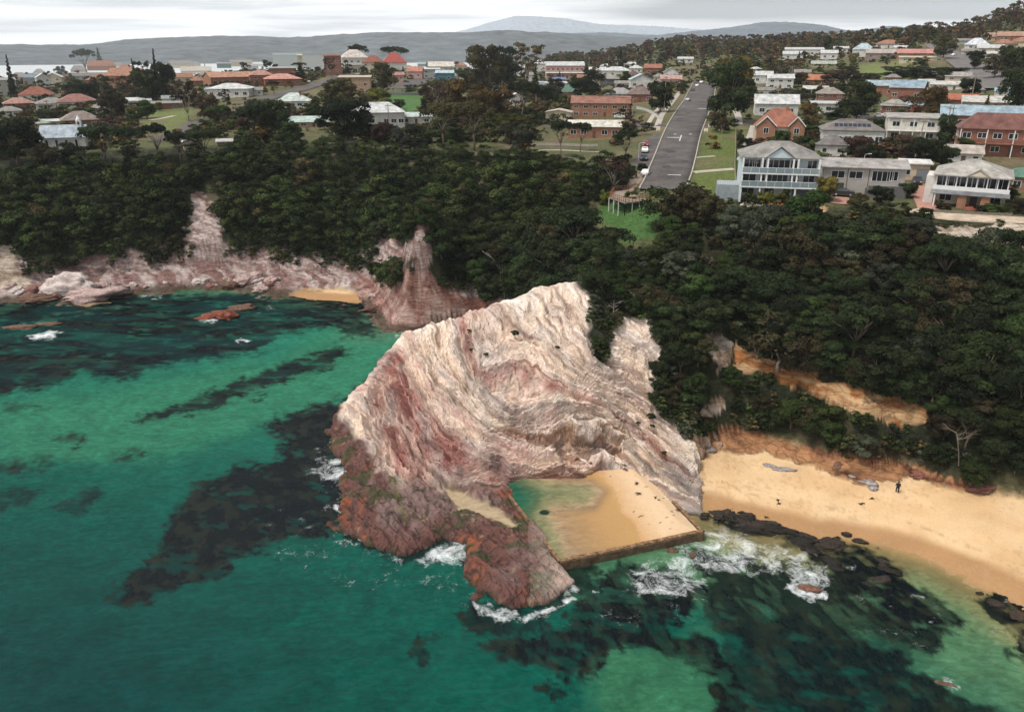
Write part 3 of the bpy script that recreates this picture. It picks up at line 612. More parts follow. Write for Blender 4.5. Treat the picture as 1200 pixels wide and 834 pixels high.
# foam
FOAM = [([(484, 648), (520, 632), (556, 626), (562, 640), (552, 660), (545, 672), (520, 662), (500, 664)], 9, .78), ([(480, 682), (515, 678), (548, 672), (540, 690), (500, 690)], 7, .62), ([(372, 546), (404, 532), (425, 540), (428, 570), (418, 585), (400, 575), (380, 562)], 8, .72),
        ([(393, 583), (402, 592), (398, 600), (390, 590)], 3, .9), ([(380, 618), (440, 640), (500, 655), (440, 655), (390, 632)], 7, .6), ([(545, 695), (560, 705), (600, 716), (655, 708), (668, 690), (672, 700), (650, 722), (590, 724), (550, 712)], 5, .85),
        ([(735, 660), (780, 648), (830, 612), (845, 612), (900, 632), (945, 645), (972, 662), (975, 690), (955, 698), (930, 690), (915, 672), (870, 668), (830, 672), (820, 695), (790, 706), (755, 696), (740, 680)], 10, .70),
        ([(740, 668), (790, 665), (815, 680), (800, 700), (765, 698), (745, 684)], 6, .35), ([(845, 613), (890, 622), (940, 640), (975, 658), (968, 664), (930, 648), (880, 632), (845, 622)], 3, .5),
        ([(315, 640), (330, 650), (350, 662), (345, 670), (322, 656)], 6, .62), ([(395, 668), (430, 664), (445, 670), (410, 680)], 5, .5), ([(30, 393), (55, 388), (74, 388), (60, 396), (38, 398)], 3, .95), ([(8, 382), (36, 380), (30, 384), (10, 385)], 2, .8),
        ([(275, 398), (290, 394), (292, 399), (278, 402)], 2, 1), ([(162, 344), (194, 344), (190, 348), (165, 348)], 2, .8), ([(232, 374), (262, 374), (250, 380), (236, 379)], 2, .8), ([(290, 366), (335, 356), (338, 359), (300, 368)], 3, .55),
        ([(457, 390), (478, 376), (500, 374), (500, 380), (478, 386), (462, 394)], 3, .8), ([(928, 672), (945, 690), (970, 694), (968, 704), (940, 702), (922, 684)], 3, .9), ([(985, 660), (1000, 660), (1010, 668), (1000, 668)], 2, .6),
        ([(1042, 636), (1060, 636), (1100, 648), (1130, 664), (1170, 690), (1205, 708), (1200, 712), (1160, 692), (1120, 670), (1090, 655), (1050, 642)], 3, .65), ([(1090, 795), (1115, 795), (1135, 808), (1115, 815)], 6, .62), ([(1166, 735), (1180, 745), (1192, 758), (1180, 755)], 4, .7),
        ([(690, 690), (705, 690), (700, 696), (692, 696)], 2, .8), ([(425, 352), (438, 353), (434, 358), (424, 356)], 2, .7), ([(1070, 700), (1090, 700), (1086, 704), (1072, 704)], 2, .6), ([(820, 680), (880, 680), (900, 700), (850, 720), (800, 712)], 9, .3), ([(300, 600), (360, 590), (400, 620), (470, 655), (560, 660), (560, 700), (470, 705), (380, 690), (310, 660)], 16, .40), ([(360, 520), (410, 520), (420, 600), (370, 600)], 12, .45), ([(560, 705), (640, 725), (700, 700), (760, 650), (830, 630), (850, 720), (760, 740), (620, 745)], 16, .40), ([(960, 660), (1080, 700), (1180, 740), (1180, 780), (1060, 770), (980, 710)], 14, .36)]
FO = np.zeros(X.shape); Uf = U+(fx_*12+wx*10)*sc_; Vf = V+(fy_*9+wy*6)*sc_
for pts, soft, am in FOAM:
    FO = np.maximum(FO, am*ss(-soft*2.2, soft*1.3, pdist(Uf, Vf, pts)))
edge = ss(1.3, 0, np.abs(HLw+.15)*1.2+fx_*.8)*(HLw > -2)*.62*ss(-.1, .5, wx+.2); FO = np.maximum(FO, edge*(U < 720))
e2 = ss(.7, 0, np.abs(Wd+.2)+fx_*.4)*.5*ss(.1, .5, wy+.1)*(R < 230); FO = np.maximum(FO, e2)
FO = FO*(R < 260)
cover = np.where((U > 760) & (R < 170), ss(-.2, 5.5, dd+wx*1.0), ss(-.3, 2.2, dd+wx))
cover = np.where(R > 300, 1, np.maximum(cover, ss(.15, .6, K)*.93))
Zw = (fbm(X/5, Y/3.2, 4, 231)*.22+fbm(X/1.5, Y/1.0, 3, 233)*.06)*ss(600, 250, R)*ss(0, 3, dd+1)+FO*fbm(X/.7, Y/.7, 3, 235)*.22*(R < 200)
Zw = np.where(R > 400, 0, Zw)
Zw = Zw-1.8*ss(7, 12, Wd)*(R < 600)
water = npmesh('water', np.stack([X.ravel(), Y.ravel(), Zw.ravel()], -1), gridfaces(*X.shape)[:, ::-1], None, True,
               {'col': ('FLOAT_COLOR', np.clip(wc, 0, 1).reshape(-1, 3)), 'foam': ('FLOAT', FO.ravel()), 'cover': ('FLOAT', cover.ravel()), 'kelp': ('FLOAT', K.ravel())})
tag(water, kind='structure')
def water_mat(name, wave=1.0):
    m, nt, b = newmat(name); L = nt.links
    a = N(nt, 'ShaderNodeAttribute'); a.attribute_name = 'col'; af = N(nt, 'ShaderNodeAttribute'); af.attribute_name = 'foam'; ac = N(nt, 'ShaderNodeAttribute'); ac.attribute_name = 'cover'; ak = N(nt, 'ShaderNodeAttribute'); ak.attribute_name = 'kelp'
    g = N(nt, 'ShaderNodeNewGeometry').outputs['Position']
    mp = N(nt, 'ShaderNodeMapping'); mp.inputs['Scale'].default_value = (.75, 1.35, 1); mp.inputs['Rotation'].default_value = (0, 0, radians(-18)); L.new(g, mp.inputs[0])
    n1 = noise(nt, 1.0, mp.outputs[0], 6, .68, .5); n2 = noise(nt, .22, g, 4, .6, .4)
    mk = N(nt, 'ShaderNodeMapping'); mk.inputs['Scale'].default_value = (2.2, .8, 1); mk.inputs['Rotation'].default_value = (0, 0, radians(35)); L.new(g, mk.inputs[0])
    n4 = noise(nt, 1.2, mk.outputs[0], 7, .75, 1.0)
    r = ramp(nt, n1.outputs[0], [(.30, .68), (.5, 1.0), (.72, 1.45)]); r2 = ramp(nt, n2.outputs[0], [(.3, .8), (.7, 1.2)])
    c = mixc(nt, a.outputs['Color'], r.outputs[0], .9, 'MULTIPLY'); c = mixc(nt, c, r2.outputs[0], 1, 'MULTIPLY')
    rk = ramp(nt, n4.outputs[0], [(.46, 0), (.62, (.9)), (.75, 1)])
    c = mixc(nt, c, (.014, .019, .013), math_(nt, 'MULTIPLY', math_(nt, 'MULTIPLY', rk.outputs[0], ak.outputs['Fac']), .55))
    L.new(c, b.inputs['Base Color']); b.inputs['Roughness'].default_value = .16; b.inputs['IOR'].default_value = 1.33; b.inputs['Specular IOR Level'].default_value = .10
    n3 = noise(nt, 2.6, mp.outputs[0], 4, .6)
    bump(nt, b, math_(nt, 'ADD', n1.outputs[0], math_(nt, 'MULTIPLY', n3.outputs[0], .4)), .45*wave, .35)
    # foam: lace of ridges
    nf = noise(nt, 1.5, g, 8, .75, .7); nf2 = noise(nt, 5.0, g, 6, .75, .4)
    ns = noise(nt, .42, g, 11, .78, .5)
    rid = math_(nt, 'SUBTRACT', 1.0, math_(nt, 'MULTIPLY', math_(nt, 'ABSOLUTE', math_(nt, 'SUBTRACT', nf.outputs[0], .5)), 6.0))
    q = math_(nt, 'ADD', math_(nt, 'MULTIPLY', af.outputs['Fac'], 1.35), math_(nt, 'MULTIPLY', math_(nt, 'SUBTRACT', ns.outputs[0], .5), 3.2))
    q = math_(nt, 'ADD', q, math_(nt, 'MULTIPLY', rid, .26)); q = math_(nt, 'ADD', math_(nt, 'ADD', q, math_(nt, 'MULTIPLY', nf2.outputs[0], .5)), -1.22)
    fr = ramp(nt, q, [(.0, 0), (.28, .30), (.75, .85), (1.1, 1)])
    fmask = math_(nt, 'MULTIPLY', fr.outputs[0], math_(nt, 'GREATER_THAN', af.outputs['Fac'], .02))
    fd = N(nt, 'ShaderNodeBsdfDiffuse'); fd.inputs[0].default_value = (.80, .83, .83, 1)
    df = N(nt, 'ShaderNodeBsdfDiffuse'); L.new(c, df.inputs[0]); gl_ = N(nt, 'ShaderNodeBsdfGlossy'); gl_.inputs['Roughness'].default_value = .12; gl_.inputs[0].default_value = (.9, .95, 1, 1)
    bn = [n for n in nt.nodes if n.bl_idname == 'ShaderNodeBump'][0]; L.new(bn.outputs[0], gl_.inputs['Normal']); L.new(bn.outputs[0], df.inputs['Normal'])
    fz = N(nt, 'ShaderNodeFresnel'); fz.inputs[0].default_value = 1.33; L.new(bn.outputs[0], fz.inputs['Normal']); s0 = N(nt, 'ShaderNodeMixShader'); L.new(math_(nt, 'MULTIPLY', fz.outputs[0], .022), s0.inputs[0]); L.new(df.outputs[0], s0.inputs[1]); L.new(gl_.outputs[0], s0.inputs[2])
    s1 = N(nt, 'ShaderNodeMixShader'); L.new(fmask, s1.inputs[0]); L.new(s0.outputs[0], s1.inputs[1]); L.new(fd.outputs[0], s1.inputs[2])
    tr = N(nt, 'ShaderNodeBsdfTransparent'); tr.inputs[0].default_value = (.93, .97, .93, 1)
    al = math_(nt, 'MAXIMUM', ac.outputs['Fac'], fmask)
    s2 = N(nt, 'ShaderNodeMixShader'); L.new(al, s2.inputs[0]); L.new(tr.outputs[0], s2.inputs[1]); L.new(s1.outputs[0], s2.inputs[2])
    L.new(s2.outputs[0], nt.nodes['Material Output'].inputs['Surface']); return m
water.data.materials.append(water_mat('sea_water'))

# ================================================================ rock pool
PA, PB, PC, PD = (at(588, 569, 1.15), at(656, 657, 1.15), at(823, 622, 1.15), at(789, 587, 1.15))
gx = np.arange(-4, 26, .25); gy = np.arange(74, 101, .25); X, Y = np.meshgrid(gx, gy)
pd_ = pdist(X, Y, [p[:2] for p in (PA, PB, PC, PD)]+[at(735, 535, 1.3)[:2], at(690, 540, 1.3)[:2], at(640, 556, 1.3)[:2]])
l0, l1 = np.array(at(706, 560, 1)[:2]), np.array(at(760, 645, 1)[:2]); dr = (l1-l0)/np.linalg.norm(l1-l0)
e = (X-l0[0])*(-dr[1])*-1+(Y-l0[1])*dr[0]*-1
e = -((X-l0[0])*dr[1]-(Y-l0[1])*dr[0]); e = np.where(((at(800, 600, 1)[0]-l0[0])*dr[1]-(at(800, 600, 1)[1]-l0[1])*dr[0]) > 0, -e, e)      # + on the dry side
e = e+fbm(X/3, Y/3, 3, 251)*.9
bk = pdist(X, Y, [at(u, v, 1)[:2] for u, v in ((560, 560), (610, 566), (690, 566), (703, 575), (690, 590), (640, 588), (610, 600), (560, 580))])
Zs = .95+np.clip(e, -12, 8)*np.where(e > 0, .07, .022)-ss(-3, 3, bk)*.5-ss(8, 14, -e)*.6
dryc = mixn(np.broadcast_to(col(.54, .35, .19), X.shape+(3,)), col(.64, .45, .28), ss(.5, 4, e)); dryc = mixn(dryc, col(.50, .27, .12), ss(1.2, -.5, e))
dryc = mixn(dryc, col(.10, .06, .04), ss(.60, .68, fbm(X/.5, Y/.3, 3, 253))*ss(0, 1, e))
def inside_walls(X, Y, m):
    k = np.ones(X.shape, bool)
    for a_, b_ in ((PA, PB), (PB, PC), (PC, PD)):
        dx, dy = b_[0]-a_[0], b_[1]-a_[1]; Lw = hypot(dx, dy); k &= ((X-a_[0])*-dy+(Y-a_[1])*dx)/Lw > m
    return k
wd_ = np.min([((X-a_[0])*-(b_[1]-a_[1])+(Y-a_[1])*(b_[0]-a_[0]))/hypot(b_[0]-a_[0], b_[1]-a_[1]) for a_, b_ in ((PA, PB), (PB, PC), (PC, PD))], 0)
Zs = np.minimum(Zs, 1.0+np.maximum(wd_-.4, 0)*.25)
fk = (pd_ > -1.6) & inside_walls(X, Y, .0); fmk = fk[:-1, :-1] & fk[1:, :-1] & fk[:-1, 1:] & fk[1:, 1:]
def sub(X, Y, Z, fmk, name, attrs, mat):
    F_ = gridfaces(*X.shape, mask=fmk); used = np.unique(F_); rm = np.full(X.size, -1); rm[used] = np.arange(len(used))
    return npmesh(name, np.stack([X.ravel(), Y.ravel(), Z.ravel()], -1)[used], rm[F_], mat, True, {k: (t, (d.reshape(-1, 3) if t != 'FLOAT' else d.ravel())[used]) for k, (t, d) in attrs.items()})
one = np.ones(X.shape)
ps = sub(X, Y, Zs+fbm(X/.6, Y/.6, 3, 255)*.03, fmk, 'pool_sand', {'col': ('FLOAT_COLOR', dryc), 'rock': ('FLOAT', one*0), 'sand': ('FLOAT', one)}, bpy.data.materials['land']); tag(ps, kind='structure')
dep = .95-Zs
cv = np.clip(ss(0, .9, dep)*1.05, 0, 1)
pwc = mixn(np.broadcast_to(col(.37, .265, .16), X.shape+(3,)), col(.22, .21, .11), ss(.22, .5, dep)); pwc = mixn(pwc, col(.075, .125, .065), ss(.5, .85, dep)); pwc = mixn(pwc, col(.02, .10, .06), ss(.8, 1.3, dep))
pwc = mixn(pwc, col(.01, .03, .02), ss(.3, .6, np.exp(-((X-at(638, 600, 1)[0])**2+(Y-at(638, 600, 1)[1])**2)/.5)+fbm(X, Y, 3, 257)*.2))
fk = (pd_ > -1.2) & (dep > -.06) & inside_walls(X, Y, .0); fmk = fk[:-1, :-1] & fk[1:, :-1] & fk[:-1, 1:] & fk[1:, 1:]
pw = sub(X, Y, np.full(X.shape, .955), fmk, 'pool_water', {'col': ('FLOAT_COLOR', pwc), 'foam': ('FLOAT', one*0), 'cover': ('FLOAT', ss(0, .35, dep)*.92), 'kelp': ('FLOAT', one*0)}, water_mat('pool_water', .15)); tag(pw, kind='structure')
wallm = paint('pool_concrete', (.13, .085, .05), .85, .4, 1.2); topm = paint('rusty_concrete', (.27, .155, .08), .8, .6, 1.6)
def pool_wall(a, b, w, label):
    o = empty('pool_wall', (a[0], a[1], 0), 0, label, 'pool wall'); o['group'] = 'concrete walls of the rock pool'
    dx, dy = b[0]-a[0], b[1]-a[1]; Ln = hypot(dx, dy); ux, uy = dx/Ln, dy/Ln; n = int(Ln/.9)
    def strip(z0, z1, hw, jit, seed):
        r = random.Random(seed); V = []; Fs = []
        for i in range(n+1):
            s = Ln*i/n; q = r.uniform(-jit, jit); zz = z1+r.uniform(-jit, jit)*.6
            for sd_, z in ((-1, z0), (-1, zz), (1, zz), (1, z0)):
                V.append((ux*s-uy*(sd_*hw+q), uy*s+ux*(sd_*hw+q), z))
        for i in range(n):
            for k in range(3): Fs.append((i*4+k, i*4+k+1, (i+1)*4+k+1, (i+1)*4+k))
        Fs += [(0, 3, 2, 1), (n*4, n*4+1, n*4+2, n*4+3)]
        return MB().add(V, Fs)
    strip(-1.2, 1.10, w*.5+.12, .05, 1).build('footing', wallm, o); strip(1.103, 1.24, w*.5, .04, 2).build('coping', topm, o)
    return o
pool_wall(PA, PB, .3, 'rust-stained concrete wall of the rock pool running beside the red rock shelf')
pool_wall(PB, PC, .55, 'long low seaward wall of the rock pool with rust-stained top')
pool_wall(PC, PD, .4, 'short concrete wall closing the rock pool on its beach side')

# ================================================================ far hills
def ridge(name, tab, r0, r1, base, seed, colr, amp):  # colr is paler and bluer for farther ranges, with distance haze painted in
    us = [t[0] for t in tab]; azr = np.array([atan((u-600)/978.0) for u in us]); el = np.array([tan(atan((V0-t[1])/F)-PITCH) for t in tab])
    az = np.linspace(azr[0], azr[-1], 700); e_ = np.interp(az, azr, el); e_ = np.convolve(np.pad(e_, 6, 'edge'), np.ones(13)/13, 'valid')
    t = np.linspace(0, 1.5, 70)[:, None]; rr = r0+(r1-r0)*t
    h = CZ+r1*np.maximum(e_, -.008)[None]
    n_ = fbm(az[None]*r1/(r1*.11)+0*t, rr/(r1*.11)+0*az, 5, seed)
    prof = np.where(t <= 1, t**.75*(2-t)**.3, np.cos(np.clip((t-1)*3, 0, pi))*.5+.5)
    z = base+(h-base)*prof*(1+n_*amp*np.sin(np.clip(t, 0, 1)*pi))+fbm(az[None]*r1/60+0*t, rr/60+0*az, 3, seed+5)*r1*.0011*np.clip(t*3, 0, 1)
    x, y = rr*np.sin(az), rr*np.cos(az)
    o = npmesh(name, np.stack([x.ravel(), y.ravel(), z.ravel()], -1), gridfaces(*x.shape)[:, ::-1], None, True); tag(o, kind='structure')
    m, nt, b = newmat(name); g = N(nt, 'ShaderNodeNewGeometry').outputs['Position']
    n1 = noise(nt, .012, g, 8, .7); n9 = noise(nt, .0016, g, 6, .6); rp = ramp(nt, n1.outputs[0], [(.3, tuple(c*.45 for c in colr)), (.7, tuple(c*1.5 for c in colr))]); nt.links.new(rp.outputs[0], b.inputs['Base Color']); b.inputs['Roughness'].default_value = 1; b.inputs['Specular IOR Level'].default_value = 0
    o.data.materials.append(m)
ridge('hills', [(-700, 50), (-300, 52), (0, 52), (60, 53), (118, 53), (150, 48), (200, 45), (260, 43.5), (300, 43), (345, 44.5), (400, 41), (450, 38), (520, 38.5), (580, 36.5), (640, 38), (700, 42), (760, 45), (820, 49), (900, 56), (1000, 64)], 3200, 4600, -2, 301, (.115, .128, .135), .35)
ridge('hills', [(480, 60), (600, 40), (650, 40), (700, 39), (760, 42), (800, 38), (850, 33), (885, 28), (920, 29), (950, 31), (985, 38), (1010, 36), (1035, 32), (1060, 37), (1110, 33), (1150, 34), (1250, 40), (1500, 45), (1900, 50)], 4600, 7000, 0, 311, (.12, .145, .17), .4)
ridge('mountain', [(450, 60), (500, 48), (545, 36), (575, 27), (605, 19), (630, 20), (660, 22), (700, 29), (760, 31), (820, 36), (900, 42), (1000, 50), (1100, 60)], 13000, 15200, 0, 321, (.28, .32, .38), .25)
# ================================================================ foliage
def leaf_mat(name, c0, c1):
    m, nt, b = newmat(name); L = nt.links
    a = N(nt, 'ShaderNodeAttribute'); a.attribute_name = 'tint'; oi = N(nt, 'ShaderNodeObjectInfo')
    f = math_(nt, 'ADD', math_(nt, 'MULTIPLY', a.outputs['Fac'], .8), math_(nt, 'MULTIPLY', oi.outputs['Random'], .3), True)
    c = mixc(nt, c0, c1, f)
    hv = N(nt, 'ShaderNodeHueSaturation'); L.new(c, hv.inputs['Color'])
    L.new(math_(nt, 'ADD', math_(nt, 'MULTIPLY', oi.outputs['Random'], .05), .475), hv.inputs['Hue'])
    r2 = math_(nt, 'FRACT', math_(nt, 'MULTIPLY', oi.outputs['Random'], 17.3)); L.new(math_(nt, 'ADD', math_(nt, 'MULTIPLY', r2, .9), .55), hv.inputs['Value'])
    L.new(hv.outputs[0], b.inputs['Base Color']); b.inputs['Roughness'].default_value = .8; b.inputs['Specular IOR Level'].default_value = .15
    tl = N(nt, 'ShaderNodeBsdfTranslucent'); L.new(hv.outputs[0], tl.inputs[0]); ms = N(nt, 'ShaderNodeMixShader'); ms.inputs[0].default_value = .2
    L.new(b.outputs[0], ms.inputs[1]); L.new(tl.outputs[0], ms.inputs[2]); L.new(ms.outputs[0], nt.nodes['Material Output'].inputs['Surface']); return m
LEAF = {'dark green': leaf_mat('dark_leaf', (.005, .010, .004), (.042, .058, .018)), 'olive brown': leaf_mat('olive_leaf', (.012, .011, .005), (.080, .066, .028)),
        'mid green': leaf_mat('green_leaf', (.010, .020, .005), (.060, .085, .020)), 'yellow green': leaf_mat('yellow_leaf', (.03, .04, .008), (.17, .17, .03)),
        'rusty gold': leaf_mat('gold_leaf', (.025, .018, .006), (.17, .115, .03)), 'reddish brown': leaf_mat('red_leaf', (.025, .015, .010), (.10, .058, .040)), 'grey green': leaf_mat('grey_leaf', (.02, .026, .016), (.09, .10, .06)),
        'orange red': leaf_mat('orange_leaf', (.06, .012, .006), (.26, .06, .02))}
BARK = paint('bark', (.16, .12, .09), .9, .3, 2.); PALEBARK = paint('pale_bark', (.42, .37, .31), .9, .25, 2.)
def clumps(shape, r, n):
    """clump centres and radii inside a crown of unit height and unit radius"""
    out = []
    for i in range(n):
        if shape == 'round':
            a = r.uniform(0, 2*pi); q = sqrt(r.random())*.80; h = r.uniform(.06, .95)
            q *= sqrt(max(.1, 1-((h-.5)/.62)**2)); out.append((q*cos(a), q*sin(a), h*.86+.02, r.uniform(.22, .42)))
        elif shape == 'flat':
            a = r.uniform(0, 2*pi); q = sqrt(r.random())*.85; out.append((q*cos(a), q*sin(a), .88-.30*q*q-r.uniform(0, .16), r.uniform(.18, .30)))
        elif shape == 'cone':
            h = (i+.5)/n; a = i*2.4; q = (1-h)*.62; out.append((q*cos(a), q*sin(a), h*.92+.04, .10+.34*(1-h)))
        elif shape == 'column':
            h = (i+.5)/n; a = i*2.4; out.append((.28*cos(a), .28*sin(a), h*.9+.05, .42*(1-abs(h-.4))))
        elif shape == 'loose':
            a = r.uniform(0, 2*pi); q = sqrt(r.random())*.9; h = r.uniform(.3, 1); out.append((q*cos(a), q*sin(a), h*.9, r.uniform(.12, .24)))
    return out
def crown_arrays(shape, seed, ncl, per, leaf, aspect=1.0, H=1.0, Rw=1.0):
    """leaf-sized quads over clumps: returns V, F, tint; crown height H, radius Rw metres"""
    r = random.Random(seed); g = np.random.default_rng(seed)
    Vs = []; Ts = []
    for cx_, cy_, cz_, cr in clumps(shape, r, ncl):
        n = int(per*(cr/.28)**2)
        d = g.normal(size=(n, 3)); d /= np.linalg.norm(d, axis=1)[:, None]
        flip = (d[:, 2] < -.15) & (g.random(n) < .75); d[flip, 2] *= -1
        bumpy = 1+.22*np.sin(d[:, 0]*5+seed+cx_*9)*np.cos(d[:, 1]*6+cz_*7)
        rad = cr*(g.random(n)**.25)*bumpy
        c = np.stack([(cx_+d[:, 0]*rad)*Rw, (cy_+d[:, 1]*rad)*Rw, (cz_*H+d[:, 2]*rad*Rw*.72)], -1)
        nrm = d+g.normal(size=(n, 3))*.4; nrm /= np.linalg.norm(nrm, axis=1)[:, None]
        t = np.cross(nrm, g.normal(size=(n, 3))); t /= np.linalg.norm(t, axis=1)[:, None]; b = np.cross(nrm, t)
        sz = leaf*(.6+.8*g.random(n))[:, None]
        q = np.stack([c-t*sz-b*sz*.55, c+t*sz*.9-b*sz*.6, c+t*sz+b*sz*.55+nrm*sz*.3, c-t*sz*.8+b*sz*.6], 1)
        Vs.append(q.reshape(-1, 3)); tn = np.clip(r.uniform(.0, .85)+g.normal(size=n)*.18, 0, 1); Ts.append(np.repeat(tn, 4))
    V = np.concatenate(Vs); T = np.concatenate(Ts)
    return V, np.arange(len(V)).reshape(-1, 4), T
def crown_mesh(name, mat, *a, **k):
    V, Fq, T = crown_arrays(*a, **k); return npmesh(name, V, Fq, mat, False, {'tint': ('FLOAT', T)}, link=False)
def trunk_mesh(name, H, h0, Rw, seed, rad=.16, nl=5, spread=.7, mat=BARK):
    r = random.Random(seed); mb = MB(); tips = []
    p0 = (0, 0, -1.2); p1 = (r.uniform(-.15, .15), r.uniform(-.15, .15), h0*.55); p2 = (p1[0]+r.uniform(-.3, .3), p1[1]+r.uniform(-.3, .3), h0)
    mb.tube([p0, p1, p2], [rad*1.35, rad, rad*.8], 7)
    for k in range(nl):
        a = 2*pi*k/nl+r.uniform(-.4, .4); q = Rw*spread*r.uniform(.6, 1); z1 = h0+(H-h0)*r.uniform(.35, .85)
        s = (p1[0]+(p2[0]-p1[0])*r.uniform(.3, 1), p1[1]+(p2[1]-p1[1])*r.uniform(.3, 1), h0*r.uniform(.75, 1))
        m_ = (s[0]+q*.4*cos(a), s[1]+q*.4*sin(a), s[2]+(z1-s[2])*.6); e = (s[0]+q*cos(a), s[1]+q*sin(a), z1)
        mb.tube([s, m_, e], [rad*.6, rad*.4, rad*.12], 5)
        for j in range(2):
            a2 = a+r.uniform(-.9, .9); f = (m_[0]+q*.4*cos(a2), m_[1]+q*.4*sin(a2), m_[2]+(H-m_[2])*.5); mb.tube([m_, f], [rad*.3, rad*.08], 4)
    me = bpy.data.meshes.new(name); me.from_pydata(mb.v, [], mb.f); me.materials.append(mat); me.update()
    for p in me.polygons: p.use_smooth = True
    return me
# kinds of tree: (crown shape, total height, crown base, radius)
_proto = {}
def proto(shape, colour, var, dense=1.0):
    key = (shape, colour, var)
    if key in _proto: return _proto[key]
    sd_ = hash_(key)
    P = {'round': (7.5, .8, 3.6, 26, 300, .13), 'flat': (9.5, 3.9, 4.6, 26, 280, .14), 'cone': (12, .8, 2.6, 26, 150, .2), 'column': (9, .5, 1.4, 16, 150, .15), 'loose': (8, 1.6, 3.4, 34, 100, .15),
         'shrub': (2.2, 0, 1.5, 11, 150, .11)}[shape]
    H, h0, Rw, ncl, per, leaf = P
    cs = {'shrub': 'round'}.get(shape, shape)
    cm_ = crown_mesh('crown', LEAF[colour], cs, sd_, ncl, int(per*dense), leaf, H=H-h0, Rw=Rw)
    cm_.transform(__import__('mathutils').Matrix.Translation((0, 0, h0)))
    tm = None if shape == 'shrub' else trunk_mesh('trunk', H*.9, max(h0, 1.2), Rw, sd_, .16 if shape != 'flat' else .2, 6 if shape != 'cone' else 2, .75 if shape != 'cone' else .1, PALEBARK if shape == 'loose' else BARK)
    _proto[key] = (cm_, tm, H, Rw); return _proto[key]
def hash_(k):
    h = 7
    for c in str(k): h = (h*31+ord(c)) % 100003
    return h
def tree(name, x, y, shape, colour, var, height, width=None, label=None, cat='tree', group=None, z=None, rz=None):
    cm_, tm, H, Rw = proto(shape, colour, var)
    if z is None: z = float(ground(x, y)[0])
    s = height/H; w = s if width is None else width/(2*Rw)
    r = random.Random(int(x*31+y*17))
    if tm is None:
        o = bpy.data.objects.new(name, cm_); COL.objects.link(o); o.location = (x, y, z-.1)
    else:
        o = empty(name, (x, y, z-.15))
        c = bpy.data.objects.new('crown', cm_); COL.objects.link(c); c.parent = o
        t = bpy.data.objects.new('trunk', tm); COL.objects.link(t); t.parent = o
    o.rotation_euler = (r.uniform(-.05, .05), r.uniform(-.05, .05), r.uniform(0, 6.28) if rz is None else rz); o.scale = (w, w, s)
    return tag(o, label, cat, group)
# ---------------------------------------------------------------- the bush on the slopes
CLEAR = [[(213, 214), (250, 214), (262, 262), (272, 285), (262, 300), (320, 298), (320, 312), (220, 312), (226, 290), (206, 285), (214, 258)], [(-50, 290), (20, 286), (26, 320), (52, 345), (-50, 350)], [(60, 318), (100, 306), (112, 296), (135, 314), (160, 316), (235, 306), (320, 306), (440, 326), (440, 352), (60, 352)],
         [(436, 272), (450, 282), (462, 268), (478, 285), (486, 250), (500, 252), (502, 280), (517, 286), (508, 305), (502, 328), (520, 335), (545, 345), (585, 350), (640, 350), (600, 385), (440, 392), (430, 345), (470, 328), (484, 318), (482, 308), (452, 300), (455, 312), (440, 308)],
         [(862, 398), (872, 404), (905, 424), (958, 436), (966, 446), (982, 440), (1010, 452), (1060, 466), (1091, 476), (1092, 508), (1035, 498), (982, 484), (950, 462), (900, 444), (860, 440)], [(820, 382), (856, 382), (862, 412), (852, 452), (830, 450)], [(822, 460), (852, 458), (854, 494), (824, 494)],
         [(805, 515), (845, 502), (875, 504), (915, 516), (970, 532), (1030, 540), (1080, 545), (1110, 558), (1200, 572), (1300, 590), (1300, 900), (800, 900)],
         [(690, 232), (692, 266), (716, 290), (745, 298), (780, 290), (776, 262), (776, 244), (790, 238), (800, 214), (860, 238), (880, 214), (880, 100), (745, 100), (738, 205), (722, 226)],
         [(860, 232), (940, 246), (1000, 250), (1080, 240), (1095, 262), (1200, 262), (1300, 262), (1300, 200), (860, 150)], [(664, 305), (692, 302), (690, 345), (660, 345)], [(1095, 268), (1160, 268), (1212, 262), (1215, 296), (1150, 286), (1118, 296)]]
def is_clear(x, y, z):
    u, v = proj(x, y, z)
    return any(inpoly(np.array([u]), np.array([v]), p)[0] for p in CLEAR)
cand = []
rr_ = random.Random(11); grid = {}
tries = 0
px_ = rng.random((34000, 2)); azr = np.radians(-43+px_[:, 0]*88); rad_ = np.sqrt(95**2+px_[:, 1]*(262**2-95**2))
CX, CY = rad_*np.sin(azr), rad_*np.cos(azr); CD = sdist(CX, CY, FOOT); CG = ground(CX, CY); CHL = np.where((np.abs(CX) < 45) & (CY < 160), headland(CX, CY), -9); CHI = hill(CX, CY)
RK = [face_pt(u, v)[:2] for u, v in ((672, 330), (695, 350), (688, 395), (700, 432), (712, 428), (728, 368), (760, 372), (775, 392), (778, 430), (762, 455), (772, 490), (800, 507))]+[(27, 101), (40, 110), (36, 150), (12, 136)]
inR = inpoly(CX, CY, RK)
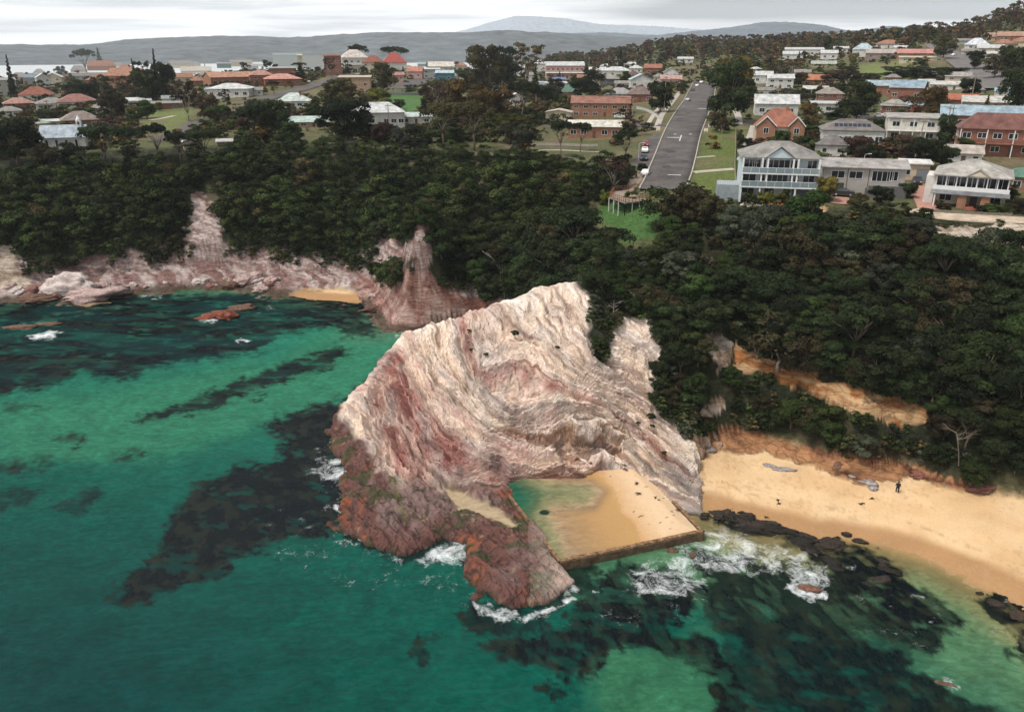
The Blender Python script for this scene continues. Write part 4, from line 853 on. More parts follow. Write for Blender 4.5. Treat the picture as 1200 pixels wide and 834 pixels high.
for x, y, d, g_, hl, hi_, ir in zip(CX, CY, CD, CG, CHL, CHI, inR):
    edge_w = 47 if x > -20 else 44
    if hl > hi_ and hl > -1:
        if not ir: continue
        d = min(d, 6)
    elif not (1.2 < d < edge_w): continue
    r0 = hypot(x, y); u, v = proj(x, y, g_)
    if u < -200 or u > 1460: continue
    sp0 = (3.0 if r0 < 150 else 4.1)*(.62 if d < 12 else 1)
    key = (int(x/4), int(y/4)); bad = False
    for a in (-1, 0, 1):
        for b in (-1, 0, 1):
            for q in grid.get((key[0]+a, key[1]+b), ()):
                if (q[0]-x)**2+(q[1]-y)**2 < sp0*sp0: bad = True
    if bad: continue
    uu_, vv_ = proj(x, y, g_+1.0)
    if is_clear(x, y, g_+1.0) or is_clear(x, y, g_+4.0): continue
    grid.setdefault(key, []).append((x, y)); cand.append((x, y, g_, d, u, v, r0))
# sort by how large they show; keep about 290 as things, the rest one mass
def shown(c): return 1.0/c[6]*(1.15 if c[3] < 30 else 1)
cand.sort(key=lambda c: -shown(c))
LAND = [('white folded rock headland', 640, 330), ('timber lookout deck', 740, 228), ('grassy bank under the lookout', 735, 268), ('three-storey pale blue house', 910, 235), ('long grey flats', 1015, 232), ('veranda house with brick arch', 1135, 255), ('long orange cliff band', 985, 465),
        ('dead white tree over the beach', 1120, 495), ('bare bank of pale earth', 1150, 290), ('person on the sand', 1045, 550), ('grey rock at the beach corner', 820, 520), ('pale rock streak above the cove', 236, 270), ('pink gully beside the small beach', 480, 300), ('small cove beach', 380, 325),
        ('white church', 75, 195), ('low brick flats', 690, 175), ('white boulder shelf of the cove', 100, 320), ('rock overhang behind the pool', 760, 440), ('tree wedge on the headland', 705, 390), ('red slab point', 560, 345)]
ORD = ['nearest', 'second nearest', 'third nearest', 'fourth nearest', 'fifth nearest', 'sixth nearest', 'seventh nearest', 'eighth nearest', 'ninth nearest', 'tenth nearest', 'eleventh nearest', 'twelfth nearest', 'thirteenth nearest', 'fourteenth nearest', 'fifteenth nearest',
       'sixteenth nearest', 'seventeenth nearest', 'eighteenth nearest', 'nineteenth nearest', 'twentieth nearest']
inf = [c for c in cand if -15 < c[4] < 1218]; things = inf[:285]; rest = inf[285:]+[c for c in cand if not (-15 < c[4] < 1218)]
pal = [('dark green', 'round', .48), ('olive brown', 'round', .14), ('dark green', 'flat', .08), ('mid green', 'round', .16), ('olive brown', 'loose', .05), ('grey green', 'round', .07)]
def pick(r, u, x):
    if u < 640: ws = (.72, .03, .06, .16, .01, .02)
    else: ws = tuple(p[2] for p in pal)
    return r.choices(pal, ws)[0]
rows = []
for c in things:
    x, y, g_, d, u, v, r0 = c
    r = random.Random(int(x*100)+int(y*7)); colour, shape, _ = pick(r, u, x)
    h = r.choice((r.uniform(4.5, 6.5), r.uniform(6, 9.8)))*min(1, .55+d/14)*(1 if shape != 'flat' else 1.1)
    if 40 < x < 110 and d > 34: h *= .62
    if x < 10 and d > 34: h *= .8
    if x > 18 and x < 40 and y > 130: h *= .6
    if 1 < x < 40 and y < 130: h *= .7
    rows.append([x, y, g_, shape, colour, h, u, v-h*930/r0*.5])
groups_ = {}
for q in rows:
    best = min(range(len(LAND)), key=lambda i: (LAND[i][1]-q[6])**2+((LAND[i][2]-q[7])*1.3)**2)
    du, dv = q[6]-LAND[best][1], q[7]-LAND[best][2]
    rel = ('above' if dv < 0 else 'below') if abs(dv) > abs(du)*.7 else ('left of' if du < 0 else 'right of')
    groups_.setdefault((best, rel, q[4], q[3]), []).append((du*du+dv*dv, q))
SH = {'round': 'round-crowned', 'flat': 'flat-crowned', 'loose': 'thin open'}
for (b_, rel, colour, shape), qs in groups_.items():
    qs.sort(key=lambda t: t[0])
    for k, (_, q) in enumerate(qs):
        o_ = ORD[k] if k < len(ORD) else 'far'
        lab = f"{colour} {SH[shape]} tree, {o_} {rel} the {LAND[b_][0]}"
        tree('bush_tree', q[0], q[1], shape, colour, hash_(lab) % 3, q[5], q[5]*random.Random(k+b_).uniform(.95, 1.35), lab, 'tree', 'trees of the dense bush on the coastal slopes', z=q[2])
# the rest of the bush: one mass of smaller-looking trees
def mass(name, items, label, lib, colours=None):
    """items: x, y, z, height, width, tint; joins copies of the library crowns into one mesh"""
    Vs, Ts, Cs = [], [], []
    for k, (x, y, z, h, w, cc) in enumerate(items):
        V, T = lib[k % len(lib)]; a = (k*2.39996) % 6.283; ca, sa = cos(a), sin(a)
        X_ = V[:, 0]*ca-V[:, 1]*sa; Y_ = V[:, 0]*sa+V[:, 1]*ca
        Vs.append(np.stack([x+X_*w*.5, y+Y_*w*.5, z+V[:, 2]*h*.5], -1))
        c0, c1 = cc; j = random.Random(k).uniform(.5, 1.5); t = T[:, None]
        Cs.append((np.array(c0)*(1-t)+np.array(c1)*t)*j)
    V = np.concatenate(Vs); C_ = np.concatenate(Cs)
    o = npmesh(name, V, np.arange(len(V)).reshape(-1, 4), mass_mat, False, {'col': ('FLOAT_COLOR', C_)}); tag(o, label, kind='stuff'); return o
mass_mat, nt, b = newmat('foliage'); a = N(nt, 'ShaderNodeAttribute'); a.attribute_name = 'col'; nt.links.new(a.outputs['Color'], b.inputs['Base Color']); b.inputs['Roughness'].default_value = .85; b.inputs['Specular IOR Level'].default_value = .1
def lib(shape, n, ncl, per, leaf, H=2., Rw=1.):
    out = []
    for k in range(n):
        V, _, T = crown_arrays(shape, 500+k, ncl, per, leaf, H=H, Rw=Rw); V[:, 2] /= 1.0; out.append((V, T))
    return out
TC = {'bright': ((.02, .03, .006), (.12, .15, .035)), 'dark green': ((.004, .009, .003), (.060, .080, .022)), 'olive brown': ((.010, .011, .005), (.12, .092, .036)), 'mid green': ((.010, .020, .005), (.055, .075, .020)), 'grey green': ((.02, .026, .016), (.08, .09, .05)),
      'brown': ((.03, .022, .014), (.13, .09, .055)), 'gold': ((.03, .018, .006), (.16, .10, .03)), 'red': ((.03, .014, .010), (.12, .06, .04))}
items = []
for c in rest:
    x, y, g_, d, u, v, r0 = c; r = random.Random(int(x*100)+int(y*7)); colour, shape, _ = pick(r, u, x)
    h = r.uniform(5.0, 9.0)*min(1, .5+d/14)*(.72 if d > 33 else 1); items.append((x, y, g_-.3, h, r.uniform(1.0, 1.45)*h, TC[colour]))
if items: mass('woodland', items, 'dark bush covering the far cove slope', lib('round', 7, 15, 110, .042))
# low scrub that fills the ground between trunks and fringes the rock
its = []
pr = rng.random((26000, 2)); azr = np.radians(-42+pr[:, 0]*80); rad_ = np.sqrt(95**2+pr[:, 1]*(262**2-95**2)); SX, SY = rad_*np.sin(azr), rad_*np.cos(azr)
SD = sdist(SX, SY, FOOT); SG = ground(SX, SY); SH_ = np.where((np.abs(SX) < 45) & (SY < 160), headland(SX, SY), -9); SI = hill(SX, SY); SR = inpoly(SX, SY, RK)
for x, y, d, g_, hl, hi_, ir in zip(SX, SY, SD, SG, SH_, SI, SR):
    if hl > hi_ and hl > -1:
        if not ir: continue
    elif not (.8 < d < 50): continue
    u, v = proj(x, y, g_)
    if not (-80 < u < 1280) or is_clear(x, y, g_+.3): continue
    if u < 560 and d > 14: continue
    if d > 26 and random.random() < .7: continue
    r = random.Random(int(x*977)+int(y*13)); h = r.uniform(.9, 2.2)
    its.append((x, y, g_-.2, h, h*1.5, TC[r.choice(['dark green', 'dark green', 'olive brown', 'mid green', 'grey green'])]))
mass('undergrowth', its, 'low scrub between the bush trees', lib('round', 4, 9, 40, .09))
# ================================================================ houses
PW, PCm, PB_, PO, PG, PT, PP = (.62, .60, .56), (.55, .48, .36), (.23, .10, .065), (.30, .15, .09), (.36, .36, .35), (.44, .35, .25), (.52, .31, .27)
RBl, RR_, RO_, RG_, RW_, RD_, RGn, RP_ = (.20, .26, .31), (.27, .095, .06), (.33, .165, .105), (.27, .245, .22), (.56, .56, .545), (.14, .085, .065), (.10, .20, .15), (.40, .215, .175)
GLS = {}
def glass():
    if 'g' not in GLS:
        m, nt, b = newmat('window_glass'); b.inputs['Base Color'].default_value = (.015, .02, .025, 1); b.inputs['Roughness'].default_value = .12; b.inputs['Specular IOR Level'].default_value = .5
        oi = N(nt, 'ShaderNodeObjectInfo'); c = mixc(nt, (.012, .016, .02), (.07, .075, .08), math_(nt, 'POWER', oi.outputs['Random'], 3.)); nt.links.new(c, b.inputs['Base Color']); GLS['g'] = m
    return GLS['g']
def wallm_(c):
    brick = c in (PB_, PO); return paint('brickwork' if brick else 'painted_wall', c, .8, .2, .6, 'brick' if brick else 'plain')
def roofm_(c):
    tile = c in (RR_, RO_, RD_, RP_); return paint('tiled_roof' if tile else 'metal_roof', c, .75 if tile else .5, .32, .5, 'tile' if tile else 'ribs')
TRIM = paint('white_trim', (.72, .71, .68), .6, .06)
_wm = {}
def window(parent, x, y, z, w, h, side=0, nd=None):
    """side 0 front (-y), 1 right (+x), 2 left (-x); frame with its pane as a child"""
    k = (round(w, 1), round(h, 1))
    if k not in _wm:
        w_, h_ = k; f = MB()
        t = .09
        f.box(-w_/2, w_/2, -.07, .02, 0, t); f.box(-w_/2, w_/2, -.07, .02, h_-t, h_); f.box(-w_/2, -w_/2+t, -.07, .02, t, h_-t); f.box(w_/2-t, w_/2, -.07, .02, t, h_-t)
        if w_ > 1.3: f.box(-.04, .04, -.06, .02, t, h_-t)
        if w_ > 2.8:
            for q in (-w_/4, w_/4): f.box(q-.04, q+.04, -.06, .02, t, h_-t)
        fo = f.build('window', TRIM); p = MB().box(-w_/2+.05, w_/2-.05, -.035, .01, .05, h_-.05).build('pane', glass())
        _wm[k] = (fo.data, p.data); bpy.data.objects.remove(fo); bpy.data.objects.remove(p)
    f = bpy.data.objects.new('window', _wm[k][0]); COL.objects.link(f); f.parent = parent
    f.location = (x, y, z); f.rotation_euler = (0, 0, (0, pi/2, -pi/2)[side])
    p = bpy.data.objects.new('pane', _wm[k][1]); COL.objects.link(p); p.parent = f
    return f
def roof_mb(kind, x0, x1, y0, y1, z, rh, ov=.5, th=.16):
    a, b, c, d = x0-ov, x1+ov, y0-ov, y1+ov; mb = MB(); cx_, cy_ = (a+b)/2, (c+d)/2
    if kind == 'hip':
        k = min((b-a)/2, (d-c)/2)*.98
        if b-a >= d-c: r = [(a+k, cy_, z+rh), (b-k, cy_, z+rh)]; Fs = [(0, 1, 5, 4), (1, 2, 5), (2, 3, 4, 5), (3, 0, 4)]
        else: r = [(cx_, c+k, z+rh), (cx_, d-k, z+rh)]; Fs = [(0, 1, 4), (1, 2, 5, 4), (2, 3, 5), (3, 0, 4, 5)]
        mb.add([(a, c, z), (b, c, z), (b, d, z), (a, d, z)]+r, Fs)
        mb.box(a, b, c, d, z-th, z-.003)
    elif kind == 'gable':
        for s in (0, 1):
            y_, yy = (c, cy_) if s == 0 else (d, cy_)
            mb.add([(a, y_, z), (b, y_, z), (b, yy, z+rh), (a, yy, z+rh), (a, y_, z-th), (b, y_, z-th), (b, yy, z+rh-th), (a, yy, z+rh-th)], [(0, 1, 2, 3), (4, 7, 6, 5), (0, 4, 5, 1), (1, 5, 6, 2), (3, 2, 6, 7), (0, 3, 7, 4)])
    elif kind == 'gablef':
        for s in (0, 1):
            x_, xx = (a, cx_) if s == 0 else (b, cx_)
            mb.add([(x_, c, z), (x_, d, z), (xx, d, z+rh), (xx, c, z+rh), (x_, c, z-th), (x_, d, z-th), (xx, d, z+rh-th), (xx, c, z+rh-th)], [(0, 1, 2, 3), (4, 7, 6, 5), (0, 4, 5, 1), (1, 5, 6, 2), (3, 2, 6, 7), (0, 3, 7, 4)])
    elif kind == 'flat':
        mb.add([(a, c, z), (b, c, z), (b, d, z+rh), (a, d, z+rh), (a, c, z+.25), (b, c, z+.25), (b, d, z+rh+.25), (a, d, z+rh+.25)], [(0, 3, 2, 1), (4, 5, 6, 7), (0, 1, 5, 4), (1, 2, 6, 5), (2, 3, 7, 6), (3, 0, 4, 7)])
    return mb
def gable_fill(mb, kind, x0, x1, y0, y1, z, rh, th=.17):
    if kind == 'gable':
        k = rh*(y1-y0)/(y1-y0+1.0)-.05
        for x in (x0, x1-.15): mb.add([(x, y0, z-th), (x, y1, z-th), (x, (y0+y1)/2, z+k-th+.1), (x+.15, y0, z-th), (x+.15, y1, z-th), (x+.15, (y0+y1)/2, z+k-th+.1)], [(0, 1, 2), (3, 5, 4), (0, 2, 5, 3), (1, 4, 5, 2), (0, 3, 4, 1)])
    if kind == 'gablef':
        k = rh*(x1-x0)/(x1-x0+1.0)-.05
        for y in (y0, y1-.15): mb.add([(x0, y, z-th), (x1, y, z-th), ((x0+x1)/2, y, z+k-th+.1), (x0, y+.15, z-th), (x1, y+.15, z-th), ((x0+x1)/2, y+.15, z+k-th+.1)], [(0, 1, 2), (3, 5, 4), (0, 2, 5, 3), (1, 4, 5, 2), (0, 3, 4, 1)])
PLACED = []
def house(name, u, v, wpx, hpx, st, yaw, roof, wc, rc, rpx, label, dr=.75, cat='house', balc=False, chim=False, garage=False, porch=False, nwin=None, win=None, group=None, fac=None):
    x, y, z = hit(u, v); dist = sqrt(x*x+y*y+(CZ-z)**2); k = dist/F
    w = wpx*k/max(.75, cos(radians(yaw))); h = hpx*k; rh = max(.35, rpx*k); d = min(w*dr, 16)
    rzz = radians(yaw)-atan2(x, y)*.9
    o = empty(name, (x, y, z), rzz, label, cat, group)
    zs = [ground(x+cos(rzz)*a-sin(rzz)*b, y+sin(rzz)*a+cos(rzz)*b)[0] for a in (-w/2, w/2) for b in (0, d)]; lo = min(zs)-z-.6
    mb = MB().box(-w/2, w/2, 0, d, lo, h)
    gable_fill(mb, roof, -w/2, w/2, 0, d, h+.17, rh)
    mb.build('wall', wallm_(wc), o)
    ro = roof_mb(roof, -w/2, w/2, 0, d, h+.17, rh).build('roof', roofm_(rc), o)
    if chim: MB().box(w*.2, w*.2+.8, d*.3, d*.3+.7, h+.2, h+rh+1.0).box(w*.2-.08, w*.2+.88, d*.3-.08, d*.3+.78, h+rh+1.003, h+rh+1.15).build('chimney', wallm_(PB_), ro)
    fh = h/st; small = dist > 520
    ww, wh = win or (min(2.0, w*.16), min(1.5, fh*.45))
    n = nwin or max(2, int(w/(3.6 if not small else 5)))
    if dist < 1300:
        for s in range(st):
            for i in range(n):
                xx = -w/2+w*(i+.5)/n
                if s == 0 and garage and i >= n-1: continue
                if s == 0 and i == n//2 and not garage and n > 2: continue
                window(o, xx, -.01, s*fh+fh*.32, ww, wh)
            if not small:
                for sd_ in (1, 2):
                    for q in (.3, .72): window(o, (w/2+.01)*(1 if sd_ == 1 else -1), d*q, s*fh+fh*.34, min(1.6, ww), wh*.9, sd_)
        if garage: MB().box(w/2-w/n*.92, w/2-w/n*.08, -.06, .03, .05, min(2.4, fh*.8)).build('garage_door', paint('garage_door', (.20, .21, .22), .5, .05), o)
        elif n > 2:
            xx = -w/2+w*(n//2+.5)/n; dd_ = MB().box(xx-.5, xx+.5, -.06, .03, .05, min(2.1, fh*.75)).build('door', paint('door', (.12, .07, .05), .5, .1), o)
            if not small: MB().box(xx+.3, xx+.38, -.1, -.055, .95, 1.1).build('handle', paint('handle', (.5, .5, .5), .3), dd_)
    if balc:
        for s in range(1, st):
            zb = s*fh; bm = MB().box(-w/2-.1, w/2+.1, -1.7, -.02, zb-.2, zb); b_ = bm.build('balcony', TRIM if wc not in (PB_, PO) else wallm_(wc), o)
            r_ = MB(); r_.box(-w/2, w/2, -1.68, -1.6, zb+.95, zb+1.03)
            for i in range(int(w/.5)+1): r_.box(-w/2+i*.5, -w/2+i*.5+.05, -1.66, -1.61, zb, zb+.95)
            r_.build('railing', TRIM if wc not in (PB_, PO) else paint('rail_red', (.28, .12, .08), .7), b_)
        for i in range(5):
            xx = -w/2+.1+(w-.2)*i/4; MB().box(xx-.1, xx+.1, -1.62, -1.42, lo, h).build('post', TRIM, o)
    if porch:
        MB().add([(-w/2-.4, -2.4, fh*.86), (w/2+.4, -2.4, fh*.86), (w/2+.4, .1, fh*1.02), (-w/2-.4, .1, fh*1.02), (-w/2-.4, -2.4, fh*.86-.1), (w/2+.4, -2.4, fh*.86-.1), (w/2+.4, .1, fh*1.02-.1), (-w/2-.4, .1, fh*1.02-.1)],
                 [(0, 1, 2, 3), (4, 7, 6, 5), (0, 4, 5, 1), (1, 5, 6, 2), (2, 6, 7, 3), (3, 7, 4, 0)]).build('veranda_roof', roofm_(rc), o)
        for i in range(6):
            xx = -w/2+w*i/5; MB().box(xx-.06, xx+.06, -2.25, -2.12, lo, fh*.86).build('post', TRIM, o)
    PLACED.append((x, y, max(w, d)*.62+1, label)); return o, w, h, d, k, z
HS = [
 (40, 152, 28, 5, 1, 14, 'hip', PT, (.34, .40, .33), 6, 'tan house with pale green metal roof behind the white church', {}),
 (10, 155, 20, 6, 1, 0, 'gable', PT, RG_, 5, 'small tan house half hidden by the dark tree at the frame edge', {}),
 (9, 113, 18, 14, 2, 5, 'flat', (.44, .42, .36), RG_, 2, 'two-storey grey concrete building at the frame edge near the tall pine', dict(cat='building')),
 (42, 119, 28, 6, 1, -8, 'hip', PW, RR_, 7, 'white house with steep red tiled hip roof left of the dome-shaped tree', {}),
 (24, 128, 26, 5, 1, 5, 'hip', PB_, RP_, 5, 'low brick house with faded pink roof below the red-roofed white house', {}),
 (63, 128, 28, 5, 1, 5, 'hip', (.50, .54, .56), RG_, 5, 'pale blue-grey cottage with grey hip roof and many windows', {}),
 (92, 126, 36, 5, 1, 4, 'hip', PW, (.28, .12, .09), 7, 'white cottage with maroon hip roof in front of the dome-shaped tree', {}),
 (97, 151, 34, 8, 1, 6, 'hip', PB_, (.24, .19, .16), 8, 'dark brick house with brown hip roof behind the church bell tower', {}),
 (65, 147, 24, 3, 1, 4, 'flat', PW, RW_, 1, 'low white flat-roofed carport beside the dark brick house', dict(cat='carport')),
 (53, 103, 12, 9, 2, 10, 'gablef', PW, RW_, 4, 'narrow white gabled house facing the bay', {}),
 (64, 101, 14, 8, 2, -10, 'gablef', PCm, RW_, 4, 'cream gabled house just right of the narrow white one', {}),
 (39, 99, 16, 6, 1, 0, 'hip', PG, RBl, 4, 'grey house with slate-blue roof near the bay', {}),
 (24, 97, 18, 5, 1, 0, 'hip', PW, RG_, 4, 'off-white house with grey roof beside the tall pine', {}),
 (118, 103, 26, 7, 1, -15, 'hip', PB_, RO_, 6, 'brick house with orange tiled roof left of the big gabled brick hall', {}),
 (145, 104, 30, 12, 1, -28, 'gable', PO, RO_, 7, 'large orange brick hall with white-edged gable by the dark tree clump', dict(cat='hall')),
 (108, 93, 44, 3, 1, -6, 'gable', PG, (.17, .16, .15), 3, 'long low dark-roofed row building near the bay', dict(cat='building')),
 (120, 85, 26, 6, 1, 0, 'hip', PO, RO_, 5, 'orange house behind the spreading tree near the bay', {}),
 (93, 87, 14, 4, 1, 0, 'hip', PT, RG_, 4, 'tan cottage with grey roof left of the spreading tree near the bay', {}),
 (158, 124, 32, 4, 1, 3, 'flat', PW, RW_, 2, 'low white flat-roofed house below the big gabled brick hall', {}),
 (203, 122, 20, 5, 1, 0, 'gable', PW, (.3, .32, .3), 3, 'small white house beside the dark clump of tall trees', {}),
 (196, 128, 30, 5, 1, 0, 'flat', PB_, RG_, 1, 'low brick garden wall building above the green reserve', dict(cat='shed', nwin=2)),
 (213, 82, 26, 5, 1, 0, 'hip', PCm, RG_, 4, 'cream house with grey roof on the far ridge left of the mast', {}),
 (231, 88, 30, 4, 1, 5, 'gable', PCm, (.55, .48, .40), 4, 'long cream-roofed building right of the dark tree clump', dict(cat='building')),
 (268, 115, 42, 9, 1, -12, 'hip', PW, RW_, 5, 'large white hip-roofed building below the orange shopping hall', dict(cat='building')),
 (252, 112, 20, 5, 1, -8, 'flat', PW, RBl, 2, 'blue-roofed annex at the end of the large white building', dict(cat='building')),
 (278, 100, 50, 8, 1, 24, 'gable', PO, (.44, .22, .14), 5, 'long orange brick shopping hall with long tiled roof', dict(cat='hall', dr=.4)),
 (263, 82, 14, 6, 1, 0, 'flat', (.10, .16, .13), RG_, 1, 'dark green shed on the far ridge right of the mast', dict(cat='shed')),
 (283, 80, 22, 6, 1, 0, 'gable', PT, RG_, 2, 'tan warehouse on the ridge beyond the shopping hall', dict(cat='warehouse')),
 (308, 100, 24, 10, 2, 6, 'hip', PB_, RP_, 5, 'two-storey brick house with salmon pink roof beside the sloping street', {}),
 (333, 101, 38, 7, 1, 6, 'hip', PB_, (.52, .24, .18), 5, 'long brick house with salmon pink roof beside the sloping street', {}),
 (332, 90, 28, 8, 1, 0, 'flat', PB_, RG_, 1, 'brown brick flat-roofed building below the grey-green block', dict(cat='building')),
 (338, 80, 30, 13, 3, -4, 'flat', (.30, .33, .30), (.20, .24, .23), 2, 'long grey-green three-storey block on the hilltop, its west half', dict(cat='building', nwin=6)),
 (370, 82, 26, 15, 3, -4, 'flat', (.32, .32, .29), (.10, .11, .11), 2, 'dark three-storey block with cream piers on the hilltop, its east half', dict(cat='building', nwin=5)),
 (352, 78, 5, 16, 1, 0, 'flat', PCm, PCm, 1, 'cream stair tower between the two hilltop blocks', dict(cat='tower', nwin=1)),
 (391, 88, 18, 19, 2, 0, 'flat', PB_, RR_, 1, 'tall red brick block left of the white hotel', dict(cat='building')),
 (417, 84, 28, 14, 2, 8, 'hip', PW, (.60, .52, .46), 8, 'white two-storey hotel with verandas and cream pyramid roof', dict(cat='hotel', balc=True)),
 (437, 85, 22, 10, 2, -4, 'hip', PCm, RR_, 7, 'pale yellow house with bright red roof beside the white hotel', {}),
 (463, 84, 26, 9, 1, 4, 'hip', PW, (.36, .07, .05), 10, 'white house under a big dark red hip roof on the hilltop', {}),
 (416, 105, 34, 12, 1, -3, 'flat', (.40, .28, .19), (.50, .40, .28), 1, 'tan brick building with cream parapet below the hilltop hotel', dict(cat='building', nwin=3)),
 (344, 127, 34, 7, 1, -4, 'hip', PW, (.52, .58, .53), 8, 'white cottage with pale green hip roof and two red chimneys', dict(chim=True, porch=False, nwin=5)),
 (362, 149, 44, 5, 1, -3, 'gable', PT, (.42, .52, .47), 5, 'long building with pale green roof half hidden by dark trees', dict(cat='building')),
 (486, 92, 16, 7, 1, -10, 'gable', PP, (.42, .18, .12), 5, 'pink-walled house with orange roof below the dark red roof', {}),
 (505, 92, 20, 9, 2, 0, 'flat', PG, RW_, 1, 'grey two-storey building with white flat roof by the bay', dict(cat='building')),
 (517, 84, 28, 5, 1, 0, 'gable', PCm, (.60, .55, .48), 5, 'long cream-roofed shed by the bay', dict(cat='shed')),
 (521, 95, 20, 8, 1, -4, 'gable', (.06, .16, .22), (.42, .52, .55), 3, 'blue-walled shed with pale roof', dict(cat='shed')),
 (445, 150, 56, 16, 1, 3, 'hip', (.50, .49, .47), RW_, 10, 'school hall with wide white roof in front of the green lawn', dict(cat='hall', nwin=7, dr=.6)),
 (488, 146, 34, 8, 1, 3, 'gable', PW, (.50, .56, .52), 4, 'pale-roofed wing beside the school hall', dict(cat='building')),
 (528, 82, 10, 4, 1, 0, 'hip', PW, RG_, 3, 'tiny white house at the water end of the hill', {}),
 (579, 124, 24, 8, 1, 0, 'gable', PW, RW_, 4, 'white house seen through the tall olive trees', {}),
 (606, 124, 14, 9, 1, 12, 'gablef', PW, RW_, 4, 'white gabled house left of the dark pole trees', {}),
 (662, 92, 42, 13, 2, 3, 'gable', PP, RW_, 4, 'pink two-storey hotel with long white roof', dict(cat='hotel', porch=True, nwin=8)),
 (633, 84, 14, 8, 1, 0, 'hip', PW, RW_, 4, 'small white hip-roofed house left of the pink hotel', {}),
 (607, 90, 14, 9, 1, 0, 'gable', PW, RW_, 3, 'white house behind the pale-trunked gum tree', {}),
 (645, 104, 36, 5, 1, 0, 'flat', PW, (.5, .5, .52), 1, 'row of white market sheds below the pink hotel', dict(cat='shed')),
 (703, 138, 64, 15, 2, -2, 'gable', PO, (.28, .13, .09), 7, 'two-storey orange brick flats with brown roof and white balconies', dict(cat='flats', nwin=6, dr=.45, balc=False)),
 (696, 162, 58, 12, 1, -2, 'gable', PO, (.62, .58, .50), 6, 'low brick flats with cream metal roof below the orange brick flats', dict(cat='flats', nwin=5, dr=.5)),
 (654, 142, 28, 9, 1, -6, 'gablef', (.62, .50, .38), (.60, .50, .40), 3, 'cream shed at the end of the orange brick flats', dict(cat='shed', nwin=2)),
 (668, 115, 20, 6, 1, 0, 'hip', PO, RGn, 8, 'brick house with green hip roof behind the orange brick flats', {}),
 (726, 116, 30, 5, 1, 0, 'hip', PG, (.33, .31, .29), 6, 'grey-roofed bungalow right behind the orange brick flats', {}),
 (750, 120, 28, 8, 1, 0, 'hip', PB_, (.20, .14, .12), 8, 'red-walled house with dark brown hip roof by the main street', {}),
 (752, 104, 24, 9, 1, 8, 'gablef', PW, (.42, .50, .54), 6, 'white house with pale blue gable roof by the main street', {}),
 (715, 100, 22, 6, 1, 0, 'flat', (.10, .10, .10), RG_, 1, 'dark open carport left of the blue gable roof', dict(cat='carport')),
 (765, 88, 18, 7, 1, 0, 'gable', PB_, (.34, .14, .09), 4, 'small red brick house beyond the blue gable roof', {}),
 (786, 92, 16, 6, 1, 0, 'gablef', PW, (.40, .48, .44), 5, 'white house with tilted pale green roof near the street top', {}),
 (786, 99, 22, 5, 1, 0, 'gable', PP, (.50, .30, .26), 4, 'pink house below the tilted pale green roof', {}),
 (722, 90, 32, 6, 1, 0, 'hip', PW, RW_, 4, 'white roofs beyond the narrow dark pine', {}),
 (700, 88, 18, 5, 1, 0, 'gable', PCm, RW_, 3, 'cream shop right of the pink hotel', dict(cat='shop')),
 (745, 86, 14, 5, 1, 0, 'hip', PW, RW_, 3, 'small white house left of the small red brick house', {}),
 (803, 74, 16, 4, 1, 0, 'gable', PW, RW_, 2, 'lone white roof among the bush above the street top', {}),
 (893, 98, 20, 8, 1, 0, 'gable', PW, RW_, 4, 'white house directly right of the great fig tree', {}),
 (914, 104, 26, 10, 2, 4, 'gable', PW, RW_, 4, 'long white two-storey house with grey windows behind the white cottage', {}),
 (909, 136, 44, 12, 1, 3, 'gable', PW, RW_, 9, 'white cottage with white metal roof behind the red-roofed gabled house', dict(nwin=3, dr=.6)),
 (998, 172, 60, 16, 1, 6, 'hip', PW, (.19, .165, .15), 10, 'white house with grey hip roof carrying solar panels', dict(nwin=6, dr=.6)),
 (974, 183, 30, 11, 1, 4, 'hip', PW, (.18, .16, .15), 9, 'small white outbuilding with grey hip roof below the solar panel house', dict(nwin=2, cat='outbuilding')),
 (1067, 166, 48, 22, 2, 3, 'flat', (.62, .58, .50), (.40, .37, .33), 2, 'cream two-storey box house with dark shaded balcony', dict(nwin=3, balc=True)),
 (1071, 211, 26, 15, 1, 6, 'flat', (.62, .46, .33), (.74, .72, .68), 1, 'peach garage with white flat roof beside the red driveway', dict(cat='garage', garage=True, nwin=2)),
 (1128, 190, 32, 8, 1, 6, 'gable', PW, (.46, .40, .34), 7, 'small white house with beige gable roof behind the veranda house', dict(nwin=3)),
 (1182, 184, 92, 25, 2, 6, 'hip', PB_, (.17, .07, .055), 14, 'long red-brown motel with two rows of timber balconies', dict(cat='motel', balc=True, nwin=7, dr=.3)),
 (1168, 152, 100, 12, 1, 4, 'gable', PB_, (.30, .38, .43), 9, 'long red brick building with pale blue metal roof', dict(cat='building', dr=.28, nwin=8)),
 (1116, 126, 36, 7, 1, -10, 'gable', PB_, (.40, .13, .07), 5, 'red brick house with orange and blue roof beyond the long blue-roofed building', {}),
 (1158, 128, 46, 6, 1, 0, 'gable', PT, (.55, .52, .48), 5, 'long cream-roofed building behind the long blue-roofed building', dict(cat='building')),
 (1205, 226, 44, 14, 1, 0, 'hip', (.30, .18, .12), RGn, 8, 'brown house with dark green roof at the frame edge', {}),
 (972, 121, 26, 9, 2, 4, 'hip', PB_, (.30, .26, .22), 6, 'brick two-storey house with grey-brown hip roof', {}),
 (970, 133, 32, 9, 1, 4, 'flat', PW, RW_, 1, 'white double garage below the brick two-storey house', dict(cat='garage', garage=True, nwin=3)),
 (955, 112, 24, 6, 1, 0, 'gable', PW, (.55, .54, .5), 3, 'white house left of the brick two-storey house', {}),
 (955, 100, 24, 5, 1, 0, 'gable', PO, (.45, .17, .09), 5, 'orange tiled cottage behind the gold shrub', {}),
 (1031, 113, 26, 10, 1, 8, 'gable', PO, (.34, .42, .44), 5, 'terracotta house with blue-grey roof right of the yellow-green tree', {}),
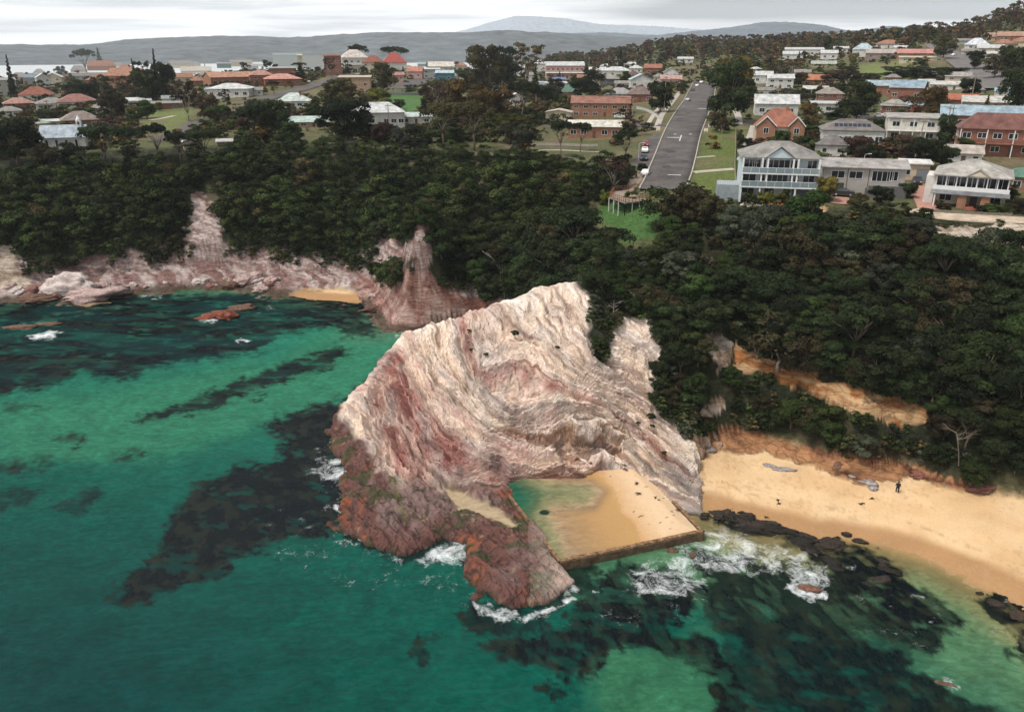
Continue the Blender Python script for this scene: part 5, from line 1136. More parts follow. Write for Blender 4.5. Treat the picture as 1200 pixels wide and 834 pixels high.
 (1060, 118, 30, 12, 1, -12, 'gable', PB_, (.26, .33, .38), 7, 'dark red house with steep slate-blue roof', {}),
 (1048, 133, 24, 7, 1, 4, 'hip', PB_, (.33, .31, .27), 6, 'brick carport house with grey hip roof behind the parked cars', {}),
 (1071, 131, 18, 6, 1, 4, 'hip', PB_, (.36, .40, .42), 5, 'small brick house with pale grey roof beside the orange shrub', {}),
 (1005, 133, 20, 5, 1, 4, 'flat', (.14, .13, .12), (.35, .33, .3), 1, 'open carport left of the brick carport house', dict(cat='carport')),
 (942, 66, 38, 6, 1, 0, 'flat', PW, RW_, 2, 'wide white house on the far wooded hill', {}),
 (929, 70, 20, 5, 1, 0, 'gable', PW, RW_, 3, 'white house stepping down left of the wide white hill house', {}),
 (971, 70, 16, 6, 1, 0, 'gable', PW, RW_, 3, 'small white house right of the wide white hill house', {}),
 (965, 79, 24, 3, 1, 0, 'gable', PT, (.40, .42, .36), 3, 'olive-roofed house below the small white hill house', {}),
 (1011, 67, 20, 7, 1, 0, 'hip', PW, (.40, .48, .50), 6, 'white house with blue-grey roof and little dome on the hill', {}),
 (1033, 69, 30, 5, 1, 0, 'gable', (.30, .22, .2), (.42, .36, .32), 4, 'long brown-roofed house right of the blue-grey hill roof', {}),
 (1022, 69, 12, 6, 1, 0, 'gablef', PW, RW_, 3, 'tiny white gabled house between two hill houses', {}),
 (1041, 57, 26, 4, 1, 0, 'hip', PW, RO_, 4, 'white house with orange roof high on the hill', {}),
 (1072, 68, 32, 4, 1, 0, 'gable', PO, (.52, .24, .20), 4, 'long salmon-roofed house beside the highway', {}),
 (1080, 72, 40, 3, 1, 0, 'flat', PCm, PCm, 1, 'low cream units along the green field', dict(cat='units')),
 (1096, 87, 18, 4, 1, 0, 'flat', PW, RW_, 1, 'white farm shed in the green field', dict(cat='shed')),
 (1112, 106, 34, 5, 1, 0, 'gable', PW, (.58, .55, .5), 3, 'long white unit block below the highway trees', dict(cat='units')),
 (1122, 95, 22, 4, 1, 0, 'gable', PCm, (.40, .36, .34), 4, 'cream house with grey roof above the white unit block', {}),
 (1144, 58, 20, 4, 1, 0, 'hip', PW, (.62, .64, .68), 6, 'house with bright white pyramid roof right of the highway', {}),
 (1160, 62, 22, 4, 1, 0, 'gable', PCm, RW_, 3, 'cream house below the bright pyramid roof', {}),
 (1162, 69, 20, 4, 1, 0, 'flat', PW, RW_, 2, 'white flat-roofed house below the cream one right of the highway', {}),
 (1176, 57, 18, 4, 1, 0, 'hip', PT, RO_, 4, 'orange-roofed house right of the bright pyramid roof', {}),
 (1160, 49, 20, 4, 1, 0, 'hip', PT, (.34, .22, .16), 4, 'brown-roofed house near the ridge trees', {}),
 (1185, 48, 24, 4, 1, 0, 'gable', PO, (.40, .24, .17), 4, 'long brick house highest at the frame edge', {}),
 (1197, 56, 18, 5, 1, 0, 'hip', PCm, RO_, 4, 'cream house with orange roof at the frame edge', {}),
 (1128, 52, 16, 3, 1, 0, 'gable', PG, RG_, 2, 'grey house left of the bright pyramid roof', {}),
 (1172, 79, 18, 4, 1, 0, 'gable', PW, RW_, 2, 'small white house beside the dark trees right of the highway', {}),
 (1181, 68, 16, 4, 1, 0, 'gable', PCm, RG_, 3, 'cream cottage among the dark trees right of the highway', {}),
 (224, 176, 13, 8, 1, 8, 'gablef', PCm, RW_, 4, 'small cream gabled kiosk behind the flat-crowned trees', dict(cat='kiosk', nwin=1)),
 (268, 174, 22, 6, 1, 0, 'flat', PT, (.45, .42, .38), 1, 'open park shelter with flat roof among the dark trees', dict(cat='shelter', nwin=2)),
 (866, 178, 6, 3, 1, 0, 'flat', PG, RG_, 1, 'tiny grey utility box beside the grass verge', dict(cat='utility box', nwin=1)),
]
HS.pop()
HS += [(a, b, c, d, 1, 0, e, f, g, h, l, {}) for a, b, c, d, e, f, g, h, l in (
 (12, 137, 20, 5, 'hip', PW, RG_, 4, 'off-white bungalow left of the pale green roof'), (120, 133, 16, 5, 'gable', PG, RG_, 3, 'small grey shed house under the dark brown tree'), (82, 113, 14, 4, 'hip', PT, RR_, 4, 'tiny red-roofed house left of the dome-shaped tree'), (47, 90, 10, 4, 'hip', PW, RG_, 3, 'tiny white house at the bay edge behind the slate-blue roof'), (78, 95, 12, 4, 'hip', PT, RD_, 3, 'tiny brown-roofed house by the long dark row'), (134, 82, 14, 4, 'gable', PW, RG_, 3, 'tiny white house right of the narrow bay pine'), (148, 84, 12, 4, 'hip', PCm, RO_, 3, 'tiny orange-roofed house right of the narrow bay pine'),
 (216, 97, 18, 5, 'gable', PCm, RO_, 4, 'cream and orange house above the rust-brown tree'), (232, 101, 16, 5, 'hip', PB_, RO_, 4, 'orange brick house left of the shopping hall'), (246, 93, 18, 4, 'gable', PW, RG_, 3, 'white-walled house above the shopping hall end'), (295, 84, 14, 5, 'flat', PG, RG_, 2, 'grey box building left of the grey-green block'), (228, 78, 12, 3, 'hip', PW, RG_, 3, 'tiny white house below the tall mast'), (302, 78, 10, 4, 'gable', PW, RW_, 2, 'tiny white building above the salmon pink roofs'), (300, 112, 14, 5, 'gable', PW, RG_, 3, 'small white house at the bottom of the sloping street'),
 (400, 82, 8, 6, 'gable', PW, RW_, 3, 'narrow white house squeezed left of the white hotel'), (476, 86, 8, 5, 'gable', PW, RG_, 3, 'little white house right of the dark red roof'), (497, 80, 14, 4, 'gable', (.10, .20, .20), (.3, .38, .38), 2, 'teal shed by the water end of the hill'), (541, 83, 12, 5, 'hip', PCm, RO_, 3, 'cream cottage left of the central grove'), (534, 94, 12, 4, 'gable', PW, RG_, 3, 'white cottage right of the blue-walled shed'), (550, 88, 12, 4, 'hip', PB_, RD_, 3, 'brown cottage at the grove edge'), (466, 95, 14, 6, 'gable', PP, RP_, 3, 'pink cottage above the hilltop car park'),
 (622, 95, 12, 6, 'hip', PW, RG_, 3, 'white cottage behind the dark conical tree'), (630, 106, 14, 5, 'gable', PW, RBl, 3, 'white cottage with blue roof below the market sheds'), (655, 98, 14, 4, 'gable', (.12, .2, .42), (.16, .24, .45), 2, 'small blue-roofed stall below the pink hotel'), (684, 97, 14, 5, 'gable', PCm, RO_, 3, 'cream and orange shop below the pink hotel'), (710, 82, 12, 4, 'hip', PW, RW_, 2, 'tiny white house left of the narrow spire pine'), (737, 80, 14, 4, 'gable', PW, RW_, 2, 'tiny white house right of the narrow spire pine'), (772, 96, 12, 5, 'hip', PCm, RG_, 3, 'cream cottage between the blue gable and pink house'), (690, 104, 14, 5, 'gable', PT, RG_, 3, 'tan cottage behind the large dark tree'), (742, 94, 14, 5, 'hip', PT, RD_, 4, 'brown-roofed cottage above the blue gable roof'), (728, 104, 14, 5, 'gable', PW, RG_, 3, 'white cottage right of the dark open carport'),
 (897, 112, 16, 5, 'gable', PW, RG_, 3, 'white cottage in front of the long two-storey house'), (940, 90, 16, 4, 'gable', PW, RG_, 3, 'white cottage above the gold shrub'), (885, 86, 12, 4, 'hip', PW, RW_, 2, 'white cottage above the fig tree crown'), (1000, 97, 16, 4, 'gable', PCm, RG_, 3, 'cream cottage in the brown trees above the yellow-green tree'), (1016, 100, 14, 4, 'hip', PW, RBl, 3, 'white cottage with blue roof above the terracotta house'), (1085, 101, 14, 4, 'gable', PW, RW_, 2, 'white cottage left of the long unit block'), (1090, 112, 16, 5, 'gable', PCm, RG_, 3, 'cream cottage below the long unit block'), (1143, 112, 14, 5, 'hip', PT, RG_, 4, 'tan cottage at the highway foot'), (1178, 114, 18, 5, 'gable', PW, (.3, .4, .45), 3, 'white cottage with blue roof near the large dark tree'), (1190, 84, 14, 4, 'gable', PCm, RG_, 3, 'cream cottage beside the highway at the frame edge'), (985, 62, 14, 4, 'gable', PW, RW_, 2, 'white cottage left of the blue-grey hill roof'), (1055, 60, 12, 3, 'gable', PW, RW_, 2, 'tiny white cottage left of the highway top'), (1046, 96, 14, 4, 'hip', PO, RG_, 3, 'brick cottage above the slate-blue roof'), (1136, 64, 14, 3, 'gable', PCm, RG_, 2, 'cream cottage right of the highway bend'), (1150, 74, 14, 3, 'gable', PW, RW_, 2, 'white cottage on the bank right of the highway'))]
def cname(l, kw):
    return {'house': 'house', 'building': 'building', 'hall': 'hall', 'shed': 'shed', 'flats': 'block_of_flats', 'hotel': 'hotel', 'motel': 'motel'}.get(kw.get('cat', 'house'), kw.get('cat', 'house').replace(' ', '_'))
for (u, v, w_, h_, st, yw, rf, wc_, rc_, rp, lb, kw) in HS:
    res = house(cname(lb, kw), u, v, w_, h_, st, yw, rf, wc_, rc_, rp, lb, **kw)
    if 'solar panels' in lb:
        o, w, h, d, k, z = res; rh = rp*k
        for i in range(8):
            xx = -w*.28+i*w*.075; sl = atan2(rh, d/2+.5)
            p = MB().box(-.5, .5, -.8, .8, 0, .05).build('solar_panel', paint('solar_cell', (.02, .03, .05), .2, .1, 2., spec=.5), o); p.location = (xx, d*.2, h+.17+rh*.36+.22); p.rotation_euler = (sl, 0, 0)
# ---------------------------------------------------------------- the church
x, y, z = hit(76, 178); k = hypot(x, y)/F*1.02; o = empty('church', (x, y, z), radians(14), 'small white weatherboard church with grey roof and bell tower', 'church'); PLACED.append((x, y, 9, 'white church'))
w, d, h, rh = 40*k, 7.5, 13*k, 11*k
mb = MB().box(-w/2, w/2, 0, d, -1, h); gable_fill(mb, 'gable', -w/2, w/2, 0, d, h+.17, rh); mb.build('wall', wallm_(PW), o)
ro = roof_mb('gable', -w/2, w/2, 0, d, h+.17, rh, .35).build('roof', roofm_((.36, .42, .47)), o)
tw = empty('bell_tower', (w*.36, d/2, 0)); tw.parent = o
MB().box(-.7, .7, -.7, .7, h+rh*.4, h+rh+1.3).build('tower_wall', TRIM, tw)
MB().tube([(0, 0, h+rh+1.3), (0, 0, h+rh+1.7), (0, 0, h+rh+2.3), (0, 0, h+rh+3)], [.8, .75, .35, .05], 8).build('cupola', TRIM, tw)
MB().box(-.3, .3, -.75, -.705, h+rh+.2, h+rh+1.0).build('louvre', paint('dark_louvre', (.05, .05, .05)), tw)
for i in range(4): window(o, -w*.36+i*w*.22, -.01, 1.2, .9, 2.4)
MB().box(w/2+.01, w/2+.06, d/2-.6, d/2+.6, .1, 2.3).build('door', paint('door', (.12, .07, .05)), o); window(o, w/2+.02, d/2, 3.2, .9, 1.2, 1)
MB().box(-w/2-2.2, -w/2-.002, 1.5, d-1.5, -1, h*.7).build('porch', wallm_(PW), o)
# ---------------------------------------------------------------- three-storey house
x, y, z = hit(910, 234); dist = sqrt(x*x+y*y+(CZ-z)**2); k = dist/F
o = empty('house', (x, y, z), radians(5)-atan2(x, y)*.9, 'three-storey pale blue and white house with full-width balconies and grey roof', 'house'); PLACED.append((x, y+3, 11, 'three-storey house'))
w = 80*k; fh = 2.62; d = 9.0; mbw = paint('pale_blue_wall', (.50, .58, .60), .7, .06)
MB().box(-w/2, w/2, 1.9, 1.9+d, -2, fh*3).box(-w/2, -w/2+.35, 0.0, 1.897, -2, fh*3).box(w/2-.35, w/2, 0.0, 1.897, -2, fh*3).build('wall', mbw, o)
ro = roof_mb('hip', -w/2, w/2, 0, 1.9+d, fh*3+.25, 2.6, .5).build('roof', roofm_((.27, .25, .23)), o)
g_ = roof_mb('gablef', -w*.20, w*.16, -.6, 5.0, fh*3+.28, 2.2, .25); g_.build('gable_roof', roofm_((.27, .25, .23)), o)
gf = MB(); gable_fill(gf, 'gablef', -w*.20, w*.16, -.55, 4.9, fh*3+.42, 2.1); gf.build('gable_wall', mbw, o)
for s in (1, 2):
    zb = s*fh; b_ = MB().box(-w/2, w/2, -.9, 1.897, zb-.28, zb-.02).build('balcony', TRIM, o)
    gl = MB().box(-w/2+.1, w/2-.1, -.86, -.82, zb, zb+.95); gl.build('glass_balustrade', paint('tinted_glass', (.20, .26, .27), .15, .05, spec=.5), b_)
    r_ = MB().box(-w/2, w/2, -.89, -.79, zb+.953, zb+1.03)
    for i in range(10): r_.box(-w/2+.1+i*(w-.25)/9, -w/2+.16+i*(w-.25)/9, -.88, -.80, zb-.02, zb+.953)
    r_.build('railing', TRIM, b_)
for xx in (-w/2+.15, -w*.24, -w*.17, w*.16, w*.22, w/2-.15):
    MB().box(xx-.16, xx+.16, -.78, -.46, -.5 if abs(xx) > w*.2 else fh-.02, fh*3+.08).build('column', TRIM, o)
for s, ws in ((2, ((-.40, 2.2), (-.30, 1.6), (-.205, .9), (-.01, 4.2), (.19, 1.4), (.42, 1.8))), (1, ((-.38, 2.6), (-.21, 1.2), (-.01, 4.0), (.21, 1.8), (.40, 2.2))), (0, ((-.38, 2.4), (-.22, .8), (-.10, 2.0)))):
    for fx, ww in ws: window(o, fx*w, 1.89, s*fh+(.25 if s else .8), ww, 2.05 if s else 1.4)
MB().box(w*.20, w*.42, 1.82, 1.93, -.1, 2.3).build('garage_door', paint('garage_door_slate', (.10, .13, .16), .5, .05), o)
MB().box(w*.09, w*.17, 1.80, 1.93, -.1, 2.3).build('door', paint('garage_door_slate', (.10, .13, .16), .5, .05), o)
ax = MB().box(-w/2-4.2, -w/2-.01, 2.5, 8, -2, 2.2); ax.build('side_terrace', paint('terrace_grey', (.30, .33, .35), .8), o)
r_ = MB().box(-w/2-4.2, -w/2-.4, 2.45, 2.52, 3.0, 3.08)
for i in range(12): r_.box(-w/2-4.2+i*.33, -w/2-4.13+i*.33, 2.46, 2.51, 2.2, 3.0)
r_.build('terrace_railing', TRIM, o)
MB().box(w*.12, w*.46, -7, 1.8, -.25, -.02).build('driveway', paint('paving', (.26, .20, .18), .9, .2, 1.5), o)
# ---------------------------------------------------------------- red-roofed gabled house
x, y, z = hit(912, 167); dist = sqrt(x*x+y*y+(CZ-z)**2); k = dist/F
o = empty('house', (x, y, z), radians(2)-atan2(x, y)*.9, 'brick house with red tiled roof and two white-edged front gables', 'house'); PLACED.append((x, y+3, 10, 'red gabled house'))
w = 52*k; h = 20*k; d = 10.; rt = roofm_((.33, .12, .07)); bw = wallm_(PO)
MB().box(-w/2, w/2, 1.5, d, -1.5, h*.75).build('wall', paint('cream_render', (.58, .50, .38), .8, .1), o)
ro = roof_mb('hip', -w*.46, w*.46, 1.5, d, h*.75+.2, 18*k, .5).build('roof', rt, o)
MB().box(w*.1, w*.1+.8, 5, 5.8, h, h+17*k).build('chimney', bw, ro)
for gx_, gw in ((-.27, .36), (.33, .30)):
    mb = MB().box((gx_-gw/2)*w, (gx_+gw/2)*w, 0, 4.5, -1.5, h*.8); gable_fill(mb, 'gablef', (gx_-gw/2)*w, (gx_+gw/2)*w, 0, 4.5, h*.8+.17, 10*k); mb.build('gable_wall', bw, o)
    roof_mb('gablef', (gx_-gw/2)*w, (gx_+gw/2)*w, 0, 5.5, h*.8+.2, 10*k, .35).build('gable_roof', rt, o)
    t_ = MB()
    for s in (-1, 1):
        xa, xb = gx_*w+s*(gw/2*w+.35), gx_*w
        t_.add([(xa, -.42, h*.8+.02), (xb, -.42, h*.8+10*k+.02), (xb, -.42, h*.8+10*k+.4), (xa, -.42, h*.8+.4), (xa, -.36, h*.8+.02), (xb, -.36, h*.8+10*k+.02), (xb, -.36, h*.8+10*k+.4), (xa, -.36, h*.8+.4)], [(0, 1, 2, 3), (4, 7, 6, 5), (0, 4, 5, 1), (3, 2, 6, 7)])
    t_.build('bargeboard', TRIM, o); window(o, gx_*w, -.01, h*.45, 1.5, 1.7)
window(o, .03*w, 1.49, h*.28, 3.2, 1.8)
MB().box(.30*w, .36*w, -.05, .03, -.2, 2).build('door', paint('door', (.12, .07, .05)), o)
# ---------------------------------------------------------------- long grey flats
x, y, z = hit(1009, 228); dist = sqrt(x*x+y*y+(CZ-z)**2); k = dist/F
o = empty('block_of_flats', (x, y, z), radians(7)-atan2(x, y)*.9, 'long grey rendered flats with low pitched grey roof and dark windows', 'flats'); PLACED.append((x, y+3, 10, 'long grey flats'))
w = 80*k; d = 8; h = 5.2; gw_ = paint('grey_render', (.42, .385, .35), .8, .1)
MB().box(-w/2, w/2, 0, d, -1.5, h).build('wall', gw_, o); roof_mb('gable', -w/2, w/2, 0, d, h+.2, 1.3, .7).build('roof', roofm_((.36, .33, .31)), o)
for fx in (-.32, -.10): window(o, fx*w, -.01, 3.1, 2.6, 1.5)
window(o, .22*w, -.01, 2.7, 3.8, 2.1); window(o, .36*w, -.01, 2.9, 1.6, 1.9)
MB().box(-.41*w, -.23*w, -.05, .03, -.3, 2.2).build('garage_door', paint('garage_dark', (.07, .07, .075), .5), o)
for fx in (-.2, .06): MB().box(fx*w-.06, fx*w+.06, -.08, -.01, -.5, h).build('downpipe', paint('brown_pipe', (.16, .09, .06)), o)
MB().box(.04*w, .50*w, -3.2, -.003, -1.5, 1.5).box(.04*w, .50*w, -3.2, -3.1, 1.503, 2.3).build('terrace', paint('dark_terrace', (.13, .125, .12), .9), o)
# ---------------------------------------------------------------- veranda house
x, y, z = hit(1133, 243); dist = sqrt(x*x+y*y+(CZ-z)**2); k = dist/F
o = empty('house', (x, y, z), radians(-3)-atan2(x, y)*.9, 'two-storey veranda house with fanned beige roof and brick entrance arch', 'house'); PLACED.append((x, y+4, 11, 'veranda house'))
w = 64*k; d = 9; ch = paint('cream_render', (.58, .50, .38), .8, .1)
MB().box(-w/2, w/2, 2.2, 2.2+d, -1.5, 5.6).build('wall', ch, o)
ro = roof_mb('hip', -w/2, w/2, -.3, 2.2+d, 5.8, 2.5, .6).build('roof', roofm_((.40, .37, .33)), o)
roof_mb('gablef', -w*.07, w*.22, -.9, 3.5, 5.85, 1.3, .2).build('gable_roof', roofm_((.40, .37, .33)), o); gf = MB(); gable_fill(gf, 'gablef', -w*.07, w*.22, -.95, 3.4, 5.98, 1.25); gf.build('gable_wall', ch, o)
b_ = MB().box(-w/2-.3, w/2+.3, -.4, 2.197, 2.75, 3.0).build('balcony', TRIM, o); MB().box(-w/2-.3, w/2+.3, -.42, -.34, 3.003, 3.75).build('balustrade', TRIM, b_)
MB().add([(-w/2-.5, -1.9, 2.5), (w/2+.5, -1.9, 2.5), (w/2+.5, -.45, 2.95), (-w/2-.5, -.45, 2.95), (-w/2-.5, -1.9, 2.38), (w/2+.5, -1.9, 2.38), (w/2+.5, -.45, 2.83), (-w/2-.5, -.45, 2.83)], [(0, 1, 2, 3), (4, 7, 6, 5), (0, 4, 5, 1), (1, 5, 6, 2), (2, 6, 7, 3), (3, 7, 4, 0)]).build('awning', roofm_((.20, .20, .21)), o)
for i in range(8): MB().box(-w/2+i*(w-.2)/7, -w/2+.2+i*(w-.2)/7, -.3, -.12, 3.75, 5.7).build('post', TRIM, o)
for i in range(6): window(o, -w*.41+i*w*.165, 2.19, 3.15, 2.0, 2.1)
for fx in (-.33, .35): window(o, fx*w, 2.19, .6, 2.2, 1.7)
for s in (-1, 1): MB().box(w*.07+s*1.9-.75, w*.07+s*1.9+.75, -1.6, 1.2, -1, 2.35).build('arch_pier', wallm_(PO), o)
MB().box(w*.07-1.15, w*.07+1.15, -2.4, .5, -1, .05).box(w*.07-1.15, w*.07+1.15, -2.0, .6, .053, .3).build('entrance_steps', paint('red_tiles', (.34, .10, .07), .8), o)
MB().box(w*.07-.6, w*.07+.6, 2.12, 2.24, .1, 2.2).build('door', paint('door', (.12, .07, .05)), o)
for i in range(4): MB().box(-w/2+.2+i*.01, -w/2+.45+i*.01, -1.7+i*.002, -1.5, -1, 2.4).build('post', TRIM, o) if i == 0 else None
MB().box(-w/2-1.7, -w/2-.01, 1, 8, -1.5, 5.2).build('side_wing', paint('white_wing', (.64, .60, .55), .8), o)
# ================================================================ roads and paths
asph = paint('asphalt', (.105, .092, .085), .9, .30, .16); conc = paint('concrete', (.42, .37, .32), .9, .15, .5); white = paint('road_paint', (.62, .61, .58), .8, .2, 1.)
def smooth_path(pts, step):
    P = [np.array(p[:2]) for p in pts]; out = []
    for i in range(len(P)-1):
        a, b, c, d = P[max(i-1, 0)], P[i], P[i+1], P[min(i+2, len(P)-1)]; n = max(2, int(np.linalg.norm(c-b)/step))
        for k in range(n):
            t = k/n; out.append(.5*((2*b)+(c-a)*t+(2*a-5*b+4*c-d)*t*t+(3*b-a-3*c+d)*t**3))
    out.append(P[-1]); return np.array(out)
def strip(name, pts, width, mat, lift=.06, kind='structure', step=1.5, nacross=6, kerb=False):
    C_ = smooth_path([hit(*p) if len(p) == 2 else p for p in pts], step); T = np.gradient(C_, axis=0); T /= np.linalg.norm(T, axis=1)[:, None]; Nn = np.stack([-T[:, 1], T[:, 0]], -1)
    wv = np.interp(np.linspace(0, 1, len(C_)), np.linspace(0, 1, len(width)), width) if hasattr(width, '__len__') else np.full(len(C_), width)
    t = np.linspace(-.5, .5, nacross)
    XY = C_[:, None]+Nn[:, None]*(t[None, :, None]*wv[:, None, None])
    z = ground(XY[..., 0].ravel(), XY[..., 1].ravel()).reshape(XY.shape[:2]); dist = np.hypot(XY[..., 0], XY[..., 1])
    z = np.maximum(z, (z[:, :1]+z[:, -1:])/2)+lift+np.clip((dist-150)/4000, 0, .3)
    V = np.concatenate([XY, z[..., None]], -1)
    # skirts
    lo = V[:, :1].copy(); lo[..., 2] -= .5; hi_ = V[:, -1:].copy(); hi_[..., 2] -= .5; V = np.concatenate([lo, V, hi_], 1)
    o = npmesh(name, V.reshape(-1, 3), gridfaces(*V.shape[:2])[:, ::-1], mat, True)
    if kind: tag(o, kind=kind)
    if kerb:
        for s, e in ((1, 0), (-2, 1)):
            E = V[:, s]; mb = MB(); a = 1 if e else -1
            VV = []; FF = []
            for i in range(len(E)):
                n_ = Nn[i]*a
                for q, dz in ((0, -.1), (0, .13), (.3, .13), (.3, -.3)): VV.append((E[i, 0]+n_[0]*q, E[i, 1]+n_[1]*q, E[i, 2]+dz))
            for i in range(len(E)-1):
                for k in range(3): FF.append((i*4+k, i*4+k+1, (i+1)*4+k+1, (i+1)*4+k))
            tag(MB().add(VV, FF).build('kerb', conc), kind='structure')
    return C_, Nn, o
main_pts = [(776, 222), (783, 206), (792, 180), (800, 155), (812, 130), (819, 117), (823, 105), (826, 97)]
MC, MN, _ = strip('road', main_pts, [10, 11, 12.5, 13, 13.5, 13.5], asph, .10, kerb=True)
strip('road', [(640, 150), (690, 148), (745, 148), (800, 147), (870, 146), (925, 148), (968, 148), (1010, 140), (1050, 137)], 6.5, asph, .06)
strip('road', [(752, 196), (758, 182), (766, 168), (775, 158)], 5.0, asph, .07)
strip('road', [(288, 122), (318, 114), (345, 107), (372, 99), (398, 91), (412, 87)], 12, asph, .08)
strip('road', [(190, 166), (210, 156), (228, 148), (242, 142)], 9, asph, .08); strip('road', [(262, 134), (280, 129), (300, 124)], 9, asph, .08)
strip('road', [(462, 104), (478, 100), (492, 96), (500, 92)], 16, asph, .08)
strip('road', [(1096, 52), (1106, 58), (1118, 66), (1136, 78), (1156, 90), (1178, 103)], 15, paint('old_asphalt', (.16, .145, .135), .9, .15, .1), .2)
strip('path', [(845, 100), (852, 118), (864, 133), (866, 146)], 2.6, conc, .05); strip('path', [(770, 150), (776, 135), (786, 122), (797, 108)], 2.2, conc, .05)
strip('path', [(760, 145), (768, 132), (778, 118)], 1.8, conc, .05)
strip('path', [(812, 202), (835, 200), (860, 198)], 2.6, conc, .05); strip('path', [(815, 185), (825, 184), (838, 183)], 1.2, conc, .05)
strip('path', [(735, 226), (742, 216), (750, 206), (756, 198)], [2.6, 3.6], paint('gravel_path', (.26, .20, .15), .9, .2), .05)
strip('path', [(870, 239), (905, 243), (940, 245), (968, 247)], 2.2, paint('pale_stone', (.55, .44, .36), .9, .25, 1.5), .12)
strip('path', [(1070, 246), (1100, 252), (1140, 255), (1200, 258), (1260, 262)], 4.5, paint('sandy_track', (.50, .40, .30), .9, .25, .6), .12)
strip('path', [(1088, 246), (1084, 236), (1078, 226), (1074, 216)], 3.6, paint('pink_pavers', (.42, .22, .17), .9, .15, 1.), .14)
strip('path', [(984, 240), (990, 232)], 3.5, paint('pink_pavers', (.42, .22, .17), .9, .15, 1.), .14)
strip('path', [(640, 132), (660, 139), (700, 141)], 2.4, conc, .05); strip('path', [(606, 178), (650, 176), (705, 178)], 1.2, conc, .06)
strip('path', [(176, 141), (190, 139), (205, 136)], 3, conc, .05)
# painted marks and speed humps
def mark(i0, i1, off, wdt):
    pts = [tuple(MC[i]+MN[i]*off) for i in range(i0, i1)]
    if len(pts) > 1:
        V = []; T = MN
        for i in range(i0, i1):
            for s in (-1, 1):
                p = MC[i]+MN[i]*(off+s*wdt/2); V.append((p[0], p[1], float(ground(p[0], p[1])[0])))
        zz = [max(V[2*j][2], V[2*j+1][2])+.135 for j in range(len(V)//2)]
        V = [(a[0], a[1], zz[j//2]) for j, a in enumerate(V)]
        tag(MB().add(V, [(2*j, 2*j+1, 2*j+3, 2*j+2)[::-1] for j in range(len(V)//2-1)]).build('road_marking', white), kind='structure')
def near_i(u, v): x, y, _ = hit(u, v); return int(np.argmin((MC[:, 0]-x)**2+(MC[:, 1]-y)**2))
for (v0, v1, off, wd) in ((166, 158, 0, .35), (136, 122, 0, .35), (136, 126, -3.2, .25)):
    mark(near_i(800, v0), near_i(800, v1), off, wd)
for (u, v, w_, dp) in ((789, 162, 3.6, 1.0), (826, 128, 5, 1.3), (790, 206, 3, .6), (791, 158, .9, .9), (809, 158, .9, .9)):
    x, y, z = hit(u, v); a = atan2(x, y); o = MB().box(-w_/2, w_/2, -dp/2, dp/2, .12, .19).build('speed_hump', white); o.location = (x, y, z+.02); o.rotation_euler = (0, 0, -a*.6)
    tag(o, {162: 'long white painted hump at the lower end of the street', 128: 'white painted hump beyond the crossing by the great fig tree', 206: 'short white kerb bar at the bottom of the street', 158: None}.get(v) or ('small round white marker beside the long white hump' if u < 800 else 'small round white marker in the opposite lane from the hump'), 'road hump' if w_ > 2 else 'road marker')
# ================================================================ cars
def car_parts(colr):
    body = paint('car_paint', colr, .3, .04, 1., spec=.5); dark = glass(); tyre = paint('tyre', (.02, .02, .02), .9)
    prof = [(-2.15, .35), (-2.2, .75), (-1.95, .92), (-1.1, 1.0), (-.5, 1.42), (.9, 1.45), (1.6, 1.05), (2.1, .95), (2.2, .6), (2.12, .35)]
    def ex(pr, hw, tp):
        n = len(pr); V = [(s*(hw-(tp if z > 1.1 else 0)), y, z) for s in (-1, 1) for y, z in pr]; return MB().add(V, [tuple(range(n))[::-1], tuple(range(n, 2*n))]+[(i, (i+1) % n, n+(i+1) % n, n+i) for i in range(n)])
    return body, dark, tyre, ex(prof, .88, .16), ex([(-.98, 1.02), (-.46, 1.36), (.84, 1.39), (1.42, 1.04)], .905, .155)
_cars = {}
def car(u, v, yaw, colr, label, name='parked_car', cat='car'):
    key = colr
    if key not in _cars:
        body, dark, tyre, mb, gl = car_parts(colr); o = empty(name, (0, 0, 0)); mb.build('body', body, o); gl.build('window', dark, o)
        MB().add([(-.6, -1.02, 1.03), (.6, -1.02, 1.03), (.55, -.52, 1.43), (-.55, -.52, 1.43)], [(0, 1, 2, 3)]).build('windscreen', dark, o)
        for s in (-1, 1):
            for y_ in (-1.35, 1.35):
                wh = MB().tube([(s*.72, y_, .34), (s*.92, y_, .34)], [.34, .34], 14).build('wheel', tyre, o); MB().tube([(s*.925, y_, .34), (s*.94, y_, .34)], [.19, .19], 10).build('rim', paint('rim', (.5, .5, .5), .3), wh)
            MB().box(s*.62-.18, s*.62+.18, -2.23, -2.15, .62, .78).build('headlight', paint('lamp_glass', (.7, .7, .68), .2), o); MB().box(s*.66-.14, s*.66+.14, 2.13, 2.24, .66, .84).build('tail_light', paint('tail_red', (.35, .02, .02), .3), o)
        _cars[key] = o
    else:
        o = copy_tree(_cars[key])
    x, y, z = hit(u, v); o.location = (x, y, z+.13); o.rotation_euler = (0, 0, radians(yaw)-atan2(x, y)); return tag(o, label, cat, 'cars parked around the town')
WH, SI, DK, RD = (.75, .75, .74), (.42, .43, .44), (.03, .032, .04), (.22, .03, .03)
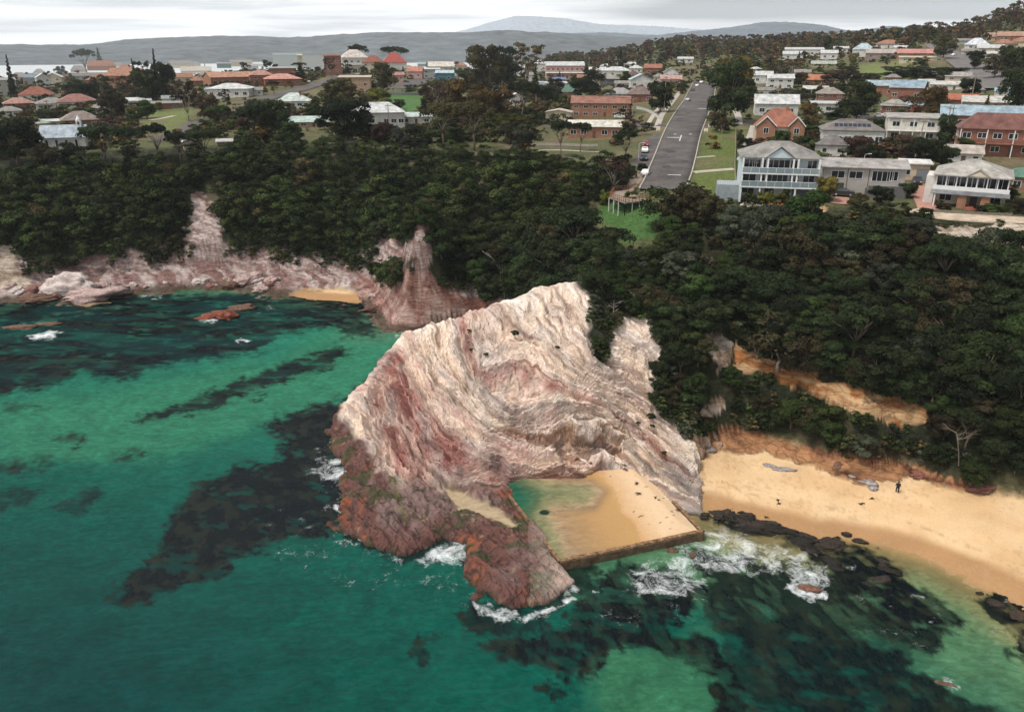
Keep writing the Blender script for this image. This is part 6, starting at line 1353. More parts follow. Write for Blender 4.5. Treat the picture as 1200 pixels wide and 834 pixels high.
for a in ((757, 206, 168, WH, 'white car at the foot of the street beside the lookout'), (756, 172, 0, RD, 'dark red car, topmost of three in the parking strip'), (755.5, 179, 0, WH, 'white car in the middle of the parking strip'), (754.5, 188, 0, DK, 'black car, lowest of three in the parking strip'),
          (726, 139, 90, WH, 'white van parked under the end of the orange brick flats'), (806, 119, -12, SI, 'silver car parked at the kerb beside the main street verge'), (811.5, 107, -12, DK, 'dark car parked farther up the main street'), (817, 102, -12, WH, 'white car second from the top of the main street'), (822, 98, -12, WH, 'white car at the very top of the main street'),
          (955, 161, 4, WH, 'white car, lower of two between the gabled house and solar house'), (954, 153, 4, WH, 'white car, upper of two between the gabled house and solar house'), (1011, 137, 90, DK, 'dark car parked below the yellow-green tree'), (1030, 138, 85, WH, 'white car on the left of the carport pair'), (1039, 138, 95, WH, 'white car on the right of the carport pair'),
          (1087, 143, 90, WH, 'white car behind the cream box house'), (1074, 216, 4, DK, 'dark car at the top of the red driveway'), (988, 230, 90, DK, 'black car under the grey flats'), (874, 190, 80, WH, 'white van on the side terrace of the three-storey house'),
          (476, 97, 80, DK, 'dark car on the hilltop car park near the pink-walled house'), (420, 88, 80, WH, 'white car parked in front of the white hotel'), (429, 104, 90, WH, 'white car under the tan brick building'), (1118, 66, -30, WH, 'white car driving down the highway'), (72, 132, 80, WH, 'white car in front of the maroon-roofed cottage'), (360, 97, 60, WH, 'white car on the verge by the salmon pink roofs')):
    car(*a)
# ================================================================ poles and wires
pole_m = paint('pole_timber', (.30, .24, .19), .9, .2, 2.)
def pole(u, v, hpx, label, lean=0, arm=True):
    x, y, z = hit(u, v); dist = sqrt(x*x+y*y+(CZ-z)**2); h = hpx*dist/F; o = empty('power_pole', (x, y, z), random.uniform(-.4, .4), label, 'power pole', 'timber power poles through the town'); r = max(.14, dist*.00042)
    MB().tube([(0, 0, -.5), (lean*h, 0, h)], [r*1.2, r*.8], 8).build('shaft', pole_m, o)
    if arm:
        MB().box(-1.2+lean*h, 1.2+lean*h, -r*.8, r*.8, h-.9, h-.9+r*1.4).build('crossarm', pole_m, o)
        for q in (-1, 0, 1): MB().tube([(q+lean*h, 0, h-.9+r*1.4), (q+lean*h, 0, h-.6+r*1.4)], [.07, .05], 6).build('insulator', TRIM, o)
    return Vec((x+lean*h*cos(o.rotation_euler.z), y, z+h-.55))
from mathutils import Vector as Vec
PL = {}
for nm, a in dict(a=(628, 130, 30, 'pole in front of the dark trees left of the cream shed'), b=(741, 141, 25, 'white-topped pole at the corner of the orange brick flats'), c=(778, 132, 38, 'tall pole beside the main street footpath'), d=(690, 84, 14, 'thin pole right of the pink hotel'), e=(767, 84, 14, 'pole above the small red brick house'),
                  f=(814, 90, 18, 'pole, lowest of the three at the street top'), g=(819, 88, 16, 'pole in the middle of the three at the street top'), h=(808, 95, 14, 'pole left of the three at the street top'), i=(909, 134, 28, 'pole in front of the white cottage'), j=(927, 94, 14, 'short pole beside the gold shrub'), k=(1138, 118, 24, 'pole below the highway trees'),
                  l=(1108, 158, 28, 'left pole of the close pair by the motel'), m=(1112, 157, 27, 'right pole of the close pair by the motel'), o=(58, 137, 16, 'pole behind the church among low houses'), p=(134, 142, 12, 'pole with crossarm beside the reddish bare tree'), q=(456, 152, 28, 'pole in front of the school hall'),
                  r=(240, 78, 20, 'tall mast on the far ridge by the bay'), s=(1022, 66, 10, 'pole beside the hill houses')).items():
    PL[nm] = pole(*a)
PL['t'] = pole(1071, 189, 42, 'leaning brown pole below the cream box house', .09)
def lamp(u, v, hpx, label):
    x, y, z = hit(u, v); dist = sqrt(x*x+y*y+(CZ-z)**2); h = hpx*dist/F; o = empty('street_lamp', (x, y, z), 0, label, 'street lamp')
    MB().tube([(0, 0, -.4), (0, 0, h), (.1, 0, h+.15), (.9, 0, h+.3)], [.09, .07, .05, .05], 6).build('post', paint('galvanised', (.5, .5, .5), .5), o); MB().box(.8, 1.5, -.14, .14, h+.22, h+.36).build('lamp_head', TRIM, o)
lamp(1011, 199, 15, 'small street lamp behind the long grey flats'); lamp(1101, 192, 8, 'short lamp beside the dark shrubs above the veranda house'); lamp(748, 190, 20, 'thin lamp post beside the parking strip')
wirem = paint('wire', (.04, .04, .04), .7)
def wire(a, b, label):
    a, b = PL[a], PL[b]; mb = MB()
    for off in (-.9, 0, .9):
        pts = [a.lerp(b, t/14)+Vec((off, 0, -1.2*4*(t/14)*(1-t/14))) for t in range(15)]; mb.tube([tuple(p) for p in pts], .022, 3, False)
    o = mb.build('power_line', wirem); tag(o, label, 'power line')
wire('a', 'b', 'wires strung in front of the orange brick flats'); wire('b', 'c', 'wires from the flats corner to the tall street pole'); wire('c', 'f', 'wires climbing along the main street'); wire('i', 'l', 'wires crossing over the white houses to the motel poles'); wire('c', 'i', 'wires crossing above the street and fig tree')
# signs by the street
def sign(u, v, hpx, wpx, label, colr=(.72, .66, .5)):
    x, y, z = hit(u, v); k = sqrt(x*x+y*y+(CZ-z)**2)/F; o = empty('street_sign', (x, y, z), -atan2(x, y), label, 'sign'); w, h = wpx*k, hpx*k
    MB().box(-w/2, w/2, -.05, .05, h*.35, h).build('sign_panel', paint('sign_face', colr, .6, .05), o)
    for s in (-1, 1): MB().box(s*w*.35-.05, s*w*.35+.05, .052, .14, -.3, h*.9).build('post', TRIM, o)
sign(771, 155, 5, 4.5, 'cream board at the left corner of the crossing'); sign(827, 156, 5, 4.5, 'cream board at the right corner of the crossing'); sign(831, 150, 4, 2.5, 'small white board behind the right corner board', (.7, .7, .7)); sign(757, 152, 3, 4, 'white board with dark top left of the crossing', (.7, .7, .7))
# fences
def fence(pts, h, colr, label, gap=2.4):
    C_ = smooth_path([hit(*p) for p in pts], 1.2); x0, y0 = C_[0]; z0 = float(ground(x0, y0)[0]); o = empty('fence', (x0, y0, z0), 0, label, 'fence'); mt = paint('fence_paint', colr, .8, .2, 1.5); zs = ground(C_[:, 0], C_[:, 1])-z0; V = []; Fs = []
    for i, (x, y) in enumerate(C_):
        for q in (.1, h): V.append((x-x0, y-y0, zs[i]+q))
    MB().add(V+[(a, b+.05, c) for a, b, c in V], [(2*i, 2*i+2, 2*i+3, 2*i+1) for i in range(len(C_)-1)]+[(len(V)+2*i, len(V)+2*i+1, len(V)+2*i+3, len(V)+2*i+2) for i in range(len(C_)-1)]+[(2*i+1, 2*i+3, len(V)+2*i+3, len(V)+2*i+1) for i in range(len(C_)-1)]).build('fence_panel', mt, o)
    for i in range(0, len(C_), 2): x, y = C_[i]-C_[0]; MB().box(x-.07, x+.07, y-.09, y+.12, zs[i]-.3, zs[i]+h+.1).build('post', mt, o)
fence([(862, 152), (862, 172), (861, 196), (862, 218)], 1.3, (.34, .28, .22), 'long timber fence down the side of the grass verge'); fence([(940, 195), (962, 197), (985, 199), (1008, 199)], 1.2, (.05, .09, .045), 'dark hedge-like fence below the white outbuilding')
fence([(872, 243), (905, 246), (940, 248), (964, 250)], .7, (.60, .54, .46), 'low white picket fence before the three-storey house'); fence([(1092, 249), (1140, 252), (1185, 254)], .6, (.20, .17, .13), 'low dark garden fence before the veranda house'); fence([(455, 112), (475, 112), (500, 112)], 1.4, (.30, .30, .30), 'grey fence along the top of the school lawn'); fence([(1000, 168), (1028, 178), (1036, 190)], 1.5, (.18, .17, .16), 'dark fence behind the solar panel house'); fence([(746, 128), (760, 132), (772, 140)], 1.2, (.6, .58, .54), 'white side fence left of the tall street pole')
fence([(180, 128), (200, 126), (232, 124)], 1.5, (.28, .13, .09), 'brick-red fence above the green reserve'); fence([(600, 172), (640, 171), (700, 172)], .8, (.42, .38, .32), 'pale rail fence along the cliff path below the low flats')
strip('driveway', [(884, 147), (880, 160), (872, 172)], 2.6, conc, .07); strip('driveway', [(1010, 140), (1008, 136)], 5, asph, .06); strip('driveway', [(960, 150), (957, 158), (955, 166)], 3.2, conc, .07); strip('driveway', [(1087, 147), (1084, 155), (1096, 160)], 3, conc, .07); strip('driveway', [(720, 146), (722, 141)], 7, conc, .07)
for (px_u, px_v, wd_, dp_) in ((786, 178, 2.6, 5), (803, 190, 2.2, 3.5), (797, 140, 3, 4), (807, 133, 2.4, 5), (781, 196, 2.4, 3)):
    x, y, z = hit(px_u, px_v); o = MB().add([(-wd_/2, -dp_/2, 0), (wd_/2, -dp_/2+.3, 0), (wd_/2-.2, dp_/2, 0), (-wd_/2+.3, dp_/2-.2, 0)], [(0, 1, 2, 3)]).build('asphalt_patch', paint('new_asphalt', (.055, .052, .05), .9, .2, .5))
    sl = [float(ground(x+a, y+b)[0])-z for a, b in ((1, 0), (0, 1))]; o.location = (x, y, z+.15); o.rotation_euler = (atan(sl[1]), -atan(sl[0]), 0); tag(o, kind='structure')
# ================================================================ lookout deck
tim = paint('weathered_red_timber', (.30, .12, .06), .8, .25, 1.5); tim2 = paint('grey_timber', (.30, .24, .19), .85, .25, 1.5); zd = float(hit(742, 226)[2])+.15
dk = [at(714, 231, zd), at(733, 237.5, zd), at(761, 234.5, zd), at(764, 226, zd), at(744, 222, zd), at(720, 224, zd)]
cx_ = sum(p[0] for p in dk)/6; cy_ = sum(p[1] for p in dk)/6; o = empty('lookout_deck', (cx_, cy_, zd), 0, 'red timber lookout deck on posts above the grassy bank', 'lookout'); L_ = [(p[0]-cx_, p[1]-cy_) for p in dk]; n = 6
MB().add([(a, b, 0) for a, b in L_]+[(a, b, -.25) for a, b in L_], [tuple(range(n)), tuple(range(n, 2*n))[::-1]]+[(i, n+i, n+(i+1) % n, (i+1) % n) for i in range(n)]).build('platform', tim2, o)
for i in range(n):
    a, b = L_[i], L_[(i+1) % n]
    if i in (3,): continue
    m_ = int(hypot(b[0]-a[0], b[1]-a[1])/1.0)+1; r_ = MB()
    r_.tube([(a[0], a[1], 1.05), (b[0], b[1], 1.05)], .07, 4); r_.tube([(a[0], a[1], .6), (b[0], b[1], .6)], .05, 4); r_.tube([(a[0], a[1], .25), (b[0], b[1], .25)], .05, 4)
    for j in range(m_+1): t = j/m_; p = (a[0]*(1-t)+b[0]*t, a[1]*(1-t)+b[1]*t); r_.box(p[0]-.05, p[0]+.05, p[1]-.05, p[1]+.05, 0, 1.1)
    r_.build('railing', tim, o)
for t in (0, .3, .6, 1):
    for a, b in ((L_[0], L_[1]), (L_[1], L_[2])):
        p = (a[0]*(1-t)+b[0]*t, a[1]*(1-t)+b[1]*t+.4); g0 = float(ground(p[0]+cx_, p[1]+cy_)[0])-zd; MB().box(p[0]-.08, p[0]+.08, p[1]-.08, p[1]+.08, min(g0, -.5)-.4, -.25).build('post', TRIM, o)
MB().tube([(L_[0][0]+.5, L_[0][1]+.5, -.3), (L_[0][0]+3, L_[0][1]-.2, -2.4)], .07, 5).build('brace', TRIM, o)
for k_, (du, dv) in enumerate(((-.5, .4), (2.2, .8))): MB().box(du-.9, du+.9, dv-.2, dv+.2, .35, .45).box(du-.9, du-.75, dv-.15, dv+.15, 0, .347).box(du+.75, du+.9, dv-.15, dv+.15, 0, .347).build('bench', tim2, o)
# ================================================================ rocks that lie on their own
rockm = {}
def rock_mat(c, nm):
    if nm not in rockm:
        m, nt, b = newmat(nm); tc = N(nt, 'ShaderNodeTexCoord').outputs['Object']; mp = N(nt, 'ShaderNodeMapping'); mp.inputs['Scale'].default_value = (1, 1, 3); mp.inputs['Rotation'].default_value = (.5, .3, 0); nt.links.new(tc, mp.inputs[0])
        n1 = noise(nt, 1.6, mp.outputs[0], 8, .72, .5); r = ramp(nt, n1.outputs[0], [(.3, tuple(q*.35 for q in c)), (.5, c), (.72, tuple(min(1, q*1.6+(.04 if c[0] > .06 else .004)) for q in c))]); nt.links.new(r.outputs[0], b.inputs['Base Color']); b.inputs['Roughness'].default_value = .8; bump(nt, b, n1.outputs[0], .9, .25); rockm[nm] = m
    return rockm[nm]
import bmesh
def k0(sd): return sd < 700
def rock(name, u, v, z, lx, ly, lz, rz, c, label, seed, cat='rock', ww=None):
    SCL = .46 if c[0] < .06 and k0(seed) else .6 if u > 780 and v > 640 else .9
    bm = bmesh.new(); bmesh.ops.create_icosphere(bm, subdivisions=4, radius=1)
    P = np.array([q.co[:] for q in bm.verts]); n = fbm(P[:, 0]*1.2+seed, P[:, 1]*1.2+P[:, 2]*1.7, 4, seed)*.55+fbm(P[:, 0]*4+seed, P[:, 1]*4+P[:, 2]*5, 4, seed+3)*.28; P = P*(1+n)[:, None]
    lay = P[:, 2]*4+P[:, 0]*.8; P[:, :2] *= (1+.12*(lay-np.floor(lay)))[:, None]
    for q, p in zip(bm.verts, P): q.co = (p[0]*lx*SCL, p[1]*ly*SCL, p[2]*lz*SCL)
    me = bpy.data.meshes.new(name); bm.to_mesh(me); bm.free(); me.materials.append(rock_mat(c, name+'_stone_%d' % (int(c[0]*100))))
    for p in me.polygons: p.use_smooth = True
    o = bpy.data.objects.new(name, me); COL.objects.link(o)
    x, y, z_ = at(u, v, z) if z is not None else hit(u, v); o.location = (x, y, z_); o.rotation_euler = (.1, -.08, rz); return tag(o, label, cat)
RDR, BRN, PNK, BLK, GRY, TAN = (.20, .055, .03), (.13, .07, .045), (.42, .30, .27), (.035, .025, .018), (.30, .26, .24), (.42, .28, .16)
for k_, a in enumerate([('reef_rock', 244, 371, .1, 2.6, 1.6, .8, .2, RDR, 'dark red reef rock, left of the three in the cove'), ('reef_rock', 263, 370, .2, 3.2, 2.4, 1.6, -.3, RDR, 'tallest bright red reef rock in the cove'), ('reef_rock', 283, 362, .0, 4.2, 1.8, .7, .1, BRN, 'long flat brown reef rock, right of the three in the cove'),
        ('reef_rock', 22, 384, -.1, 4, 1.6, .6, 0, BRN, 'low brown rock awash near the bay edge of the cove'), ('reef_rock', 56, 380, -.1, 3, 1.3, .6, 0, BRN, 'small brown rock awash beside the broad white wave'),
        ('shore_boulder', 110, 347, .8, 8, 3.2, 2.4, .15, PNK, 'great pale pink boulder slab on the cove shore'), ('shore_boulder', 85, 336, 2, 7, 3.5, 3.6, -.1, (.55, .46, .42), 'white streaked boulder behind the pink slab'), ('shore_boulder', 38, 351, .2, 5, 2.2, 1.1, 0, BRN, 'low brown boulder left of the pink slab'), ('shore_boulder', 288, 330, 1.2, 2.4, 2, 1.8, .4, PNK, 'pink boulder left of the small cove beach'),
        ('shore_boulder', 300, 326, 1.6, 2.2, 1.8, 1.6, .9, PNK, 'second pink boulder above the small cove beach'), ('shore_boulder', 306, 338, .8, 2.0, 1.6, 1.0, .3, TAN, 'tan boulder at the water corner of the small cove beach'), ('shore_boulder', 318, 330, 1.4, 1.8, 1.4, 1.1, .3, PNK, 'small pink boulder on the small cove beach'), ('shore_boulder', 270, 335, .8, 2.6, 1.5, 1.1, .1, BRN, 'brown boulder at the waterline west of the small beach'),
        ('shore_boulder', 442, 348, 1.2, 2.2, 1.7, 1.5, .5, PNK, 'pale pink boulder at the east end of the small beach'), ('shore_boulder', 452, 356, 1, 2.4, 1.8, 1.5, 1.1, (.34, .18, .15), 'dark pink boulder below the pale pink one'), ('shore_boulder', 462, 350, 1.5, 2.2, 1.8, 1.7, .2, PNK, 'pink boulder against the red slab point'), ('shore_boulder', 472, 366, .8, 2.6, 2, 1.4, .7, (.16, .06, .05), 'dark maroon boulder at the tip of the slab point'), ('shore_boulder', 436, 362, .3, 2.6, 1.5, .9, .2, (.12, .06, .045), 'low maroon boulder in the shallows by the small beach'),
        ('reef_rock', 947, 690, .0, 2.0, 1.0, .8, -.5, (.17, .08, .05), 'brown rock ringed with foam off the long beach'), ('reef_rock', 787, 646, .0, 1.2, .9, .7, .2, (.13, .06, .05), 'dark rock in the foam below the pool corner'), ('reef_rock', 812, 650, .0, 1.0, .7, .5, .8, BRN, 'smaller dark rock in the foam below the pool corner'),
        ('reef_rock', 826, 604, .4, 1.3, 1.1, .9, .1, BLK, 'black rock at the pool end of the long beach'), ('reef_rock', 843, 606, .3, 1.2, 1.4, .9, .5, BLK, 'black rock second from the pool on the long beach'), ('reef_rock', 853, 602, .3, .9, 1.3, .8, -.5, (.05, .032, .022), 'upright dark brown reef rock'), ('reef_rock', 876, 604, .25, 2.0, .9, .6, -.3, BLK, 'long black reef rock nearest the dry sand'), ('reef_rock', 900, 613, .2, 2.8, 1.1, .6, -.35, BLK, 'broad black reef ledge below the beach'),
        ('reef_rock', 925, 622, .15, 2.6, 1.0, .5, -.35, (.045, .032, .022), 'dark brown reef ledge in the middle of the shallows'), ('reef_rock', 948, 632, .1, 2.0, 1.1, .45, -.3, BLK, 'black reef ledge with a green top'), ('reef_rock', 992, 626, .2, 1.4, .8, .6, -.4, BLK, 'black rock standing alone near the wet sand'), ('reef_rock', 1008, 634, .1, 1.8, .8, .5, -.5, BLK, 'black rock below the lone one near the wet sand'),
        ('reef_rock', 1165, 706, .1, 1.8, 1.3, .6, -.6, BLK, 'black rock at the far end of the beach by the frame edge'), ('reef_rock', 1192, 722, .1, 1.6, 1.5, .6, .4, (.05, .03, .022), 'brown-black rock lowest on the beach by the frame edge'), ('reef_rock', 1148, 695, .05, .8, .5, .35, 0, BLK, 'small black rock in the thin surf line'), ('reef_rock', 1108, 802, -.05, 1.5, .6, .35, -.4, BRN, 'half drowned brown rock far off the beach'),
        ('beach_rock', 918, 550, None, 1.5, .6, .25, -.3, GRY, 'flat grey rock half buried in the dry sand'), ('beach_rock', 900, 545, None, 1.3, .5, .2, -.4, GRY, 'small flat grey rock above the half buried one'), ('beach_rock', 1018, 566, None, 1.2, .8, .4, -.8, GRY, 'grey rock at the foot of the overhang near the person'), ('beach_rock', 1023, 572, None, .8, .6, .3, -.8, GRY, 'small grey rock nearest to the person'), ('beach_rock', 996, 558, None, .8, .35, .15, -.6, GRY, 'thin grey rock lying in the sand left of the person'),
        ('beach_rock', 832, 528, None, 1.0, .9, .9, .2, GRY, 'upright grey rock at the beach corner'), ('beach_rock', 842, 524, None, .9, .8, .8, .9, (.36, .24, .17), 'tan rock beside the upright grey rock'), ('beach_rock', 983, 548, None, 1.2, .9, .7, .9, (.16, .08, .05), 'dark red rock under the orange ledge'), ('beach_rock', 1078, 556, None, 1.6, .8, .7, -.3, (.22, .09, .06), 'red rock at the foot of the dead tree'), ('beach_rock', 1150, 572, None, 1.6, .8, .6, -.2, (.18, .08, .06), 'red rock below the round green shrub')]):
    rock(a[0], a[1], a[2], a[3], a[4], a[5], a[6], a[7], a[8], a[9], 400+k_*7)
rb_ = random.Random(31); BAND = [(818, 596), (870, 600), (935, 622), (1000, 640), (1045, 660), (1090, 690), (1070, 700), (1020, 690), (985, 676), (965, 656), (930, 640), (880, 624), (830, 612)]
nb = 0
while nb < 40:
    u, v = rb_.uniform(815, 1092), rb_.uniform(595, 700)
    if not inpoly(np.array([u]), np.array([v]), BAND)[0]: continue
    nb += 1; q = .28+1.1*rb_.random()**2.2
    tag(rock('reef_rock', u, v, rb_.uniform(-.38, -.08), q*rb_.uniform(1.3, 2.4), q*rb_.uniform(.8, 1.2), q*.75, -.5+rb_.uniform(-.4, .3), (.016, .013, .009) if nb % 3 else (.035, .022, .014), 'low weedy black rock in the reef band below the beach', 700+nb), None, None, 'weedy black rocks of the reef band below the beach')
for k_ in range(46):
    u = rb_.uniform(0, 440); 
    x, y, z = hit(u, 344-10*(1 if 150 < u < 330 else 0)+rb_.uniform(-10, 3))
    if z < .2 or z > 5: continue
    u_, v_ = proj(x, y, z); q = rb_.uniform(.5, 1.6)
    if 330 < u_ < 436: continue
    tag(rock('shore_boulder', u_, v_, z+.1, q*1.3, q, q*.75, rb_.uniform(0, 3), [PNK, (.50, .42, .38), (.22, .11, .09)][k_ % 3], 'pinkish boulder lying on the rock shelf along the cove', 800+k_), None, None, 'boulders along the cove shelf')
# weed washed onto the sand
for k_, (u, v) in enumerate(((731, 545), (746, 566), (748, 578), (768, 583), (772, 586), (786, 600), (733, 550), (795, 597), (912, 586), (913, 590), (898, 606), (1010, 590), (1022, 584), (1064, 545))):
    x, y, z = hit(u, v); z = max(z, 1.0 if u < 800 and v > 545 and u > 700 else z)
    r = random.Random(k_); mb = MB()
    for j in range(5): a = r.uniform(0, 6.28); q = r.uniform(.2, .55); mb.tube([(-q*cos(a), -q*sin(a), .02), (r.uniform(-.1, .1), r.uniform(-.1, .1), .07), (q*cos(a+.4), q*sin(a+.4), .02)], [.03, .06, .02], 5)
    if u < 800: z = .95+float(np.interp(u, [730, 800], [.45, .2]))
    o = mb.build('seaweed', paint('weed', (.05, .03, .02), .8)); o.location = (x, y, z) if u >= 800 else (*at(u, v, z)[:2], z); tag(o, 'dark scrap of dry seaweed on the sand', 'seaweed', 'scraps of seaweed on the sand')
# ================================================================ dead trees
def dead_tree(u, v, hpx, label, seed, mat=None, lean=(0, 0), n=7, spread=1.0):
    x, y, z = hit(u, v); k = sqrt(x*x+y*y+(CZ-z)**2)/F; h = hpx*k; r = random.Random(seed); R_ = min(1, h/7); o = empty('dead_tree', (x, y, z), 0, label, 'dead tree'); mat = mat or paint('bleached_wood', (.40, .36, .31), .8, .15, 3.)
    p = [(0, 0, -.3), (lean[0]*h*.3, -.1, h*.35), (lean[0]*h*.7, -.3, h*.7), (lean[0]*h, -.4, h)]; MB().tube(p, [.10*R_, .08*R_, .06*R_, .03*R_], 6).build('trunk', mat, o)
    for j in range(n):
        t = r.uniform(.3, 1); b = (lean[0]*h*t, -.3*t, h*t); a = r.uniform(0, 6.28); q = h*r.uniform(.2, .45)*spread; m_ = (b[0]+q*.5*cos(a), b[1]+q*.5*sin(a), b[2]+q*.25); e = (b[0]+q*cos(a+.3), b[1]+q*sin(a+.3), b[2]+q*r.uniform(.1, .8))
        mb = MB().tube([b, m_, e], [.045*R_, .03*R_, .012], 5)
        for w in range(3): a2 = a+r.uniform(-1, 1); mb.tube([m_, (m_[0]+q*.5*cos(a2), m_[1]+q*.5*sin(a2), m_[2]+q*r.uniform(0, .5))], [.022*R_, .008], 4)
        mb.build('branch', mat, o)
dead_tree(1124, 545, 38, 'bleached dead tree leaning over the end of the beach', 3, lean=(-.3, 0), n=10, spread=1.0, mat=paint('grey_wood', (.20, .17, .14), .9))
dead_tree(946, 425, 30, 'white forked dead tree above the long orange cliff', 5, lean=(.1, 0), n=7)
dead_tree(718, 376, 26, 'small grey dead tree in the headland tree wedge', 8, n=6); dead_tree(1156, 445, 26, 'thin grey dead trunk in the bush near the frame edge', 9, n=4, spread=.6)
dead_tree(1115, 424, 22, 'fallen pale branch among the bush right of the orange cliff', 12, lean=(.9, 0), n=5); dead_tree(665, 250, 20, 'pale dead stems at the cliff edge left of the lookout', 14, n=5)
